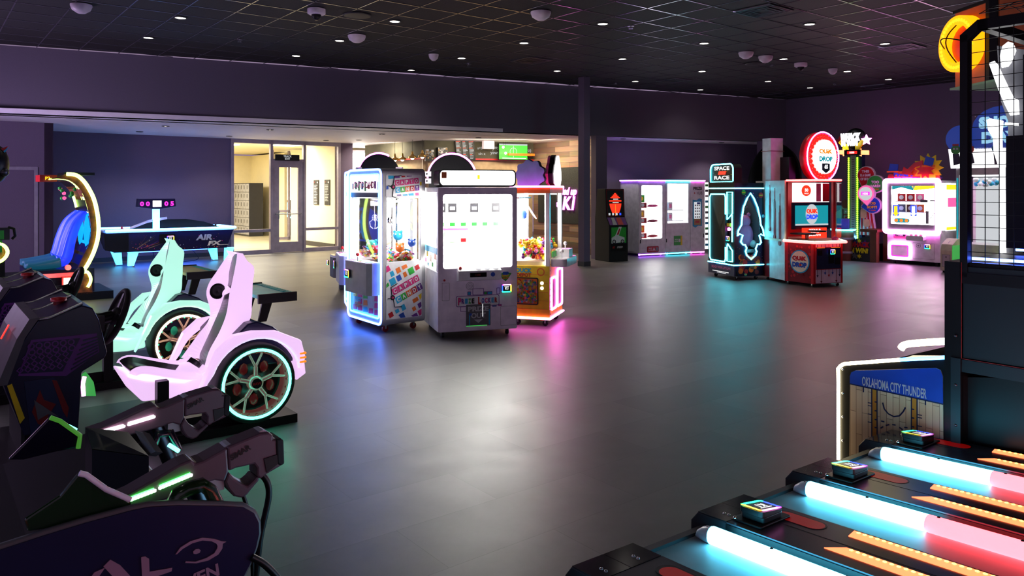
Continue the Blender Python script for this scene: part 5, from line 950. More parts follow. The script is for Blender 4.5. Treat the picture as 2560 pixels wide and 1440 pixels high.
b = MB(); b.text('WHACK', (xc - .02, .4, zc_ + .03), 'S_bright', w=.5, h=.2, bold=.09, shear=.12); b.text('N WIN', (xc - .04, .4, zc_ - .11), 'S_bright', w=.4, h=.15, bold=.09); o = b.build('lettering', t, solid=.02)
b = MB(); x, z = X(2166, 350, .5); b.prism(star(x, z, .13, .06), .48, .52, 'L_pink'); b.prism(star(x, z, .08, .035), .47, .48, 'S_white'); b.build('star_light', t); b = MB(); x, z = X(2099, 352, .5); b.prism(star(x, z, .11, .05), .48, .52, 'deepred'); b.build('star_light', t)
def arrow(px, py, ang, m, L=.3):
    x, z = X(px, py, .5); c, s_ = math.cos(ang), math.sin(ang); q = [(-L / 2, -.04), (L * .1, -.05), (L * .1, -.09), (L / 2, 0), (L * .1, .09), (L * .1, .05), (-L / 2, .06)]; b.prism([(x + u * c - v * s_, z + u * s_ + v * c) for u, v in q], .48, .53, m)
b = MB(); arrow(2110, 364, -.8, 'S_yellow'); arrow(2148, 364, math.pi + .9, 'yellow'); arrow(2105, 381, 0, 'L_amber'); arrow(2156, 381, math.pi, 'L_amber'); b.build('arrow_light', t)
b = MB(); x, z = X(2133, 381, .5); b.box(x - .2, x + .2, .45, .6, z - .07, z + .06, 'black'); b.box(x - .12, x + .12, .44, .45, z - .04, z + .03, 'L_redsoft'); b.text('1000', (x, .435, z - .005), 'S_white', h=.05, bold=.04); b.build('score_display', t)
bl = [(2165, 438, .19, 'red', ('THIS', 'IS A GAME', 'OF SKILL!'), 'white'), (2189, 460, .19, 'green', ('TOO', 'HARD!'), 'white'), (2181, 513, .18, 'blue', ('TOO', 'SOFT!'), 'yellow'), (2165, 484, .185, 'S_pink', ('1000',), 'S_white')]
for k, (px, py, r, c, ls, tcx) in enumerate(bl):
    yy = .45 - k * .04; x, z = X(px, py, yy); b = MB(); ang = {0: 250, 1: 240, 2: 190, 3: 275}[k]; a_ = math.radians(ang)
    def drop(r_): 
        tipx, tipz = x + 1.45 * r_ * math.cos(a_), z + 1.45 * r_ * math.sin(a_); return [(x + r_ * math.cos(a_ + math.radians(q)), z + r_ * math.sin(a_ + math.radians(q))) for q in range(50, 311, 13)] + [(tipx, tipz)]
    b.prism(drop(r * 1.1), yy, yy + .07, 'white'); b.prism(drop(r), yy - .02, yy, c)
    for i, s_ in enumerate(ls): b.text(s_, (x, yy - .025, z + (len(ls) - 1) * .045 - i * .09), tcx, w=r * (1.3 if len(s_) > 4 else .95), h=.065, bold=.05)
    if k in (1, 2): b.text('TRY AGAIN', (x, yy - .025, z - .12), 'orange', w=r * .9, h=.03)
    if k == 3: b.prism(circ(x, z, r * .85, 20), yy - .024, yy - .02, 'S_grey'); b.box(x - .1, x + .1, yy - .03, yy - .024, z - .04, z + .045, 'S_magenta'); b.text('1000', (x, yy - .034, z), 'S_white', h=.055, bold=.04)
    b.build('balloon_sign', t)
# side boards: plain generic strongman cut-out and striped coat
b = MB(); x, z = X(2108, 545, .75); mat('fig_green', '#7fb08a')
b.prism([(x + u, z + v) for u, v in ((-.1, -.5), (.35, -.5), (.35, .3), (.2, .42), (.0, .38), (-.08, .2), (-.25, .12), (-.28, -.1), (-.15, -.3))], .75, .79, 'fig_green'); b.prism(circ(x + .13, z + .12, .16, 18), .73, .75, 'fig_green'); b.prism(rr(x - .02, x + .3, z + .24, z + .45, .08), .725, .75, 'brown'); b.prism([(x + .05, z + .03), (x + .28, z + .08), (x + .25, z - .06), (x + .1, z - .08)], .72, .73, 'red'); b.prism(circ(x + .08, z + .16, .02), .72, .73, 'white'); b.prism(circ(x + .2, z + .17, .02), .72, .73, 'white'); b.box(x + .02, x + .28, .715, .73, z + .07, z + .1, 'brown'); b.build('figure_board', t)
b = MB(); x, z = X(2162, 535, .5)
b.prism([(x - .12, z - .5), (x + .28, z - .5), (x + .2, z + .1), (x + .1, z + .5), (x - .08, z + .5)], .5, .53, 'white')
for k in range(4): b.prism([(x - .1 + k * .1, z - .5), (x - .05 + k * .1, z - .5), (x - .05 + k * .05, z + .45), (x - .07 + k * .05, z + .45)], .49, .5, 'red')
b.prism(rr(x - .09, x + .05, z - .1, z + .12, .04), .47, .49, 'skin'); b.prism(rr(x - .02, x + .14, z - .3, z - .12, .05), .46, .48, 'skin'); b.build('coat_board', t)
fb2 = G(2113, 650); t = thing('barrel_drum', 'wooden barrel with blue lit rim left of the WHACK N WIN board', 'barrel', loc=(fb2.x - .05, fb2.y, 0))
b = MB(); b.lathe([(.2, 0), (.24, .2), (.25, .4), (.23, .66), (.2, .7)], (0, 0, 0), 'brown', 24); b.build('body', t)
for z in (.16, .48): b = MB(); b.lathe([(.245, z), (.25, z), (.252, z + .06), (.245, z + .06)], (0, 0, 0), 'grey', 24); b.build('hoop', t)
b = MB(); b.lathe([(.2, .7), (.27, .7), (.28, .73), (.2, .73)], (0, 0, 0), 'L_cyan', 24); b.lathe([(.26, .73), (.001, .74)], (0, 0, 0), 'navy', 24); b.build('lit_rim', t)
b = MB(); b.prism(rr(-.12, .12, -.1, .1, .03), .74, .98, 'blue', 'z'); b.cyl((0, 0, .98), (0, .0, 1.2), .012, 'black'); b.build('strike_cushion', t)

# ---- white crane machine on the right wall
f = Fr(G(2217.8, 658), -Q); zb = .09; W = f.fr(2350.7, 672)[0]; D = .95; zt = f.fr(2217, 452)[1]
t = thing('prize_crane_machine', 'wide white prize machine with pink-lit square window and red arrow topper by the right wall', 'arcade machine', f)
zs = f.fr(2217, 577)[1]; wq = [f.fr(2229, 465), f.fr(2338, 563)]
b = MB(); b.box(0, W, .0, D, zb, zs, 'white'); b.box(0, W, .55, D, zs, zt, 'white')
b.box(0, .06, .0, .55, zs, zt, 'white'); b.box(0, W, 0, .55, zt - .06, zt, 'white'); b.box(0, W, 0, .55, zs, zs + .05, 'white'); b.build('cabinet', t, bevel=.008)
b = MB(); q = rr(-.06, W + .0, zs - .03, zt + .02, .06); b.tube([(p[0], -.03, p[1]) for p in q], .032, 'L_pink', 8, True); b.frame(rr(-.06, W, zs - .03, zt + .02, .06), rr(.02, W - .075, zs + .04, zt - .05, .03), -.066, -.045, 'L_pinkwhite'); b.build('neon_frame', t)
b = MB(); b.frame(rr(-.03, W - .03, zs, zt - .01, .03), rr(wq[0][0], wq[1][0], wq[1][1], wq[0][1], .01), -.04, .0, 'grey'); b.build('window_frame', t)
b = MB(); b.box(wq[0][0], wq[1][0], -.02, -.015, wq[1][1], wq[0][1], 'glass'); b.build('front_glass', t)
b = MB(); b.box(.06, W - .04, .5, .54, zs, zt - .06, 'L_white'); b.build('light_panel', t)
wx0, wx1, wz1, wz0 = wq[0][0], wq[1][0], wq[0][1], wq[1][1]
b = MB(); b.prism([(wx0, wz1), (wx0 + .5, wz1), (wx0 + .45, wz1 - .1), (wx0 + .2, wz1 - .03), (wx0, wz1 - .08)], .02, .04, 'S_teal'); b.prism([(wx1 - .5, wz1), (wx1, wz1), (wx1, wz1 - .05), (wx1 - .45, wz1 - .1)], .02, .04, 'S_yellow')
for u in (.02, .4): b.box(wx0 + u, wx0 + u + .13, .02, .04, wz0 + .18, wz0 + .42, 'S_blue'); b.prism([(wx0 + u + .03, wz0 + .4), (wx0 + u + .1, wz0 + .4), (wx0 + u + .1, wz0 + .25), (wx0 + u + .13, wz0 + .25), (wx0 + u + .065, wz0 + .16), (wx0 + u, wz0 + .25), (wx0 + u + .03, wz0 + .25)], .01, .02, 'S_yellow' if u < .1 else 'S_white')
b.prism(rr(wx0 + .05, wx0 + .38, wz0 + .03, wz0 + .13, .045), .01, .02, 'S_teal')
for k in range(3): b.prism(circ(wx0 + .1 + k * .11, wz0 + .08, .035, 12), .0, .01, 'S_orange')
b.box(wx0 + .72, wx0 + .78, .02, .04, wz0 + .02, wz0 + .3, 'grey'); b.prism([(wx0 + .8, wz0 + .14), (wx1, wz0 + .3), (wx1, wz0 + .28), (wx0 + .8, wz0 + .12)], .02, .03, 'mid_grey')
b.box(wx1 - .35, wx1 - .2, .1, .12, wz1 - .36, wz1 - .3, 'mid_grey'); b.box(wx1 - .15, wx1 - .05, .1, .12, wz1 - .34, wz1 - .31, 'mid_grey'); b.build('interior_sign', t)
for i in range(2):
    for j in range(3):
        x = wx0 + .04 + j * .2; z = wz1 - .34 - i * .24; c = (('red', 'red', 'pink'), ('mid_grey', 'brown', 'orange'))[i][j]
        b = MB(); b.box(x, x + .17, .2, .3, z, z + .17, c); b.prism(circ(x + .085, z + .085, .05, 10), .19, .2, 'white'); tag(put(b.build('prize_box'), f), f'{c.replace("_", " ")} prize box, {ORD[j]} in the {("upper", "lower")[i]} row of the pink-framed machine', 'prize box', 'prize boxes in the right wall machine')
    b = MB(); b.box(wx0, wx0 + .68, .18, .5, wz1 - .355 - i * .24, wz1 - .34 - i * .24, 'white'); b.build('shelf', t)
x0, z1 = f.fr(2222, 604); x1, z0 = f.fr(2280, 650); b = MB(); b.tube([(p[0], -.02, p[1]) for p in rr(x0 + .02, x1 - .03, z0 + .02, z1 - .02, .08)], .03, 'L_pinkwhite', 8, True); b.prism(rr(x0 + .07, x1 - .08, z0 + .07, z1 - .07, .02), -.012, 0, 'lav'); b.frame(rr(x0 + .06, x1 - .07, z0 + .06, z1 - .06, .03), rr(x0 + .08, x1 - .09, z0 + .08, z1 - .08, .02), -.02, -.01, 'S_magenta'); b.build('prize_hatch', t)
x, z = f.fr(2289, 595, -.1); b = MB(); b.prism(rr(x - .18, x + .18, z - .06, z + .05, .04), -.16, 0, 'white_gloss'); cs = b.build('control_shelf', t)
for k in range(3): b = MB(); b.lathe([(.03, 0), (.03, .02), (.001, .03)], (x - .1 + k * .1, -.08, z + .05), 'S_pink'); b.build('button', cs)
x, z = f.fr(2250, 587); b = MB(); b.prism(rr(x - .14, x + .14, z - .08, z + .08, .02), -.005, 0, 'pink'); b.prism(rr(x - .1, x + .12, z - .03, z + .05, .02), -.008, -.004, 'charcoal'); b.text('Prize', (x, -.011, z + .005), 'white', h=.05, bold=.03)
x, z = f.fr(2296, 614); b.frame(circ(x, z, .05), circ(x, z, .042), -.003, 0, 'grey'); b.prism(circ(x, z, .02), -.003, 0, 'grey'); b.frame(rr(x - .12, W - .12, zb + .06, z + .06, .005, 1), rr(x - .116, W - .124, zb + .064, z + .056, .005, 1), -.002, 0, 'grey'); b.build('front_fittings', t)
x, z = f.fr(2319.5, 616.5); reader(t, (x, -.004, z), .06)
b = MB(); x0 = -.02; zt_ = zt + .02; b.prism([(0, zt_), (W - .02, zt_), (W - .06, zt_ + .2), (W - .3, zt_ + .28), (.5, zt_ + .2), (.15, zt_ + .18)], .05, .08, 'orange'); b.prism([(.03, zt_ + .01), (.8, zt_ + .01), (.7, zt_ + .06), (.06, zt_ + .06)], .04, .05, 'magenta')
cx_, cz_ = f.fr(2320, 420, .03); b.prism(star(cx_, cz_, .32, .22, 12), .02, .05, 'yellow'); b.prism(star(cx_ - .05, cz_ - .04, .2, .12, 9), .01, .02, 'red'); b.prism([(cx_ - .08, cz_ + .08), (cx_ + .1, cz_ + .02), (cx_ + .14, cz_ + .2), (cx_ - .03, cz_ + .26)], .0, .01, 'blue'); b.box(cx_ - .12, cx_ + .16, .0, .01, cz_ + .02, cz_ + .06, 'orange')
b.prism([(cx_ - .55, cz_ - .12), (cx_ - .5, cz_ + .04), (cx_ - .42, cz_ - .02), (cx_ - .28, cz_ + .12), (cx_ - .1, cz_ + .17), (cx_ - .1, cz_ + .08), (cx_ - .26, cz_ + .02), (cx_ - .34, cz_ - .1), (cx_ - .28, cz_ - .16)], .0, .02, 'red')
hx, hz = f.fr(2232, 420, .03); b.prism([(hx - .1, hz - .08), (hx + .1, hz - .1), (hx + .12, hz + .08), (hx - .06, hz + .1)], .02, .05, 'blue'); b.box(hx - .13, hx + .13, .015, .05, hz - .1, hz - .07, 'orange'); b.prism(circ(hx - .04, hz - .2, .07, 12), .02, .05, 'deepred')
tx, tz_ = f.fr(2258, 436, .03); b.text("Pincer's", (tx, .035, tz_), 'blue', w=.42, h=.09, bold=.05); b.text('PRIZE', (tx, .035, tz_ - .09), 'pink', w=.4, h=.07, bold=.05); b.text('TAKE A SHOT AT THE PRIZE', (tx + .55, .035, tz_ - .02), 'navy', w=.5, h=.04); b.text('AND WIN IT OVER THE EDGE!', (tx + .55, .035, tz_ - .08), 'navy', w=.55, h=.04); b.build('topper', t)
b = MB(); zz0, zz1 = f.sd(2370, 577, W)[1], f.sd(2370, 458, W)[1]; b.box(W, W + .012, .25, D + .02, zz0, zz1, 'L_dimwhite'); b.box(W + .012, W + .016, .28, D, zz1 - .14, zz1 - .03, 'S_yellow'); b.box(W + .012, W + .016, .28, D, zz0 + .02, zz0 + .08, 'S_yellow'); b.prism(rr(.35, D - .1, (zz0 + zz1) / 2 + .0, (zz0 + zz1) / 2 + .2, .02), W + .012, W + .016, 'S_pink', 'x'); b.build('side_sign', t)
for x, y in ((.12, .1), (W - .12, .1), (.12, D - .1), (W - .12, D - .1)): caster(t, x, y, zb)
# ---- small cream kiosk
f = Fr(G(2351, 681), -Q); W = f.fr(2378, 681)[0] * 1.05; zt = f.fr(2351, 598)[1]; t = thing('ticket_kiosk', 'small cream kiosk with a sloped screen, in front of the white crane machine', 'kiosk', f)
b = MB(); b.prism([(0, .04), (0, zt - .22), (.05, zt - .1), (.28, zt), (.42, zt), (.42, .04)], 0, W, 'cream', 'x'); b.box(.03, W - .03, -.003, 0, .12, zt - .3, 'M_dome'); b.frame(rr(.03, W - .03, .12, zt - .3, .005, 1), rr(.035, W - .035, .125, zt - .305, .005, 1), -.006, 0, 'grey'); b.prism(circ(W / 2, zt - .35, .012), -.008, 0, 'black'); b.box(W / 2 - .03, W / 2 + .03, -.008, 0, zt - .5, zt - .49, 'grey'); b.build('body', t, bevel=.02)
b = MB(); b.add([(.06, .075, zt - .092), (W - .06, .075, zt - .092), (W - .06, .24, zt - .02), (.06, .24, zt - .02)], [(0, 1, 2, 3)], 'S_grey'); b.add([(.1, .1, zt - .078), (W - .1, .1, zt - .078), (W - .1, .2, zt - .033), (.1, .2, zt - .033)], [(0, 1, 2, 3)], 'navy'); b.build('screen', t)
b = MB(); b.box(W, W + .006, .02, .4, .1, zt - .12, 'S_dimgreen'); b.build('side_light', t)
for x in (.04, W - .04):
    for y in (.05, .36): b = MB(); b.cyl((x, y, 0), (x, y, .045), .018, 'black', 10); b.build('foot', t)
# ---- SNOW DAY crane behind the cage
f = Fr(G(2390, 676), -Q); W = 1.5; zt = f.fr(2390, 421)[1]; t = thing('snow_crane_game', 'tall bright snow themed prize game seen through the wire cage', 'arcade machine', f)
zlo = .55; D = .9
b = MB(); b.box(0, W, .0, D, .08, zlo, 'white'); b.box(0, W, 0, D, zt - .14, zt, 'white'); b.box(0, W, D - .04, D, zlo, zt, 'white')
for x in (0, W - .06): b.box(x, x + .06, 0, .06, zlo, zt, 'white')
b.box(W * .62, W * .68, -.02, .04, .1, zt - .2, 'green'); b.build('cabinet', t)
b = MB(); b.box(.06, W - .06, D - .06, D - .05, zlo, zt - .14, 'S_grey'); b.box(.06, W - .06, .08, D - .08, zt - .16, zt - .14, 'L_dimwhite'); b.box(.02, .04, -.02, 0, zlo, zt - .2, 'S_teal'); b.box(W * .6, W * .625, -.03, 0, .1, zt - .5, 'L_yellowgreen'); b.build('light_panel', t)
b = MB(); b.box(.01, W - .01, .01, .014, zlo, zt - .14, 'glass'); b.build('front_glass', t)
b = MB(); ym = zt; b.prism([(-.1, ym), (W, ym), (W + .05, ym + .4), (-.15, ym + .4)], 0, .03, 'L_dimwhite'); b.prism(circ(.08, ym + .6, .28, 20), .0, .03, 'S_snowblue'); b.prism([(.35, ym + .38), (1.3, ym + .38), (1.4, ym + .8)] + [(.85 + .55 * math.cos(math.radians(a_)), ym + .8 + .42 * math.sin(math.radians(a_))) for a_ in range(0, 181, 18)] + [(.3, ym + .6)], .0, .03, 'S_snowblue')
b.text('SNOW', (.85, -.01, ym + .9), 'S_snowtext', w=.85, h=.24, bold=.08); b.text('DAY!', (.85, -.01, ym + .6), 'S_snowtext', w=.75, h=.24, bold=.08)
rn = random.Random(3)
for k in range(26): b.prism(circ(rn.uniform(.35, 1.35), rn.uniform(ym + .45, ym + 1.15), .012, 6), -.006, 0, 'white')
for k, (u, c) in enumerate(((.0, 'green'), (.25, 'red'), (.75, 'cyan'), (1.2, 'orange'))): b.prism(circ(u, ym + .38, .09, 14), -.02, 0, c); b.prism([(u - .06, ym + .3), (u + .06, ym + .3), (u + .1, ym + .1), (u - .04, ym + .06)], -.015, 0, 'navy'); b.prism(circ(u - .03, ym + .4, .02, 8), -.025, -.02, 'white'); b.prism(circ(u + .03, ym + .4, .02, 8), -.025, -.02, 'white'); b.box(u - .06, u + .06, -.024, -.02, ym + .46, ym + .5, 'red')
b.build('topper', t)
b = MB(); b.box(W * .7, W * .9, -.02, 0, 1.3, 1.36, 'S_red'); b.text('13', (W * .8, -.02, 1.2), 'L_green', h=.13, bold=.05); b.box(W * .7, W * .92, -.01, 0, .8, 1.1, 'S_teal'); b.box(W * .7, W * .9, -.012, 0, .35, .5, 'cyan'); b.prism([(W * .72, 1.6), (W * .85, 1.6), (W * .85, 2.0 if zt > 2.05 else zt - .2), (W * .72, zt - .25)], -.02, 0, 'green'); b.build('display', t)
b = MB(); rn = random.Random(5)
for k in range(24): b.ball((rn.uniform(.1, W * .6), rn.uniform(.2, .7), zt - .28 + rn.uniform(-.05, .05)), .05, rn.choice(['white', 'cyan', 'white']), 8)
o = b.build('snowball_row', t); o['kind'] = 'stuff'
for x in (.1, W - .1):
    for y in (.1, D - .1): caster(t, x, y, .08)
# ================================================================ LEFT SIDE OF THE ROOM
# ---- air hockey table
f = Fr(Vector((-8.45, 15.75)), P); t = thing('air_hockey_table', 'long air hockey table with cyan lit rim and legs against the purple wall', 'air hockey table', f)
L, D, zt = 2.62, 1.15, .86; zr = f.fr(300, 577, 0)[1]; zt = zr
b = MB(); pts = [(.25, zt - .50), (L - .3, zt - .50), (L + .02, zt - .08), (L + .02, zt), (-.02, zt), (-.02, zt - .08), (.04, zt - .45)]
b.prism([(.15, zt - .46), (L - .15, zt - .46), (L, zt - .05), (0, zt - .05)], .02, D - .02, 'darkblue'); b.prism([(-.03, zt - .40), (.42, zt - .46), (.42, zt - .05), (-.05, zt - .05)], -.01, .0, 'black')
b.box(0, L, 0, D, zt - .05, zt - .01, 'lav'); b.build('table_body', t, bevel=.01)
b = MB(); rn = random.Random(2)
for k in range(70):
    x = rn.uniform(.45, L - .25); z = zt - .43 + rn.random() ** 2 * .33; s_ = rn.uniform(.003, .012); b.prism(circ(x, z, s_, 6), .012, .018, rn.choice(['orange', 'pink', 'purple', 'light_grey', 'magenta']))
for k in range(8): x = .55 + rn.uniform(0, .3); b.prism([(x, zt - .4), (x + rn.uniform(.1, .6), zt - .4 + rn.uniform(.05, .3)), (x + .01, zt - .385)], .014, .018, rn.choice(['orange', 'tan', 'purple']))
b.text('AIR', (1.98, .008, zt - .2), 'light_grey', w=.36, h=.13, bold=.05, shear=.25); b.text('FX', (2.2, .008, zt - .34), 'cream', w=.28, h=.10, bold=.05, shear=.3); b.box(2.3, 2.5, .009, .012, zt - .39, zt - .38, 'cream'); b.build('side_print', t)
b = MB(); b.tube([(-.02, -.03, zt), (L, -.03, zt), (L + .04, .02, zt), (L + .04, D, zt), (-.05, D, zt)], .028, 'L_skyblue', 8); b.build('neon_rim', t)
b = MB(); b.tube([(-.14, .3, zt), (-.14, -.02, zt - .0)], .028, 'L_skyblue', 8); b.build('neon_rim', t)
em('L_leg', '#08b8f4', 3.2)
b = MB(); b.box(.5, L - .5, .3, D - .3, zt - .50, zt - .465, 'L_under'); b.build('under_light', t)
for xx in (.18, L - .42):
    for k in range(2):
        b = MB(); x = xx + k * .26; y = .08 if k else .5; sg = 1 if k == 0 else -1
        b.prism([(x, zt - .46), (x + .2, zt - .46), (x + .16 + sg * .06, .03), (x + .05 + sg * .06, .03)], y, y + .1, 'L_leg'); b.build('leg', t)
        b = MB(); b.cyl((x + .1, y + .05, 0), (x + .1, y + .05, .04), .03, 'steel', 10); b.build('foot', t)
b = MB(); y0 = .35; xc = L * .58
b.prism([(x, z) for x, z in [(xc - .95, zt), (xc - .6, zt + .13), (xc - .2, zt + .2), (xc + .2, zt + .2), (xc + .6, zt + .13), (xc + .95, zt)]], D * .5 - .01, D * .5 + .01, 'black'); b.tube([(xc - .95, D * .5, zt + .02), (xc - .6, D * .5, zt + .16), (xc - .2, D * .5, zt + .23)], .03, 'lav', 8); b.build('centre_guard', t)
px_ = f.fr(390, 540, D * .5)[0]; zp0 = f.fr(390, 560, D * .5)[1]; zp1 = f.fr(390, 520, D * .5)[1]
b = MB(); b.box(px_ - .07, px_ + .07, D * .5 - .03, D * .5 + .03, zt, zp1, 'L_skyblue'); b.build('post', t)
zs = f.fr(390, 508, D * .5)[1]; b = MB(); b.prism([(px_ - .4, zs - .08), (px_ - .1, zs - .13), (px_ + .1, zs - .13), (px_ + .4, zs - .08), (px_ + .38, zs + .1), (px_ - .38, zs + .1)], D * .5 - .1, D * .5 + .1, 'darkblue'); so = b.build('scoreboard', t, bevel=.01)
b = MB(); b.text('0 0', (px_ - .25, D * .5 - .105, zs - .01), 'S_magenta', w=.2, h=.1, bold=.04); b.text('0 5', (px_ + .25, D * .5 - .105, zs - .01), 'S_magenta', w=.2, h=.1, bold=.04); b.box(px_ - .09, px_ + .09, D * .5 - .104, D * .5 - .1, zs - .08, zs + .06, 'S_bright'); b.build('score_digits', so)
x, z = f.fr(425, 596); reader(t, (x, -.03, z), .075); b = MB(); b.prism(rr(x - .22, x + .1, z - .1, z + .1, .02), -.028, 0, 'black'); b.build('reader_box', t)
b = MB(); b.lathe([(.05, zt + .0), (.05, zt + .02), (.02, zt + .03), (.02, zt + .07), (.001, zt + .08)], (.35, .3, 0), 'red', 16); m_ = put(b.build('mallet'), f); tag(m_, 'red mallet lying on the left end of the air hockey table', 'mallet')
b = MB(); b.lathe([(.05, zt + .0), (.05, zt + .02), (.02, zt + .03), (.02, zt + .07), (.001, zt + .08)], (L - .3, .35, 0), 'black', 16); m_ = put(b.build('mallet'), f); tag(m_, 'dark mallet on the right end of the air hockey table', 'mallet')
b = MB(); b.tube(smooth([(1.0, .5, .45), (1.05, .5, .15), (1.3, .55, .02), (1.7, .6, .015), (2.0, .6, .06), (1.9, .6, .25), (1.7, .6, .42)], 6), .008, 'black', 6); tag(put(b.build('cable'), f), 'thin black cable looping on the floor under the air hockey table', 'cable')

# ---- two-seat ride with curved neon arch
def px3(px, py, Y): return Vector(((px - CX) / F * Y, Y, H + (HY - py) / F * Y))
f = Fr(Vector((-6.75, 11.0)), P); t = thing('ride_simulator', 'two-seat arcade ride with glowing blue seats under a curved yellow-green neon arch', 'arcade ride', f)
def arc_pts(lst, y): return [(f.fr(px, py, y)[0], y, f.fr(px, py, y)[1]) for px, py in lst]
outer = [(166, 435), (190, 438), (208, 452), (223, 474), (235, 500), (243, 535), (246, 570), (243, 600), (233, 632), (218, 662), (205, 680)]
inner = [(124, 448), (150, 447), (176, 452), (200, 472), (214, 500), (224, 540), (228, 580), (222, 612), (208, 640), (196, 668)]
mat('rust', '#7a3a20', rough=.6, var=.6, scale=14)
o3 = arc_pts(outer, .0); i3 = arc_pts(inner, .0)
n = min(len(o3), len(i3)); pts2 = [(p[0], p[2]) for p in smooth(o3, 4)] ; pin = [(p[0], p[2]) for p in smooth(i3, 4)]
b = MB(); 
for y0, y1 in ((.0, .05), (1.1, 1.15)): b.prism(pts2 + pin[::-1], y0, y1, 'rust')
b.build('arch_frame', t)
b = MB(); m_ = min(len(pts2), len(pin)); 
for i in range(0, len(pin) - 1, 4): p, q = pin[i], pin[min(i + 3, len(pin) - 1)]; b.add([(p[0], .05, p[1]), (q[0], .05, q[1]), (q[0], 1.1, q[1]), (p[0], 1.1, p[1])], [(0, 1, 2, 3)], 'rust' if i % 8 else 'black')
b.build('arch_panel', t)
b = MB(); b.tube([(p[0], -.02, p[2]) for p in smooth(o3, 4)], .028, 'L_yellowgreen', 8); b.build('neon_strip', t)
b = MB(); b.tube([(p[0], 1.18, p[2]) for p in smooth(o3[1:8], 4)], .02, 'L_yellowgreen', 8); b.build('neon_strip', t)
b = MB(); b.tube([(p[0], .06, p[2]) for p in smooth(i3[:4], 4)], .012, 'L_yellowgreen', 6); q = arc_pts([(180, 480), (188, 505), (191, 518)], .9); b.tube(q, .02, 'L_yellowgreen', 6); q = arc_pts([(206, 484), (216, 510), (218, 540), (214, 530)][:3], .6); b.tube(q, .022, 'L_yellowgreen', 6); b.build('neon_strip', t)
x, z = f.fr(117, 446, .3); b = MB(); b.box(x - .1, x + .12, .2, .7, z - .05, z + .05, 'red'); b.text('P2', (x, .195, z), 'S_yellow', h=.05); b.box(x + .12, x + .35, .2, .7, z - .03, z + .05, 'navy'); b.text('P1', (x + .2, .195, z), 'S_yellow', h=.04); b.box(x + .2, x + .6, .1, .8, z + .05, z + .09, 'black'); b.build('arch_nose', t)
b = MB(); x, z = f.fr(168, 475, .5); rn = random.Random(4)
for k in range(10): b.ball((x + rn.uniform(-.1, .1), .4 + rn.uniform(0, .3), z + rn.uniform(-.15, .1)), .03, rn.choice(['chrome', 'S_pink', 'green', 'steel']), 6)
b.build('creature_figure', t); t['kind'] = t.get('kind', 'thing')
em('seat_blue', '#2038ff', .9, '#3050e0'); em('seat_cyan', '#10a8ff', 1.1, '#30a0e0'); em('seat_green', '#2080a0', .22, '#305070')
def loft(profile, y0, hw, m, cols=None, th=.03, bol=.07):
    """a bucket seat shell: profile of (x, z, half width, bolster) swept, section curves up at both sides"""
    P_ = smooth([(x, z, w_) for x, z, w_, q in profile], 5); B_ = smooth([(q, 0, 0) for x, z, w_, q in profile], 5); vs_ = []; fs = []; S = [-1, -.92, -.78, -.5, 0, .5, .78, .92, 1]; n = len(P_)
    for i, p in enumerate(P_):
        a = P_[max(i - 1, 0)]; c = P_[min(i + 1, n - 1)]; tx, tz = c[0] - a[0], c[1] - a[1]; l = math.hypot(tx, tz) or 1; nx, nz = -tz / l, tx / l     # towards the sitter
        for s_ in S: q = B_[i][0] * (max(0, (abs(s_) - .5) / .5) ** 1.3); vs_.append((p[0] + nx * q, y0 + s_ * p[2], p[1] + nz * q))
    k = len(S)
    for i in range(n - 1):
        for j in range(k - 1): fs.append((i * k + j, i * k + j + 1, (i + 1) * k + j + 1, (i + 1) * k + j))
    return vs_, fs, n, k
for nm, y0, dx in (('near', .28, .0), ('far', .82, -.0)):
    a = [f.fr(px, py, .28) for px, py in ((62, 665), (95, 668), (150, 662), (172, 645), (182, 600), (196, 560), (216, 532))]
    ws = [.2, .22, .23, .24, .24, .2, .1]; bs = [.03, .08, .12, .14, .12, .1, .05]
    vs_, fs, n, k = loft([(x + dx, z, w_, q) for (x, z), w_, q in zip(a, ws, bs)], y0, .2, None)
    b = MB(); b.add(vs_, fs[:len(fs) // 3], 'seat_green', True); b.add(vs_, fs[len(fs) // 3:], 'seat_blue', True); st = b.build('seat', t, solid=.05)
    b = MB(); p = a[4]; q = a[5]; b.ball(((p[0] + q[0]) / 2 + .16, y0 - .1, (p[1] + q[1]) / 2), .2, 'seat_cyan', 12, (.35, .5, 1.5)); b.build('back_light', st)
x0, z0 = f.fr(70, 700, 0); x1, z1 = f.fr(190, 668, 0); b = MB(); b.box(x0, x1 + .25, .05, 1.1, .12, z1 - .03, 'darkblue'); b.box(x0 + .1, x1 + .1, .02, .05, z1 - .14, z1 - .08, 'L_dimred'); b.prism(circ(x1 - .1, z1 - .0, .04), .0, .05, 'L_dimred'); b.box(x0 - 1.2, x1 + .5, .0, 1.2, 0, .12, 'black'); b.build('base', t)
x, z = f.fr(213, 697, -.02); b = MB(); q = arc_pts([(206, 682), (218, 680), (226, 692), (226, 705), (219, 718)], -.02); b.tube(smooth(q, 4), .022, 'L_yellowgreen', 8); b.build('neon_strip', t); b = MB(); b.prism([(x - .12, .1), (x + .1, .1), (x + .08, z + .08), (x - .08, z + .12)], 0, .05, 'rust'); b.build('arch_foot', t)
b = MB(); x0, z0 = f.fr(160, 722, -.1); x1, z1 = f.fr(195, 694, -.1); b.box(x0, x1, -.12, -.08, max(z0, .02), z1, 'L_warm'); b.box(x0 - .02, x1 + .02, -.08, .0, max(z0, .02) , z1 + .02, 'red'); b.build('floor_light', t)
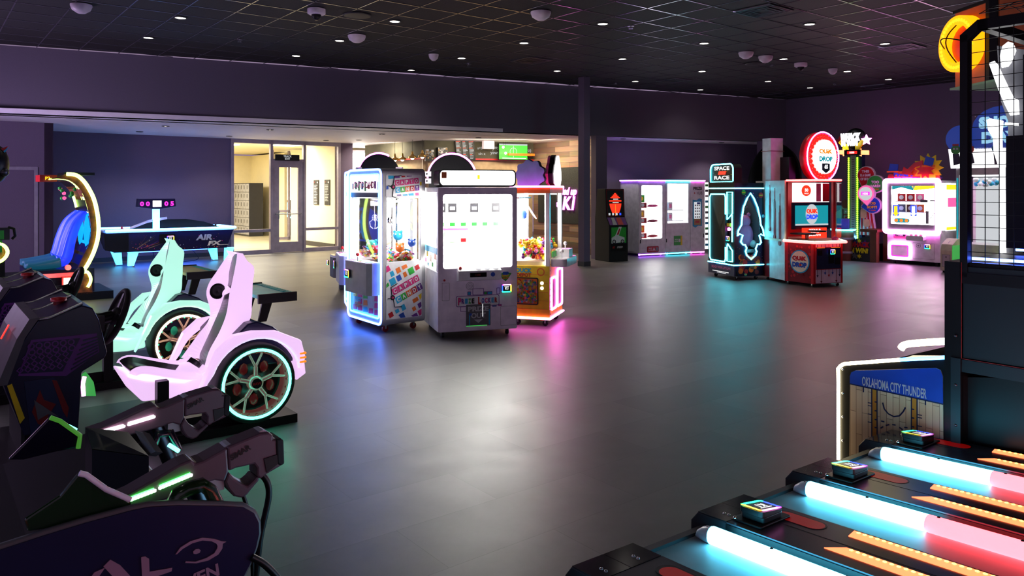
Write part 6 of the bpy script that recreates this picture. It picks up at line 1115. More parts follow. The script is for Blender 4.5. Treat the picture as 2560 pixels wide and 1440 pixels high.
b = MB(); b.box(-2.9, -2.62, .05, 1.15, .1, 2.1, 'black'); b.box(-2.62, -2.3, .05, 1.15, .1, .78, 'black'); b.build('screen_cabinet', t); b = MB(); b.prism([(-2.3, .8), (-2.28, .8), (-2.58, 2.05), (-2.6, 2.05)], .1, 1.1, em('L_screen2', '#e4c4ff', 28.0).name); b.build('monitor', t)  # unseen ride screen, tilted up and made strong to light the low ceiling
# ---- front pod of another machine cut by the left edge
f = Fr(px3(-60, 640, 9.2).xy, P); t = thing('gun_pod', 'dark pod with a round hood and yellow neon loop at the left picture edge', 'arcade machine', f)
def P3(px, py, y=0): x, z = f.fr(px, py, y); return (x, y, z)
b = MB(); x, _, z = P3(-15, 410); b.ball((x, .1, z), .17, 'black', 20, (1, 1, 1.5)); b.prism([P3(2, 372)[::2], P3(20, 365)[::2], P3(10, 380)[::2]], .0, .03, 'red'); b.prism([P3(8, 378)[::2], P3(22, 368)[::2], P3(12, 382)[::2]], -.01, .0, 'cyan'); b.ball((x + .1, .0, z - .1), .06, 'dark_steel', 10); b.cyl((x, .15, .3), (x, .15, z - .2), .07, 'black', 12); b.build('hood', t)
b = MB(); x, _, z = P3(5, 580); b.box(x - .5, x + .08, .0, .12, z - .1, z + .05, 'charcoal'); b.box(x - .2, x + .02, -.01, .0, z - .09, z + .02, 'green'); b.tube([P3(20, 568), P3(35, 572), P3(38, 590), P3(30, 598)], .018, 'black', 8); b.box(x - .1, x, -.01, .1, z - .25, z - .1, 'green'); b.build('mounted_gun', t)
b = MB(); b.tube(smooth([P3(-40, 600), P3(-5, 608), P3(12, 616), P3(19, 630), P3(12, 645), P3(-5, 656), P3(-40, 665)], 4), .02, 'L_yellowgreen', 8); b.build('neon_loop', t); b = MB(); x, _, z = P3(-12, 633); b.ball((x, .05, z), .11, 'rust', 14, (1, .4, 1)); b.box(x - .6, x + .1, .0, .8, 0, z - .1, 'black'); b.build('body', t)

# ---- two racing simulators
mat('seat_pu', '#f2e6f6', rough=.3, em=.8, ecol='#f8ccff', var=.03); mat('seat_aq', '#e6f6f2', rough=.3, em=.78, ecol='#b4ffe6', var=.03); mat('rim_metal', '#c8b0b4', rough=.28, metal=.5, em=.06, ecol='#ff6060')  # emission put into the shells for their brightness; rims get painted LED glow
mat('cushion', '#16181a', rough=.3)
def racer(fo, label, shell, ring, wheelcol, group):
    f = Fr(fo, P); t = thing('racing_simulator', label, 'arcade ride', f, group); f0 = Fr(Vector((-1.75, 5.18)), P)
    pc = lambda x, y, yy=0.: f0.fr(300 + x / 2.879, 580 + y / 2.879, yy)
    # wheel
    R_ = .275; cz = R_ + .05; b = MB(); b.lathe([(R_ * .80, .0), (R_ * .86, -.02), (R_ * .97, -.015), (R_, .02), (R_, .16), (R_ * .96, .19), (R_ * .8, .19)], (0, 0, cz), 'rubber', 40, 'y', caps=False); b.build('tyre', t)
    b = MB(); b.tube([(p[0], -.018, p[1]) for p in circ(0, cz, R_ * .84, 40)], .010, ring, 8, True); b.build('neon_ring', t)
    b = MB(); b.lathe([(R_ * .8, -.01), (R_ * .74, .02), (R_ * .74, .1)], (0, 0, cz), 'rim_metal', 40, 'y', caps=False); b.lathe([(.02, -.005), (.05, .005), (.055, .05)], (0, 0, cz), 'rim_metal', 16, 'y')
    for k in range(5):
        a_ = math.radians(90 + 72 * k); c, s_ = math.cos(a_), math.sin(a_); m = .11
        for d_ in (-.22, .22): b.tube([(c * m, .02, cz + s_ * m), (math.cos(a_ + d_) * R_ * .75, .02, cz + math.sin(a_ + d_) * R_ * .75)], .009, 'rim_metal', 6)
        b.tube([(c * .04, .02, cz + s_ * .04), (c * m, .02, cz + s_ * m)], .016, 'rim_metal', 6)
    for k in range(24): a_ = math.radians(15 * k); b.ball((math.cos(a_) * R_ * .77, -.002, cz + math.sin(a_) * R_ * .77), .009, wheelcol, 6)
    b.build('rim', t)
    b = MB(); b.lathe([(.001, .065), (.13, .065), (.13, .08)], (0, 0, cz), 'dark_steel', 28, 'y'); b.lathe([(.001, .12), (R_ * .8, .12)], (0, 0, cz), 'black_matte', 28, 'y', caps=False)
    for k in range(5): a_ = math.radians(54 + 72 * k); b.ball((math.cos(a_) * .12, .055, cz + math.sin(a_) * .12), .032, wheelcol, 8, (1, .3, 1.3))
    b.prism(circ(0, cz, .035, 16), -.01, -.004, 'black'); b.text('RAW', (0, -.013, cz), 'red', h=.02, bold=.05); b.build('brake_disc', t)
    # rear body: side panels with a wheel arch, deck
    wa = [(math.cos(math.radians(a_)) * (R_ + .03), cz + math.sin(math.radians(a_)) * (R_ + .03)) for a_ in range(165, -20, -12)]
    top = [(.45, .5), pc(1345, 880), pc(1320, 770), pc(1240, 735), pc(1130, 710), pc(1000, 715), pc(830, 740), pc(745, 830)]
    top = [(.42, cz - .03), pc(1330, 900, 0), pc(1300, 775, 0), pc(1130, 712, 0), pc(960, 715, 0), pc(820, 745, 0), pc(700, 860, 0), (-.40, cz - .05)]
    side = wa + [p for p in top if True][::1]
    side = [(math.cos(math.radians(a_)) * (R_ + .03), cz + math.sin(math.radians(a_)) * (R_ + .03)) for a_ in range(160, 9, -10)] + top[1:8]
    for y0 in (-.03, .78):
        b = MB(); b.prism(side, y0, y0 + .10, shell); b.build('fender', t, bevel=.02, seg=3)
    zt = top[3][1]; x1 = top[2][0]
    b = MB(); b.prism([(top[6][0] + .1, cz + .1), (x1 - .02, cz + .1), (x1 - .03, top[2][1] - .02), (top[3][0], zt + .02), (top[4][0] + .05, zt + .07), (top[5][0] + .12, zt + .06), (top[5][0], zt - .05)], .07, .78, 'darkblue'); b.build('rear_deck', t, bevel=.01)
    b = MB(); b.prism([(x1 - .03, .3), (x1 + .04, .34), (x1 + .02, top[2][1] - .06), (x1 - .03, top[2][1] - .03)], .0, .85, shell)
    for k in range(3): b.box(x1 - .02, x1 + .032, -.036, .06, top[2][1] - .1 - k * .03, top[2][1] - .085 - k * .03, 'S_orange')
    b.build('tail', t, bevel=.008)
    # spoiler
    sp = [f0.fr(px, py, .12) for px, py in ((634, 762), (655, 738), (722, 757), (712, 778), (660, 796))]
    z_s = sp[1][1] - .02; xs_ = sp[0][0]; b = MB(); b.box(xs_ + .02, xs_ + .30, .10, .78, z_s, z_s + .022, 'teal' if shell == 'seat_pu' else 'tan'); b.box(xs_ + .02, xs_ + .3, .08, .10, z_s - .035, z_s + .03, 'charcoal'); b.box(xs_ + .02, xs_ + .3, .78, .8, z_s - .035, z_s + .03, 'charcoal')
    for k in range(12): b.box(xs_ + .24, xs_ + .28, .14 + k * .05, .17 + k * .05, z_s + .022, z_s + .026, 'teal')
    for y0 in (.25, .6): b.prism([(xs_ + .08, zt + .03), (xs_ + .14, zt + .03), (xs_ + .2, z_s), (xs_ + .12, z_s)], y0, y0 + .02, 'black')
    b.build('spoiler', t)
    # bucket seat facing -x
    sy = .36
    raw = [((60, 1010), .20, .03), ((110, 1000), .22, .05), ((300, 1045), .23, .07), ((480, 1075), .23, .09), ((575, 1030), .22, .10), ((625, 960), .20, .08)]
    prof = [(pc(x, y, sy)[0], pc(x, y, sy)[1], w_, q) for (x, y), w_, q in raw]
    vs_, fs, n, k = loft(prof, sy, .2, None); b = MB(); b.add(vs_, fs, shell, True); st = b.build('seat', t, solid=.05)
    q = []; m_ = 0; i0, i1 = 1, n - 1
    for i in range(i0, i1 + 1):
        a_ = Vector(vs_[max(i - 1, 0) * k + 4]); c_ = Vector(vs_[min(i + 1, n - 1) * k + 4]); tt = (c_ - a_).normalized(); nn = Vector((-tt.z, 0, tt.x))
        for j in range(2, 7): q.append(Vector(vs_[i * k + j]) + nn * .032)
    b = MB(); b.add(q, [(i * 5 + j, i * 5 + j + 1, (i + 1) * 5 + j + 1, (i + 1) * 5 + j) for i in range(i1 - i0) for j in range(4)], 'cushion', True); b.build('seat_cushion', st, solid=.02)
    # backrest: a closed shell swept up through traced stations (far edge, strip, near front edge, near rear edge)
    sts = [((440, 905), (560, 910), (600, 1000), (650, 960)), ((560, 740), (600, 820), (640, 860), (740, 840)), ((630, 650), (655, 700), (715, 720), (800, 745)), ((650, 570), (715, 560), (765, 590), (930, 640)),
           ((622, 450), (745, 470), (787, 450), (950, 500)), ((640, 370), (778, 370), (800, 395), (955, 380)), ((695, 285), (785, 290), (826, 270), (965, 260)), ((755, 195), (803, 205), (840, 185), (915, 205)), ((800, 140), (820, 150), (842, 148), (885, 155))]
    off = (.24, .11, -.20, -.20); L_ = []
    for ci in range(4):
        col_ = [(*pc(*st_[ci], sy + off[ci]), 0) for st_ in sts]; L_.append([(p.x, sy + off[ci], p.y) for p in smooth([(c_[0], c_[1], 0) for c_ in col_], 6)])
    L_.append([(x, sy + .16, z) for x, y, z in L_[3]]); nn_ = len(L_[0]); b = MB()
    for ci in range(5):
        cj = (ci + 1) % 5
        for i in range(nn_ - 1):
            m = 'cushion' if ci == 1 and not (25 <= i <= 28) and i < nn_ - 3 else shell
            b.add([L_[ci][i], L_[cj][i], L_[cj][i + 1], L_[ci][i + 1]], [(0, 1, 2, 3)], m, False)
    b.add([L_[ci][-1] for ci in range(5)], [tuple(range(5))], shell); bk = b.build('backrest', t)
    xs2, zs2 = pc(700, 425, sy + .14); b = MB(); b.lathe([(.052, 0), (.058, -.012), (.05, -.02), (.03, -.008), (.001, -.014)], (xs2, sy + .14, zs2), 'black', 22, 'y'); b.build('speaker', bk)
    # seat pan side skirts
    sk = [pc(x, y, 0.12) for x, y in ((35, 990), (60, 965), (300, 985), (480, 1000), (600, 1000), (610, 1150), (480, 1190), (160, 1225), (130, 1180), (45, 1080))]
    sk = [pc(x, y, 0.12) for x, y in ((45, 1050), (200, 1075), (480, 1085), (560, 1030), (620, 1000), (640, 1150), (480, 1190), (160, 1225), (130, 1180))]
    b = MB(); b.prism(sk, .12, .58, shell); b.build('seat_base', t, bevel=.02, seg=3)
    # chassis plate, post, steering console
    b = MB(); b.box(-2.0, .3, .02, .95, .0, .06, 'black'); b.box(-1.1, -.1, .1, .8, .06, .14, 'black'); b.box(-1.35, -1.2, .1, .8, .06, .45, 'charcoal'); b.box(-.62, -.55, .05, .12, .06, .42, 'black'); b.build('chassis', t)
    hx, hz = f0.fr(290, 790, .36); b = MB(); 
    Tw = Matrix.Translation((hx, .36, hz)) @ Matrix.Rotation(math.radians(-68), 4, 'Y'); b.T = Tw; b.lathe([(.0, 0)], (0, 0, 0), 'black') if False else None
    b.tube([(.17 * math.cos(a_ * math.pi / 18), .17 * math.sin(a_ * math.pi / 18), 0) for a_ in range(36)], .02, 'rubber', 10, True)
    b.box(-.15, .15, -.02, .02, -.012, .012, 'charcoal'); b.box(-.02, .02, -.15, .0, -.012, .012, 'charcoal'); b.lathe([(.055, -.02), (.06, .01), (.04, .03), (.001, .032)], (0, 0, 0), 'charcoal', 20); sw = b.build('steering_wheel', t)
    b = MB(); b.cyl((hx - .02, .36, hz), (hx - .34, .36, hz - .06), .04, 'black', 14); b.box(hx - .2, hx - .08, .28, .44, hz - .08, hz + .02, 'charcoal'); b.build('steering_column', t)
    ax, az = f0.fr(205, 812, 0.05)
    cons = [f0.fr(px, py, .05) for px, py in ((95, 802), (205, 763), (232, 770), (248, 800), (268, 880), (262, 895), (205, 930), (196, 1080), (60, 1090), (8, 960), (50, 860))]
    b = MB(); b.prism(cons, .05, .85, 'darkblue'); b.prism([(x, z) for x, z in [cons[8], cons[7], (cons[7][0], .06), (cons[8][0], .06)]], .1, .8, 'black'); b.box(cons[8][0], cons[7][0], .1, .8, .06, cons[7][1] + .02, 'darkblue'); cb = b.build('console', t, bevel=.008)
    b = MB(); e = [f0.fr(px, py, .05) for px, py in ((18, 962), (62, 845), (98, 802))]; b.prism([(e[0][0] - .05, e[0][1]), (e[1][0] - .04, e[1][1]), (e[2][0] - .05, e[2][1] + .015), (e[2][0], e[2][1] + .02), (e[1][0] + .0, e[1][1]), (e[0][0] + .0, e[0][1])], .04, .86, 'mid_grey')
    e2 = [f0.fr(px, py, .05) for px, py in ((98, 802), (125, 798), (205, 762))]
    for yy in (.04, .46, .84): b.tube([(e2[0][0], yy, e2[0][1] + .01), (e2[1][0], yy, e2[1][1] + .01), (e2[2][0], yy, e2[2][1] + .01)], .010, 'steel', 6)
    x, z = f0.fr(36, 860, .5); b.prism([(e[1][0] - .09, e[1][1] - .05), (e[1][0] - .05, e[1][1] + .03), (e[1][0] - .045, e[1][1] + .03), (e[1][0] - .085, e[1][1] - .05)], .4, .44, 'S_red'); b.build('console_trim', cb)
    b = MB(); rn = random.Random(3); q = [f0.fr(px, py, .045) for px, py in ((78, 850), (242, 833), (248, 880), (165, 940), (45, 940))]; b.prism(q, .044, .049, 'purple'); q = [f0.fr(px, py, .045) for px, py in ((82, 856), (200, 845), (156, 928), (50, 934))]; b.prism(q, .040, .045, 'darkblue')
    for r_ in range(5):
        for c_ in range(6):
            px = 78 + c_ * 20 - r_ * 7 + (r_ % 2) * 9; py = 866 - c_ * 2.2 + r_ * 15
            x, z = f0.fr(px, py, .04)
            if px < 195 - r_ * 9: b.frame(circ(x, z, .019, 10 if r_ < 2 else 4), circ(x, z, .012, 10 if r_ < 2 else 4), .037, .04, 'purple')
    for k in range(7): a0 = f0.fr(205 - k * 5 + 2, 850 + k * 12, .04); a1 = f0.fr(245, 840 + k * 7, .04); b.prism([(a0[0], a0[1]), (a1[0], a1[1]), (a1[0], a1[1] - .008), (a0[0], a0[1] - .008)], .038, .042, 'darkblue')
    b.build('side_print', cb)
    b = MB(); q = [f0.fr(px, py, .09) for px, py in ((58, 950), (133, 940), (172, 1030), (165, 1082), (75, 1085))]; b.prism(q, .044, .049, 'navy'); q = [f0.fr(px, py, .04) for px, py in ((130, 950), (142, 952), (172, 1020), (168, 1045), (158, 1030))]; b.prism(q, .04, .045, 'deepred'); q = [f0.fr(px, py, .04) for px, py in ((18, 965), (30, 960), (62, 1045), (50, 1060))]; b.prism(q, .04, .052, 'yellow')
    q = [f0.fr(px, py, .04) for px, py in ((80, 1030), (100, 975), (110, 1000), (140, 1010), (120, 1040), (130, 1070), (95, 1060))]; b.prism(q, .040, .043, 'deepred'); q = [f0.fr(px, py, .04) for px, py in ((85, 1000), (145, 1040), (120, 1035), (95, 1050))]; b.prism(q, .037, .040, 'mid_grey'); b.build('front_print', cb)
    b = MB(); b.box(-2.75, -2.6, .05, .95, .06, 1.95, 'black'); b.box(-2.6, -1.9, .1, .9, .06, .5, 'black'); b.build('screen_cabinet', t); b = MB(); b.box(-2.6, -2.585, .1, .9, 1.05, 1.75, em('L_screen', '#f2c0ff', 1.6).name); b.build('monitor', t)
    b = MB(); x, z = f0.fr(162, 752, .3); b.cyl((x - .02, .4, z - .06), (x - .02, .4, z - .01), .03, 'deepred', 14); b.lathe([(.045, z - .01), (.045, z + .01), (.001, z + .015)], (x - .02, .4, 0), 'red', 16); b.build('stop_button', cb)
    b = MB(); b.prism([f0.fr(px, py, .3) for px, py in ((212, 990), (212, 945), (222, 938), (234, 955), (238, 975), (240, 990))], .3, .42, 'S_dimgreen'); b.tube([(*f0.fr(209, 990, .28)[:1], .28, f0.fr(209, 990, .28)[1]), (f0.fr(207, 960, .28)[0], .28, f0.fr(207, 960, .28)[1]), (f0.fr(211, 942, .28)[0], .28, f0.fr(211, 942, .28)[1])], .012, 'L_pink', 6); b.build('pedal_light', t)  # emission makes the green glitter of the pedal shine
    return t
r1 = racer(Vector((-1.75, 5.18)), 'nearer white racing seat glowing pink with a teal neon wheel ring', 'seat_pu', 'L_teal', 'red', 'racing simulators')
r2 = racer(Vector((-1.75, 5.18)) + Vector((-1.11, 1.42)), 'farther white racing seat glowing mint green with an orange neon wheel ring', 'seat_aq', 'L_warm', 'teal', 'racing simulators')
r1.children  # nearer simulator
# ================================================================ FOREGROUND LEFT: twin gun shooter
f = Fr(Vector((-.60, 1.67)), P)        # plane of the near side panel, x=0 at the player end
t = thing('shooting_game', 'dark shooting game desk with curved side panel and pale lettering in the lower left corner', 'arcade machine', f)
sp = lambda px, py, y=0.: f.fr(px, py, y)
edge = [(-60, 1400), (0, 1376), (110, 1340), (215, 1308), (330, 1277), (375, 1268), (450, 1264), (560, 1266), (610, 1269), (635, 1283), (647, 1308), (648, 1335), (640, 1370), (625, 1410), (600, 1460), (590, 1500)]
e2 = [sp(px, py) for px, py in edge]; x_left = e2[0][0] - .3
poly = [(x_left, e2[0][1] - .02)] + e2 + [(e2[-1][0] - .02, .0), (x_left, .0)]
b = MB(); b.prism(poly, 0, .025, 'darkblue'); s_ = b.build('side_panel', t)
b = MB(); b.tube([(x, .012, z) for x, z in [(x_left, e2[0][1])] + e2], .0085, 'mid_grey', 6); b.build('edge_trim', t)
mat('print_pink', '#9c7088', rough=.5)
b = MB(); m = 'print_pink'
def pg(l, y=-.003): b.prism([sp(px, py) for px, py in l], y, -.0005, m)
# A, L, O of the pale logo, traced on the panel
pg([(258, 1415), (275, 1398), (300, 1412), (340, 1455), (300, 1460)]); pg([(262, 1418), (240, 1450), (215, 1460), (235, 1430)])
pg([(352, 1392), (362, 1390), (372, 1396), (373, 1428), (430, 1418), (428, 1427), (370, 1447), (355, 1450)])
ring = [(438, 1385), (450, 1368), (475, 1352), (505, 1343), (535, 1346), (553, 1352), (565, 1353), (556, 1358), (555, 1370), (545, 1385), (520, 1400), (490, 1407), (462, 1406)]
rin = [(442, 1384), (456, 1371), (480, 1357), (505, 1350), (528, 1352), (540, 1358), (543, 1364), (542, 1370), (535, 1382), (515, 1394), (488, 1403), (464, 1402)]
pg(ring + rin[::-1]); pg([(482, 1378), (488, 1372), (496, 1371), (501, 1375), (498, 1381), (489, 1384), (483, 1383)])
b.text('RAVEN', (sp(478, 1452)[0], -.002, sp(478, 1452)[1]), m, h=.028, x=(1, 0, .14), up=(-.14, 0, 1), bold=.03); b.build('lettering', s_)
# desk surface between the panels, screen end at left
xd0, zd0 = sp(560, 1280, .3)
b = MB(); b.prism([(x_left - .2, .72), (-.35, .80), (-.08, .86), (-.02, .84), (-.02, .1), (x_left - .2, .1)], .03, 1.145, 'black'); b.build('desk', t, bevel=.01)
b = MB(); b.box(x_left - .3, x_left - .1, .03, 1.14, .74, .80, 'charcoal'); b.build('screen_ledge', t)
b = MB(); b.box(x_left - .92, x_left - .82, .0, 1.3, .1, 1.9, 'black'); b.box(x_left - .82, x_left - .3, .03, 1.14, .1, .74, 'black'); b.build('screen_cabinet', t); b = MB(); b.box(x_left - .82, x_left - .81, .08, 1.22, .95, 1.8, em('L_screen3', '#a8b4ff', 1.2).name); b.build('monitor', t)
# centre console block with sloped top
c = lambda px, py, z: f.tp(px, py, z)
b = MB(); q = [sp(px, py, .62) for px, py in ((196, 1080), (213, 1068), (375, 1110), (372, 1150), (350, 1180), (225, 1178), (200, 1150))]
top = [(*f.tp(213, 1070, 1.0), 1.0), (*f.tp(320, 1082, 1.0), 1.0), (*f.tp(372, 1142, .97), .97), (*f.tp(230, 1124, .98), .98)]
base = [(p[0], p[1], .78) for p in top]; b.add(base + top, [(4, 5, 6, 7), (0, 1, 5, 4), (1, 2, 6, 5), (2, 3, 7, 6), (3, 0, 4, 7), (3, 2, 1, 0)], 'black'); mat('console_top', '#28282c', rough=.22, coat=.5)
b.add([Vector(p) + Vector((0, 0, .002)) for p in top], [(0, 1, 2, 3)], 'console_top'); cc = b.build('centre_console', t)
b = MB(); p0 = f.tp(352, 1088, .98); b.add([(*f.tp(345, 1078, 1.0), 1.0), (*f.tp(365, 1082, 1.0), 1.0), (*f.tp(398, 1130, .98), .98), (*f.tp(380, 1140, .96), .96)], [(0, 1, 2, 3)], 'mid_grey'); b.build('reader_plate', t, solid=.02)
def gun(y, dz, led, label, tip):
    """a long toy rifle pointing to -x on a swivel; local x from muzzle 0 to stock 1"""
    g0 = Fr(f.w(0, y).xy, P); o = thing('toy_rifle', label, 'toy gun', g0, 'toy rifles of the shooting game')
    def gp(px, py, yy=0.):
        if tip != (0, 0): u, v = px - 312, py - 1238; c_, s_ = math.cos(.098), math.sin(.098); px, py = 250 + .8 * (u * c_ - v * s_), 1072 + .8 * (u * s_ + v * c_)
        return g0.fr(px, py, yy)
    sc = lambda l: [gp(px, py) for px, py in l]
    mat('gunbody', '#5c4450', rough=.42); mat('gundark', '#2c2430', rough=.45)
    # traced on the near rifle (px in the photograph)
    recv = [(268, 1245), (320, 1222), (440, 1152), (470, 1140), (478, 1150), (500, 1143), (545, 1118), (560, 1108), (600, 1092), (640, 1076), (662, 1074), (672, 1080), (672, 1090), (692, 1090), (697, 1150), (690, 1158), (655, 1178), (618, 1215), (608, 1228), (595, 1236), (575, 1232), (560, 1215), (550, 1195), (528, 1192), (510, 1198), (500, 1205), (440, 1228), (390, 1245), (330, 1272), (300, 1268)]
    grip = [(562, 1170), (580, 1162), (600, 1158), (624, 1152), (632, 1162), (632, 1182), (622, 1194), (608, 1206), (595, 1200), (575, 1186)]
    b = MB(); N = 60
    def resample(l, n, closed=True):
        l = [Vector(p) for p in l]; L_ = [(l[(i + 1) % len(l)] - l[i]).length for i in range(len(l))]; T_ = sum(L_); out = []; i = 0; acc = 0
        for k in range(n):
            d_ = T_ * k / n
            while acc + L_[i] < d_: acc += L_[i]; i += 1
            out.append(tuple(l[i] + (l[(i + 1) % len(l)] - l[i]) * ((d_ - acc) / L_[i])))
        return out
    # fore body and stock as solids, the hand opening left free
    fore = [(268, 1245), (320, 1222), (440, 1152), (470, 1140), (478, 1150), (500, 1143), (545, 1118), (558, 1110), (562, 1170), (552, 1196), (528, 1192), (510, 1198), (500, 1205), (440, 1228), (390, 1245), (330, 1272), (300, 1268)]
    topr = [(558, 1110), (600, 1092), (640, 1076), (662, 1074), (672, 1080), (672, 1090), (692, 1090), (697, 1150), (690, 1158), (655, 1178), (640, 1190), (632, 1182), (632, 1162), (624, 1152), (600, 1158), (580, 1162), (562, 1170)]
    bot = [(562, 1170), (575, 1186), (595, 1200), (608, 1206), (622, 1194), (632, 1182), (640, 1190), (618, 1215), (608, 1228), (595, 1236), (575, 1232), (560, 1215), (552, 1196)]
    for l in (fore, topr, bot): b.prism(sc(l), -.03, .03, 'gunbody')
    b.build('body', o, bevel=.006)
    b = MB(); b.prism(sc([(690, 1088), (697, 1092), (699, 1150), (690, 1156), (680, 1150), (678, 1090)]), -.034, .034, 'rubber'); b.build('butt_pad', o, bevel=.004)
    b = MB(); b.prism(sc([(648, 1138), (680, 1128), (683, 1150), (655, 1172)]), -.033, -.029, 'black'); b.text('SIMAR', (gp(590, 1122)[0], -.032, gp(590, 1122)[1]), 'black', h=.014, bold=.04, x=(1, 0, .38), up=(-.38, 0, 1)); b.build('side_plate', o)
    b = MB(); b.prism(sc([(548, 1118), (560, 1108), (570, 1104), (566, 1112), (552, 1122)]), -.02, .02, 'light_grey'); b.prism(sc([(640, 1074), (652, 1070), (664, 1076), (660, 1080), (645, 1080)]), -.02, .02, 'light_grey'); b.build('sight', o)
    b = MB()
    for (xa, ya, xb, yb, n) in ((312, 1238, 376, 1214, 9), (390, 1207, 466, 1176, 11)):
        p, q = gp(xa, ya), gp(xb, yb)
        b.tube([(p[0], -.033, p[1]), (q[0], -.033, q[1])], .0055, led, 8)
        for k in range(n): u = k / (n - 1); b.ball((p[0] + (q[0] - p[0]) * u, -.037, p[1] + (q[1] - p[1]) * u), .0045, 'S_bright', 6)
    b.build('light_strip', o)
    b = MB(); p = gp(532, 1190); b.box(p[0] - .015, p[0] + .02, -.02, .02, p[1] - .03, p[1] + .01, 'light_grey'); b.build('trigger', o)
    b = MB(); p = gp(480, 1225); b.cyl((p[0], 0, p[1] + .02), (p[0] + .05, .02, .84), .022, 'dark_steel', 12); b.build('swivel_mount', o)
    return o
gun(.14, 0, 'L_green', 'nearer toy rifle with green light strip, mounted on the shooting game', (0, 0))
gun(.70, 0, em('L_ledwhite', '#ffd8f4', 6.).name, 'farther toy rifle with white-pink light strip, mounted on the shooting game', (-104, -62) if False else (-118, -70))
# translucent holsters / guards
def shell(name, pts, z0, z1, m, label=None):
    b = MB(); b.prism(pts, z0, z1, m, 'z'); return b
def P2(px, py, y): x, z = f.fr(px, py, y); return Vector((x, y, z))
mat('guard_green', '#062c08', rough=.2, coat=.3, alpha=.8); mat('guard_purple', '#120a20', rough=.2, coat=.3, alpha=.85)
for (m, A_, y0, y1) in (('guard_green', [(60, 1300), (150, 1240), (198, 1182), (215, 1186), (265, 1222), (325, 1248), (330, 1265), (250, 1290), (150, 1318), (70, 1330)], .02, .25), ('guard_purple', [(20, 1150), (60, 1110), (125, 1043), (150, 1052), (200, 1088), (195, 1120), (140, 1130), (60, 1150)], .52, .75)):
    b = MB(); b.prism([f.fr(px, py, y0) for px, py in A_], y0, y0 + .012, m); g_ = b.build('gun_guard', t, bevel=.004)
    b = MB(); b.tube([(*[f.fr(px, py, y0)[0]], y0 - .003, f.fr(px, py, y0)[1]) for px, py in A_[2:6]], .006, 'lav' if m == 'guard_green' else 'S_edge' if 'S_edge' in MATS else em('S_edge', '#60c040', .3).name, 6); b.build('edge', g_)  # emission paints the yellow-green highlight along the purple guard's edge
b = MB(); b.tube([P2(px, py, .03) for px, py in ((430, 1265), (445, 1235), (470, 1222), (505, 1212), (525, 1225), (545, 1265))], .016, 'guard_green', 6); b.build('gun_guard', t)
b = MB(); b.tube([P2(px, py, .5) for px, py in ((385, 1110), (395, 1085), (425, 1082), (445, 1125))], .012, 'guard_purple', 6); b.build('holster', t); b = MB(); b.tube([P2(422, 1112, .48), P2(447, 1128, .48)], .006, 'L_teal', 6); b.build('holster_light', t); b = MB(); b.tube([P2(170, 1066, .55), P2(190, 1076, .55)], .006, 'L_teal', 6); b.build('holster_light', t)
# cables
for k, l in enumerate(([(650, 1180), (668, 1205), (672, 1240), (660, 1300), (650, 1350), (640, 1440), (630, 1500)], [(605, 1230), (618, 1270), (628, 1320), (632, 1440)], [(628, 1392), (660, 1410), (690, 1440), (720, 1480)])):
    yy = .12 if k != 2 else .0; b = MB(); b.tube(smooth([P2(px, py, yy) for px, py in l], 5), .008 if k != 1 else .005, 'black', 8); o = b.build('cable'); put(o, f); tag(o, ('thick black cable hanging from the nearer toy rifle stock', 'thin black cable hanging below the nearer toy rifle grip', 'black cable running right off the floor beside the shooting game')[k], 'cable')

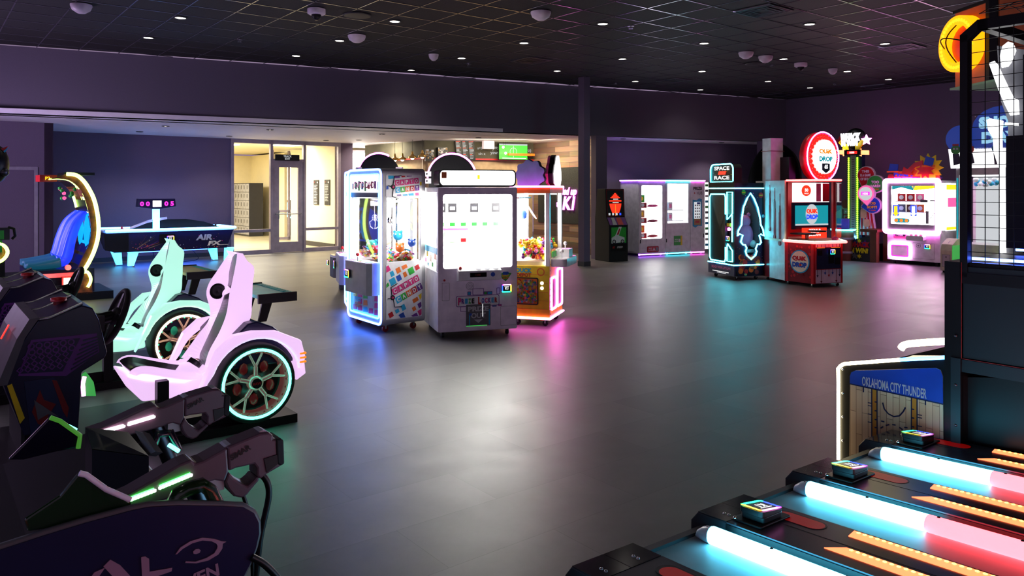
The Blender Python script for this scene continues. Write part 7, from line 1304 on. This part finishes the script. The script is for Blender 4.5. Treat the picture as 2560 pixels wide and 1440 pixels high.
# ================================================================ FOREGROUND RIGHT: alley rollers
zT = .50; DL = Vector((.584, -.811)); PL = Vector((.811, .584)); RISE = .06; CW = .262; SP = .62   # head height, rolling direction, across, slope of the lanes
o0 = Vector((.6618, 2.6993))
SH = Matrix(((1, 0, 0, 0), (0, 1, 0, 0), (RISE, 0, 1, 0), (0, 0, 0, 1)))
mat('plate', '#3a3a42', rough=.14, metal=.6, coat=.3); mat('plate2', '#3c3a44', rough=.3, metal=.3); mat('red_well', '#8c0808', rough=.4, em=.10, ecol='#ff1000'); mat('lane', '#a0a4a8', rough=.5)
em('L_lane_c', '#44d6ff', E['lane']); em('L_lane_r', '#ff2030', E['lane'] * .6); mat('tube_cap', '#c8e0ec', rough=.3); em('L_arrow', '#ff5c14', 3.2, '#a02010'); em('L_arrowdot', '#ffd040', 4.)
def alley(o, label, split, lead):
    """one lane: console with head plate on the far side (y 0..CW), ball lane on the near side (y < 0), x down the lane"""
    fr_ = Fr(o, DL); t = thing('alley_game', label, 'alley roller game', fr_, 'alley roller games'); Lx = 2.4; LW = SP - CW
    def nb(): b = MB(); b.T = SH; return b
    b = MB(); b.prism([(.05, 0), (Lx, 0), (Lx, zT - .07 + Lx * RISE), (.05, zT - .07 + .05 * RISE)], -LW, CW, 'black'); b.build('cabinet', t)
    b = nb(); b.prism([(-.03, zT - .10), (-.03, zT - .035), (.0, zT), (.30, zT), (.30, zT - .10)], 0, CW, 'charcoal'); b.build('head_block', t, bevel=.003)
    b = nb(); b.box(.002, .125, .002, CW / 2 - .001, zT, zT + .003, 'plate'); b.box(.002, .125, CW / 2 + .001, CW - .002, zT, zT + .003, 'plate')
    for yy in (.055, .19):
        for xx in (.075, .095): b.lathe([(.006, zT + .003), (.005, zT + .006), (.001, zT + .0075)], (xx, yy, 0), 'steel', 8)
    b.build('head_plate', t)
    b = nb(); b.box(.127, Lx, 0, CW, zT - .04, zT + .002, 'plate2'); b.box(.25, Lx, CW / 2 - .0012, CW / 2 + .0012, zT + .002, zT + .0028, 'black'); b.box(.127, Lx, -.004, .004, zT - .05, zT - .004, 'black'); b.build('console_top', t)
    b = nb(); pts = [(.21 + .038 * math.cos(math.radians(a_)), .2 + .038 * math.sin(math.radians(a_))) for a_ in range(90, 271, 20)] + [(.335 + .038 * math.cos(math.radians(a_)), .2 + .038 * math.sin(math.radians(a_))) for a_ in range(-90, 91, 20)]
    inn = [(.27 + (x - .27) * .9, .2 + (y - .2) * .9) for x, y in pts]
    b.prism(pts, zT + .0021, zT + .0032, 'black', 'z'); b.prism([(x + .006, y - .003) for x, y in inn], zT + .0032, zT + .0036, 'red_well', 'z'); b.build('ball_slot', t)
    for (y0, y1, xa, xb) in ((.06, .112, .455, .50), (.198, .25, .455, .445)):
        b = nb(); b.prism([(xa, y0), (Lx, y0), (Lx, y1), (xb, y1)], zT + .002, zT + .0045, 'L_arrow', 'z'); b.build('arrow_light', t)
        b = nb(); x = xb + .02
        while x < 1.5: b.lathe([(.007, zT + .0046), (.004, zT + .007), (.001, zT + .007)], (x, y1 - .009, 0), 'L_arrowdot', 6); x += .021
        b.build('lamp_row', t)
    zl = zT - .045
    b = nb(); b.box(.06, Lx, -LW, -.004, zl - .02, zl, 'lane'); b.box(.03, .06, -LW, 0, zl - .05, zl + .012, 'charcoal'); b.build('lane', t)
    y, r = -.082, .030; x0 = .085
    b = nb(); b.tube([(x0 - .02, y, zl + .004), (x0 - .005, y, zl + .014), (x0 + .02, y, zl + .022), (x0 + .05, y, zl + .026)], [.004, .016, .026, r], 'tube_cap', 12); b.build('tube_cap', t)
    b = nb(); b.cyl((x0 + .05, y, zl + .026), (split, y, zl + .026), r, 'L_lane_c', 14); b.build('light_tube', t)
    b = nb(); b.cyl((split, y, zl + .026), (Lx, y, zl + .026), r, 'L_lane_r', 14); b.build('light_tube', t)
    b = nb()
    for k in range(9):
        x = x0 + .03 + k * .25; b.lathe([(.006, 0), (.004, .003), (.001, .003)], (x, y, zl + (.056 if k else .049)), 'dark_steel', 8)
    b.build('screw', t)
    if lead:
        b = nb(); b.prism(rr(.125, .245, .03, .2, .01), zT + .002, zT + .010, 'black', 'z'); b.prism(rr(.14, .235, .06, .165, .01), zT + .010, zT + .03, 'black', 'z')
        for xx, yy in ((.14, .03), (.14, .205)): b.ball((xx, yy, zT + .012), .008, 'chrome', 8)
        b.build('reader_base', t, bevel=.003)
        reader(t, (.185, .112, zT + .036), .060, x=(0, -1, .12), up=(1, 0, .06))
    return t
names = ['nearest alley roller lane at the bottom edge of the picture', 'second alley roller lane from the camera with a rainbow-ringed card reader', 'third alley roller lane from the camera with a rainbow-ringed card reader', 'farthest alley roller lane beside the basketball court panel']
step = DL * -.037 + PL * SP
for k in range(4): alley(o0 + step * (k - 1), names[k], (1.2, 1.1, .58, .57)[k], k > 0)
# ================================================================ RIGHT EDGE: basketball games
f = Fr(Vector((1.658, 3.831)), -Q)         # plane of the court panel: x towards the camera side, y = +P (away)
t = thing('basketball_game', 'basketball hoop game with court side panel, yellow neon edge and wire cage', 'arcade machine', f)
S = lambda px, py, y=0.: f.fr(px, py, y)
tl = S(2101, 907); tr = S(2366, 893); x1 = tr[0]
b = MB(); b.prism([(0, .05), (x1, .05), (x1, tr[1]), (tl[0] + .03, tl[1]), (0, tl[1] - .04)], 0, .05, 'black'); b.prism([(0, .05), (.05, .05), (.05, tl[1] - .05), (0, tl[1] - .06)], .05, .6, 'black'); b.prism([(.03, .5), (x1 + .4, .5), (x1 + .4, tr[1] - .03), (.03, tl[1] - .06)], .05, .75, 'black'); b.build('ramp_body', t)
b = MB(); xs = S(2250, 897)[0]; zq = tl[1] + (tr[1] - tl[1]) * .75
b.tube(smooth([(0, -.008, .05), (0, -.008, tl[1] - .1), (0.0, -.008, tl[1] - .03), (.03, -.008, tl[1])], 3) + [(x1 * .6, -.008, tl[1] + (tr[1] - tl[1]) * .6)], .0085, 'L_warm', 8); b.build('neon_edge', t)
b = MB(); b.tube([(x1 * .6, -.008, tl[1] + (tr[1] - tl[1]) * .6), (x1, -.008, tr[1])], .0085, 'L_skyblue', 8); b.build('neon_edge', t)
# court graphic
pa = [S(px, py) for px, py in ((2126, 940), (2130, 930), (2140, 926), (2340, 920), (2352, 925), (2358, 940), (2360, 1170), (2124, 1170))]
b = MB(); b.prism(pa, -.004, 0, 'M_court')
mat('okc_blue', '#1846b0', rough=.35); mat('okc_gold', '#c8862a', rough=.4)
b.prism([S(px, py) for px, py in ((2126, 958), (2126, 940), (2130, 930), (2140, 926), (2340, 920), (2352, 925), (2358, 940), (2359, 1009))], -.006, -.003, 'okc_blue')
def bar(p, q, wd, m, y=-.0065):
    a, c = Vector(S(*p)), Vector(S(*q)); d_ = (c - a).normalized(); n_ = Vector((-d_.y, d_.x)) * wd / 2; b.prism([tuple(a - n_), tuple(c - n_), tuple(c + n_), tuple(a + n_)], y, y + .002, m)
bar((2126, 959), (2359, 1010), .006, 'navy')
for xa, ya, xb in ((2181, 972, 2194), (2280, 992, 2294)):
    b.prism([S(xa, ya), S(xb, ya + 3), S(xb, 1170), S(xa, 1170)], -.0055, -.004, 'okc_gold'); bar((xa, ya), (xa, 1170), .005, 'navy'); bar((xb, ya + 3), (xb, 1170), .005, 'navy')
for i, (px, py) in enumerate(((2160, 968), (2315, 1000))): bar((px, py), (px, py + 12), .005, 'navy')
for k, yy in enumerate((1006, 1013, 1034, 1054)): bar((2171, yy), (2181, yy + 2), .004, 'navy'); bar((2296, yy + 30), (2306, yy + 32), .004, 'navy')
for k, yy in enumerate((1004, 1026, 1048, 1068)): bar((2188, yy), (2194, yy + 1), .006, 'navy'); bar((2281, yy + 18), (2287, yy + 19), .006, 'navy')
arcp = [(2208, 1006), (2212, 1022), (2222, 1034), (2236, 1041), (2250, 1039), (2260, 1028), (2265, 1018)]
for p, q in zip(arcp, arcp[1:]): bar(p, q, .006, 'navy')
for p, q in (((2204, 1052), (2212, 1054)), ((2216, 1063), (2224, 1061)), ((2232, 1061), (2240, 1062)), ((2250, 1068), (2258, 1074)), ((2262, 1068), (2270, 1069)), ((2203, 1070), (2209, 1066)), ((2266, 1080), (2271, 1088))): bar(p, q, .006, 'navy')
sl = Vector(S(2318, 985)) - Vector(S(2157, 952)); mid = (Vector(S(2157, 953)) + Vector(S(2318, 983))) / 2
b.text('OKLAHOMA CITY THUNDER', (mid.x, -.0075, mid.y), 'light_grey', w=sl.length * 1.0, h=.046, x=(sl.x, 0, sl.y), up=(-sl.y * .2, 0, 1), bold=.02)
b.build('court_panel', t)
b = MB()
for k in range(6): z = tl[1] - .03 - k * .12; b.lathe([(.006, -.004), (.003, -.007), (.0005, -.007)], (.02, 0, z), 'steel', 8, 'y')
b.build('rivet', t)
# dark cabinet to the right
zc = S(2366, 652)[1]; xe = x1 + 1.6
b = MB(); b.prism([(x1, .02), (x1 + .07, .02), (x1 + .07, zc), (x1, zc)], -.02, .9, 'black'); mat('cab_blue', '#0a1a22', rough=.45); b.box(x1 + .07, xe, .0, .9, .90 - .0, zc - .0, 'black'); b.box(x1 + .075, xe, -.012, .0, .905, zc - .02, 'cab_blue'); b.box(x1 + .07, xe, -.016, .0, .84, .895, 'cab_blue'); b.box(x1 + .03, x1 + .07, -.03, .0, .02, .9, 'cab_blue'); b.box(x1 + .07, xe, .35, .9, 0.02, .84, 'black'); cb = b.build('cabinet', t)
b = MB(); b.tube([(x1 + .071, -.022, .9), (x1 + .071, -.022, zc)], .0018, 'deepred', 5); b.tube([(x1 + .075, -.02, .9), (xe, -.02, .9)], .0018, 'deepred', 5)
for z in (.78, 1.0, .6): b.lathe([(.007, -.03), (.004, -.034), (.001, -.034)], (x1 + .05, 0, z), 'dark_steel', 8, 'y')
b.build('trim', cb)
# cage: posts, top frame, wires
xp = S(2404, 500)[0]; zt_ = S(2404, 90)[1]; z0 = S(2400, 690)[1]; xp2 = S(2428, 500)[0]; zt2 = S(2452, 50)[1]
xk = S(2448, 50)[0]; xcut = x1 + 1.5
b = MB(); b.box(xp, xp2 - .008, -.02, .02, z0, zt_, 'black'); b.prism([(xp, zt_ - .03), (xp, zt_), (xk, zt2), (xk + .03, zt2), (xk + .03, zt2 - .045), (xk + .005, zt2 - .045), (xp2 - .01, zt_ - .03)], -.02, .02, 'black'); b.box(xk, xcut, -.02, .02, zt2 - .045, zt2, 'black'); b.box(xp, xcut, -.02, .02, z0 - .03, z0 + .02, 'black')
b.box(xp, xp2 - .008, .75, .79, z0, zt_, 'black'); b.box(xk, xcut, .75, .79, zt2 - .045, zt2, 'black'); b.box(xk, xk + .04, -.02, .79, zt2 - .045, zt2, 'black')
xm = S(2548, 300)[0]; b.box(xm, xm + .05, .3, .34, z0, zt_ - .05, 'black'); b.build('cage_frame', t)
mat('wire', '#08080a', rough=.4, metal=.3); b = MB(); g_ = .055
k = 0; x = xp2
while x < xcut: b.box(x, x + .003, -.004, -.001, z0, zt2 - .04, 'wire'); x += g_
z = z0
while z < zt2 - .03: b.box(xp2 - .01, xcut, -.006, -.003, z, z + .003, 'wire'); z += g_
b.build('wire_mesh', t)
b = MB(); cx_ = xk + .12
for k in range(9): b.tube([(xk - .0 + k * .08, y_, zt2 + .02 + .10 * math.sin(math.pi * (y_ + .02) / .8)) for y_ in [i * .08 for i in range(10)]], .002, 'wire', 4)
for k in range(9): y_ = k * .09; b.box(xk, xcut, y_, y_ + .003, zt2 + .02 + .10 * math.sin(math.pi * (y_ + .02) / .8), zt2 + .023 + .10 * math.sin(math.pi * (y_ + .02) / .8), 'wire')
b.build('wire_roof', t)
b = MB(); b.tube([(S(2430, 646, .05)[0], .05, S(2430, 646, .05)[1]), (xcut, .05, S(2430, 646, .05)[1] + .0)], .007, 'L_blue', 6); b.tube([(S(2540, 624, .6)[0], .6, S(2540, 624, .6)[1]), (xcut, .6, S(2540, 624, .6)[1])], .008, 'L_blue', 6); b.build('neon_rail', t)
# backboard side at right, inner dark panels
b = MB(); q0 = S(2515, 340, .5); b.box(q0[0], q0[0] + .5, .5, .54, S(2515, 620, .5)[1], q0[1], 'black'); b.build('backboard', t)
# second machine's ramp rail behind
f2 = Fr(f.w(-.05, .92).xy, -Q); t2 = thing('basketball_game', 'second basketball game behind, with thick yellow-white neon rail and orange ring marquee', 'arcade machine', f2)
S2 = lambda px, py, y=0.: f2.fr(px, py, y)
a0 = S2(2252, 872); a1 = S2(2270, 860); a2 = S2(2366, 853); b = MB(); b.tube(smooth([(a0[0], 0, a0[1]), (a1[0], 0, a1[1]), (a2[0], 0, a2[1])], 6), .02, 'L_warm', 10); b.build('neon_rail', t2)
b = MB(); b.prism([(a0[0] - .08, .05), (a2[0] + .9, .05), (a2[0] + .9, a2[1] + .05), (a2[0], a2[1] - .03), (a0[0], a0[1] - .05), (a0[0] - .08, a0[1] - .1)], .0, .7, 'black'); b.build('ramp_body', t2)
# marquee box of the second machine with the glowing basketball ring
Y0 = 4.9
fm = Fr(Vector(((2388 - CX) / F * Y0, Y0)), (.07, -1.)); M = lambda px, py, y=0.: fm.fr(px, py, y)
mat('mwood', '#d06a38', rough=.45, var=.25, scale=5)
x0, zb0 = M(2388, 218); z1 = M(2388, 35)[1]; xr = M(2468, 120)[0]; zr = z1
b = MB(); b.box(x0, xr, .0, .7, zb0, z1 + .0, 'mwood'); b.box(x0 - .01, xr + .01, -.01, .7, z1, z1 + .02, 'black'); b.box(xr, xr + .03, -.01, .7, zb0, z1 + .1, 'black'); b.box(xr + .03, xr + .04, .05, .7, zb0, z1 + .1, 'mwood'); b.box(x0 - .03, x0, .05, .7, zb0 + .02, z1 - .05, 'black'); b.box(x0 - .12, x0 - .03, .2, .7, zb0 + .25, z1 - .15, 'charcoal'); mb = b.build('marquee_box', t2)
b = MB(); b.prism([(x0 - .04, -.01), (xr + .15, -.01), (xr + .2, .35), (x0 - .04, .6)], zb0 - .015, zb0 - .002, 'fig_green', 'z'); b.build('soffit_panel', mb)
cxm, czm = M(2417, 110); rm = M(2411, 42)[1] - czm; em('L_ringo', '#ffa008', 1.6, '#a05010'); em('L_ballr', '#ff2410', .55, '#701008')
b = MB(); b.frame(circ(cxm, czm, rm, 40), circ(cxm, czm, rm * .68, 40), -.07, -.0, 'L_ringo')
for k in range(36): a_ = 2 * math.pi * k / 36; b.ball((cxm + rm * .84 * math.cos(a_), -.07, czm + rm * .84 * math.sin(a_)), .012, 'S_yellow', 6)
b.build('light_ring', mb)
b = MB(); b.ball((cxm, -.01, czm), rm * .69, 'L_ballr', 24, (1, .25, 1)); b.tube([(cxm - rm * .66 + rm * 1.32 * u, -.07 - .09 * math.sin(math.pi * u), czm - .01 + .04 * math.sin(math.pi * u)) for u in [i / 10 for i in range(11)]], .004, 'black', 5); b.tube([(cxm + .03 * math.sin(math.pi * u), -.07 - .09 * math.sin(math.pi * u), czm - rm * .66 + rm * 1.32 * u) for u in [i / 10 for i in range(11)]], .004, 'black', 5); b.build('ball_emblem', mb)
x, z = M(2445, -10); 
b = MB(); b.box(x0 + .3, x0 + .34, .3, .34, .05, zb0, 'black'); b.box(xr + .3, xr + .34, .3, .34, .05, zb0, 'black'); b.build('rear_post', t2)
for o in (mb,) + tuple(c for c in t2.children if c.name.startswith('rear_post')):
    L2 = Matrix.Translation((f2.o.x, f2.o.y, 0)) @ Matrix.Rotation(f2.a, 4, 'Z'); Lm = Matrix.Translation((fm.o.x, fm.o.y, 0)) @ Matrix.Rotation(fm.a, 4, 'Z'); o.matrix_local = L2.inverted() @ Lm
# white glowing figure-shaped frames (player silhouettes) inside the cage
em('L_fig', '#ffffff', 3.)
fz = Fr(Vector(((2500 - CX) / F * 4.3, 4.3)), (.80, -.60)); Z = lambda px, py, y=0.: fz.fr(px, py, y)
t3 = thing('player_sign', 'glowing white player silhouette sign inside the wire cage', 'illuminated sign', fz)
b = MB(); b.prism([Z(*p) for p in ((2504, 168), (2500, 140), (2506, 115), (2520, 104), (2534, 108), (2540, 125), (2528, 155), (2520, 165))], 0, .03, 'L_fig'); b.build('head', t3)
b = MB(); b.prism([Z(*p) for p in ((2472, 158), (2486, 152), (2494, 160), (2520, 215), (2535, 245), (2546, 250), (2548, 285), (2525, 288), (2512, 262), (2496, 225), (2480, 180))], 0, .03, 'L_fig'); b.build('arm', t3)
b = MB(); b.prism([Z(*p) for p in ((2466, 300), (2475, 296), (2508, 302), (2505, 335), (2506, 380), (2512, 400), (2515, 640), (2500, 640), (2497, 420), (2484, 380), (2482, 345), (2470, 325))], 0, .03, 'L_fig'); b.prism([Z(*p) for p in ((2512, 306), (2546, 308), (2546, 314), (2512, 312))], 0, .03, 'L_fig'); b.build('body', t3)
b = MB(); b.prism([Z(*p) for p in ((2490, 110), (2560, 120), (2560, 640), (2518, 640), (2518, 300), (2500, 250))], .06, .09, 'mid_grey'); b.build('back_plate', t3)
b = MB(); zz = Z(2500, 640)[1]; xx = Z(2510, 640)[0]; b.box(xx, xx + .05, .03, .06, 0, zz + .5, 'mid_grey'); b.build('post', t3)
# ================================================================ spot lights at the downlights, area lights over lobby and bar
def spot(p, power, col, ang=2.2, blend=.6, r=.05):
    l = bpy.data.lights.new('downlight_lamp', 'SPOT'); l.energy = power; l.color = col; l.spot_size = ang; l.spot_blend = blend; l.shadow_soft_size = r
    o = bpy.data.objects.new('downlight_lamp', l); C.objects.link(o); o.location = p; return o
for px, py in dl: p = up(px, py, ZC - .03); spot(p, 11, (1, .93, .84))
for px, py in sdl: p = up(px, py, ZR - .03); spot(p, 50, (1, .93, .84))
# downlights of the unseen part of the same ceiling, above and behind the camera
for x, y in ((-3, 3.5), (2.5, 3), (-6, 7), (6, 6), (10, 4), (-9, 3), (0, -1)):
    spot((x, y, ZC - .03), 11, (1, .93, .84))
for p, q in ((fl.w(-.3, 3.2, 2.9), None), (fl.w(1.3, 2.4, 2.9), None), (fl.w(.6, 6.6, 2.9), None)):
    lamp('lobby_lamp', p, (p[0], p[1], 0), 1.2, 170, (1, .92, .74))
p = (-.5, 19.2, 2.9); lamp('bar_lamp', p, (-.6, 20.5, 1.5), 2.0, 60, (1, .85, .6), .4)
p = (-3.6, 20.6, 2.9); lamp('bar_lamp', p, (-3.2, 21.3, 1.5), 1.0, 60, (1, .88, .66), .4)
p = fw.w(1.2, -.9, 2.9); lamp('bar_lamp', p, fw.w(1.2, 0, .8), 1.0, 50, (1, .8, .55), .3)
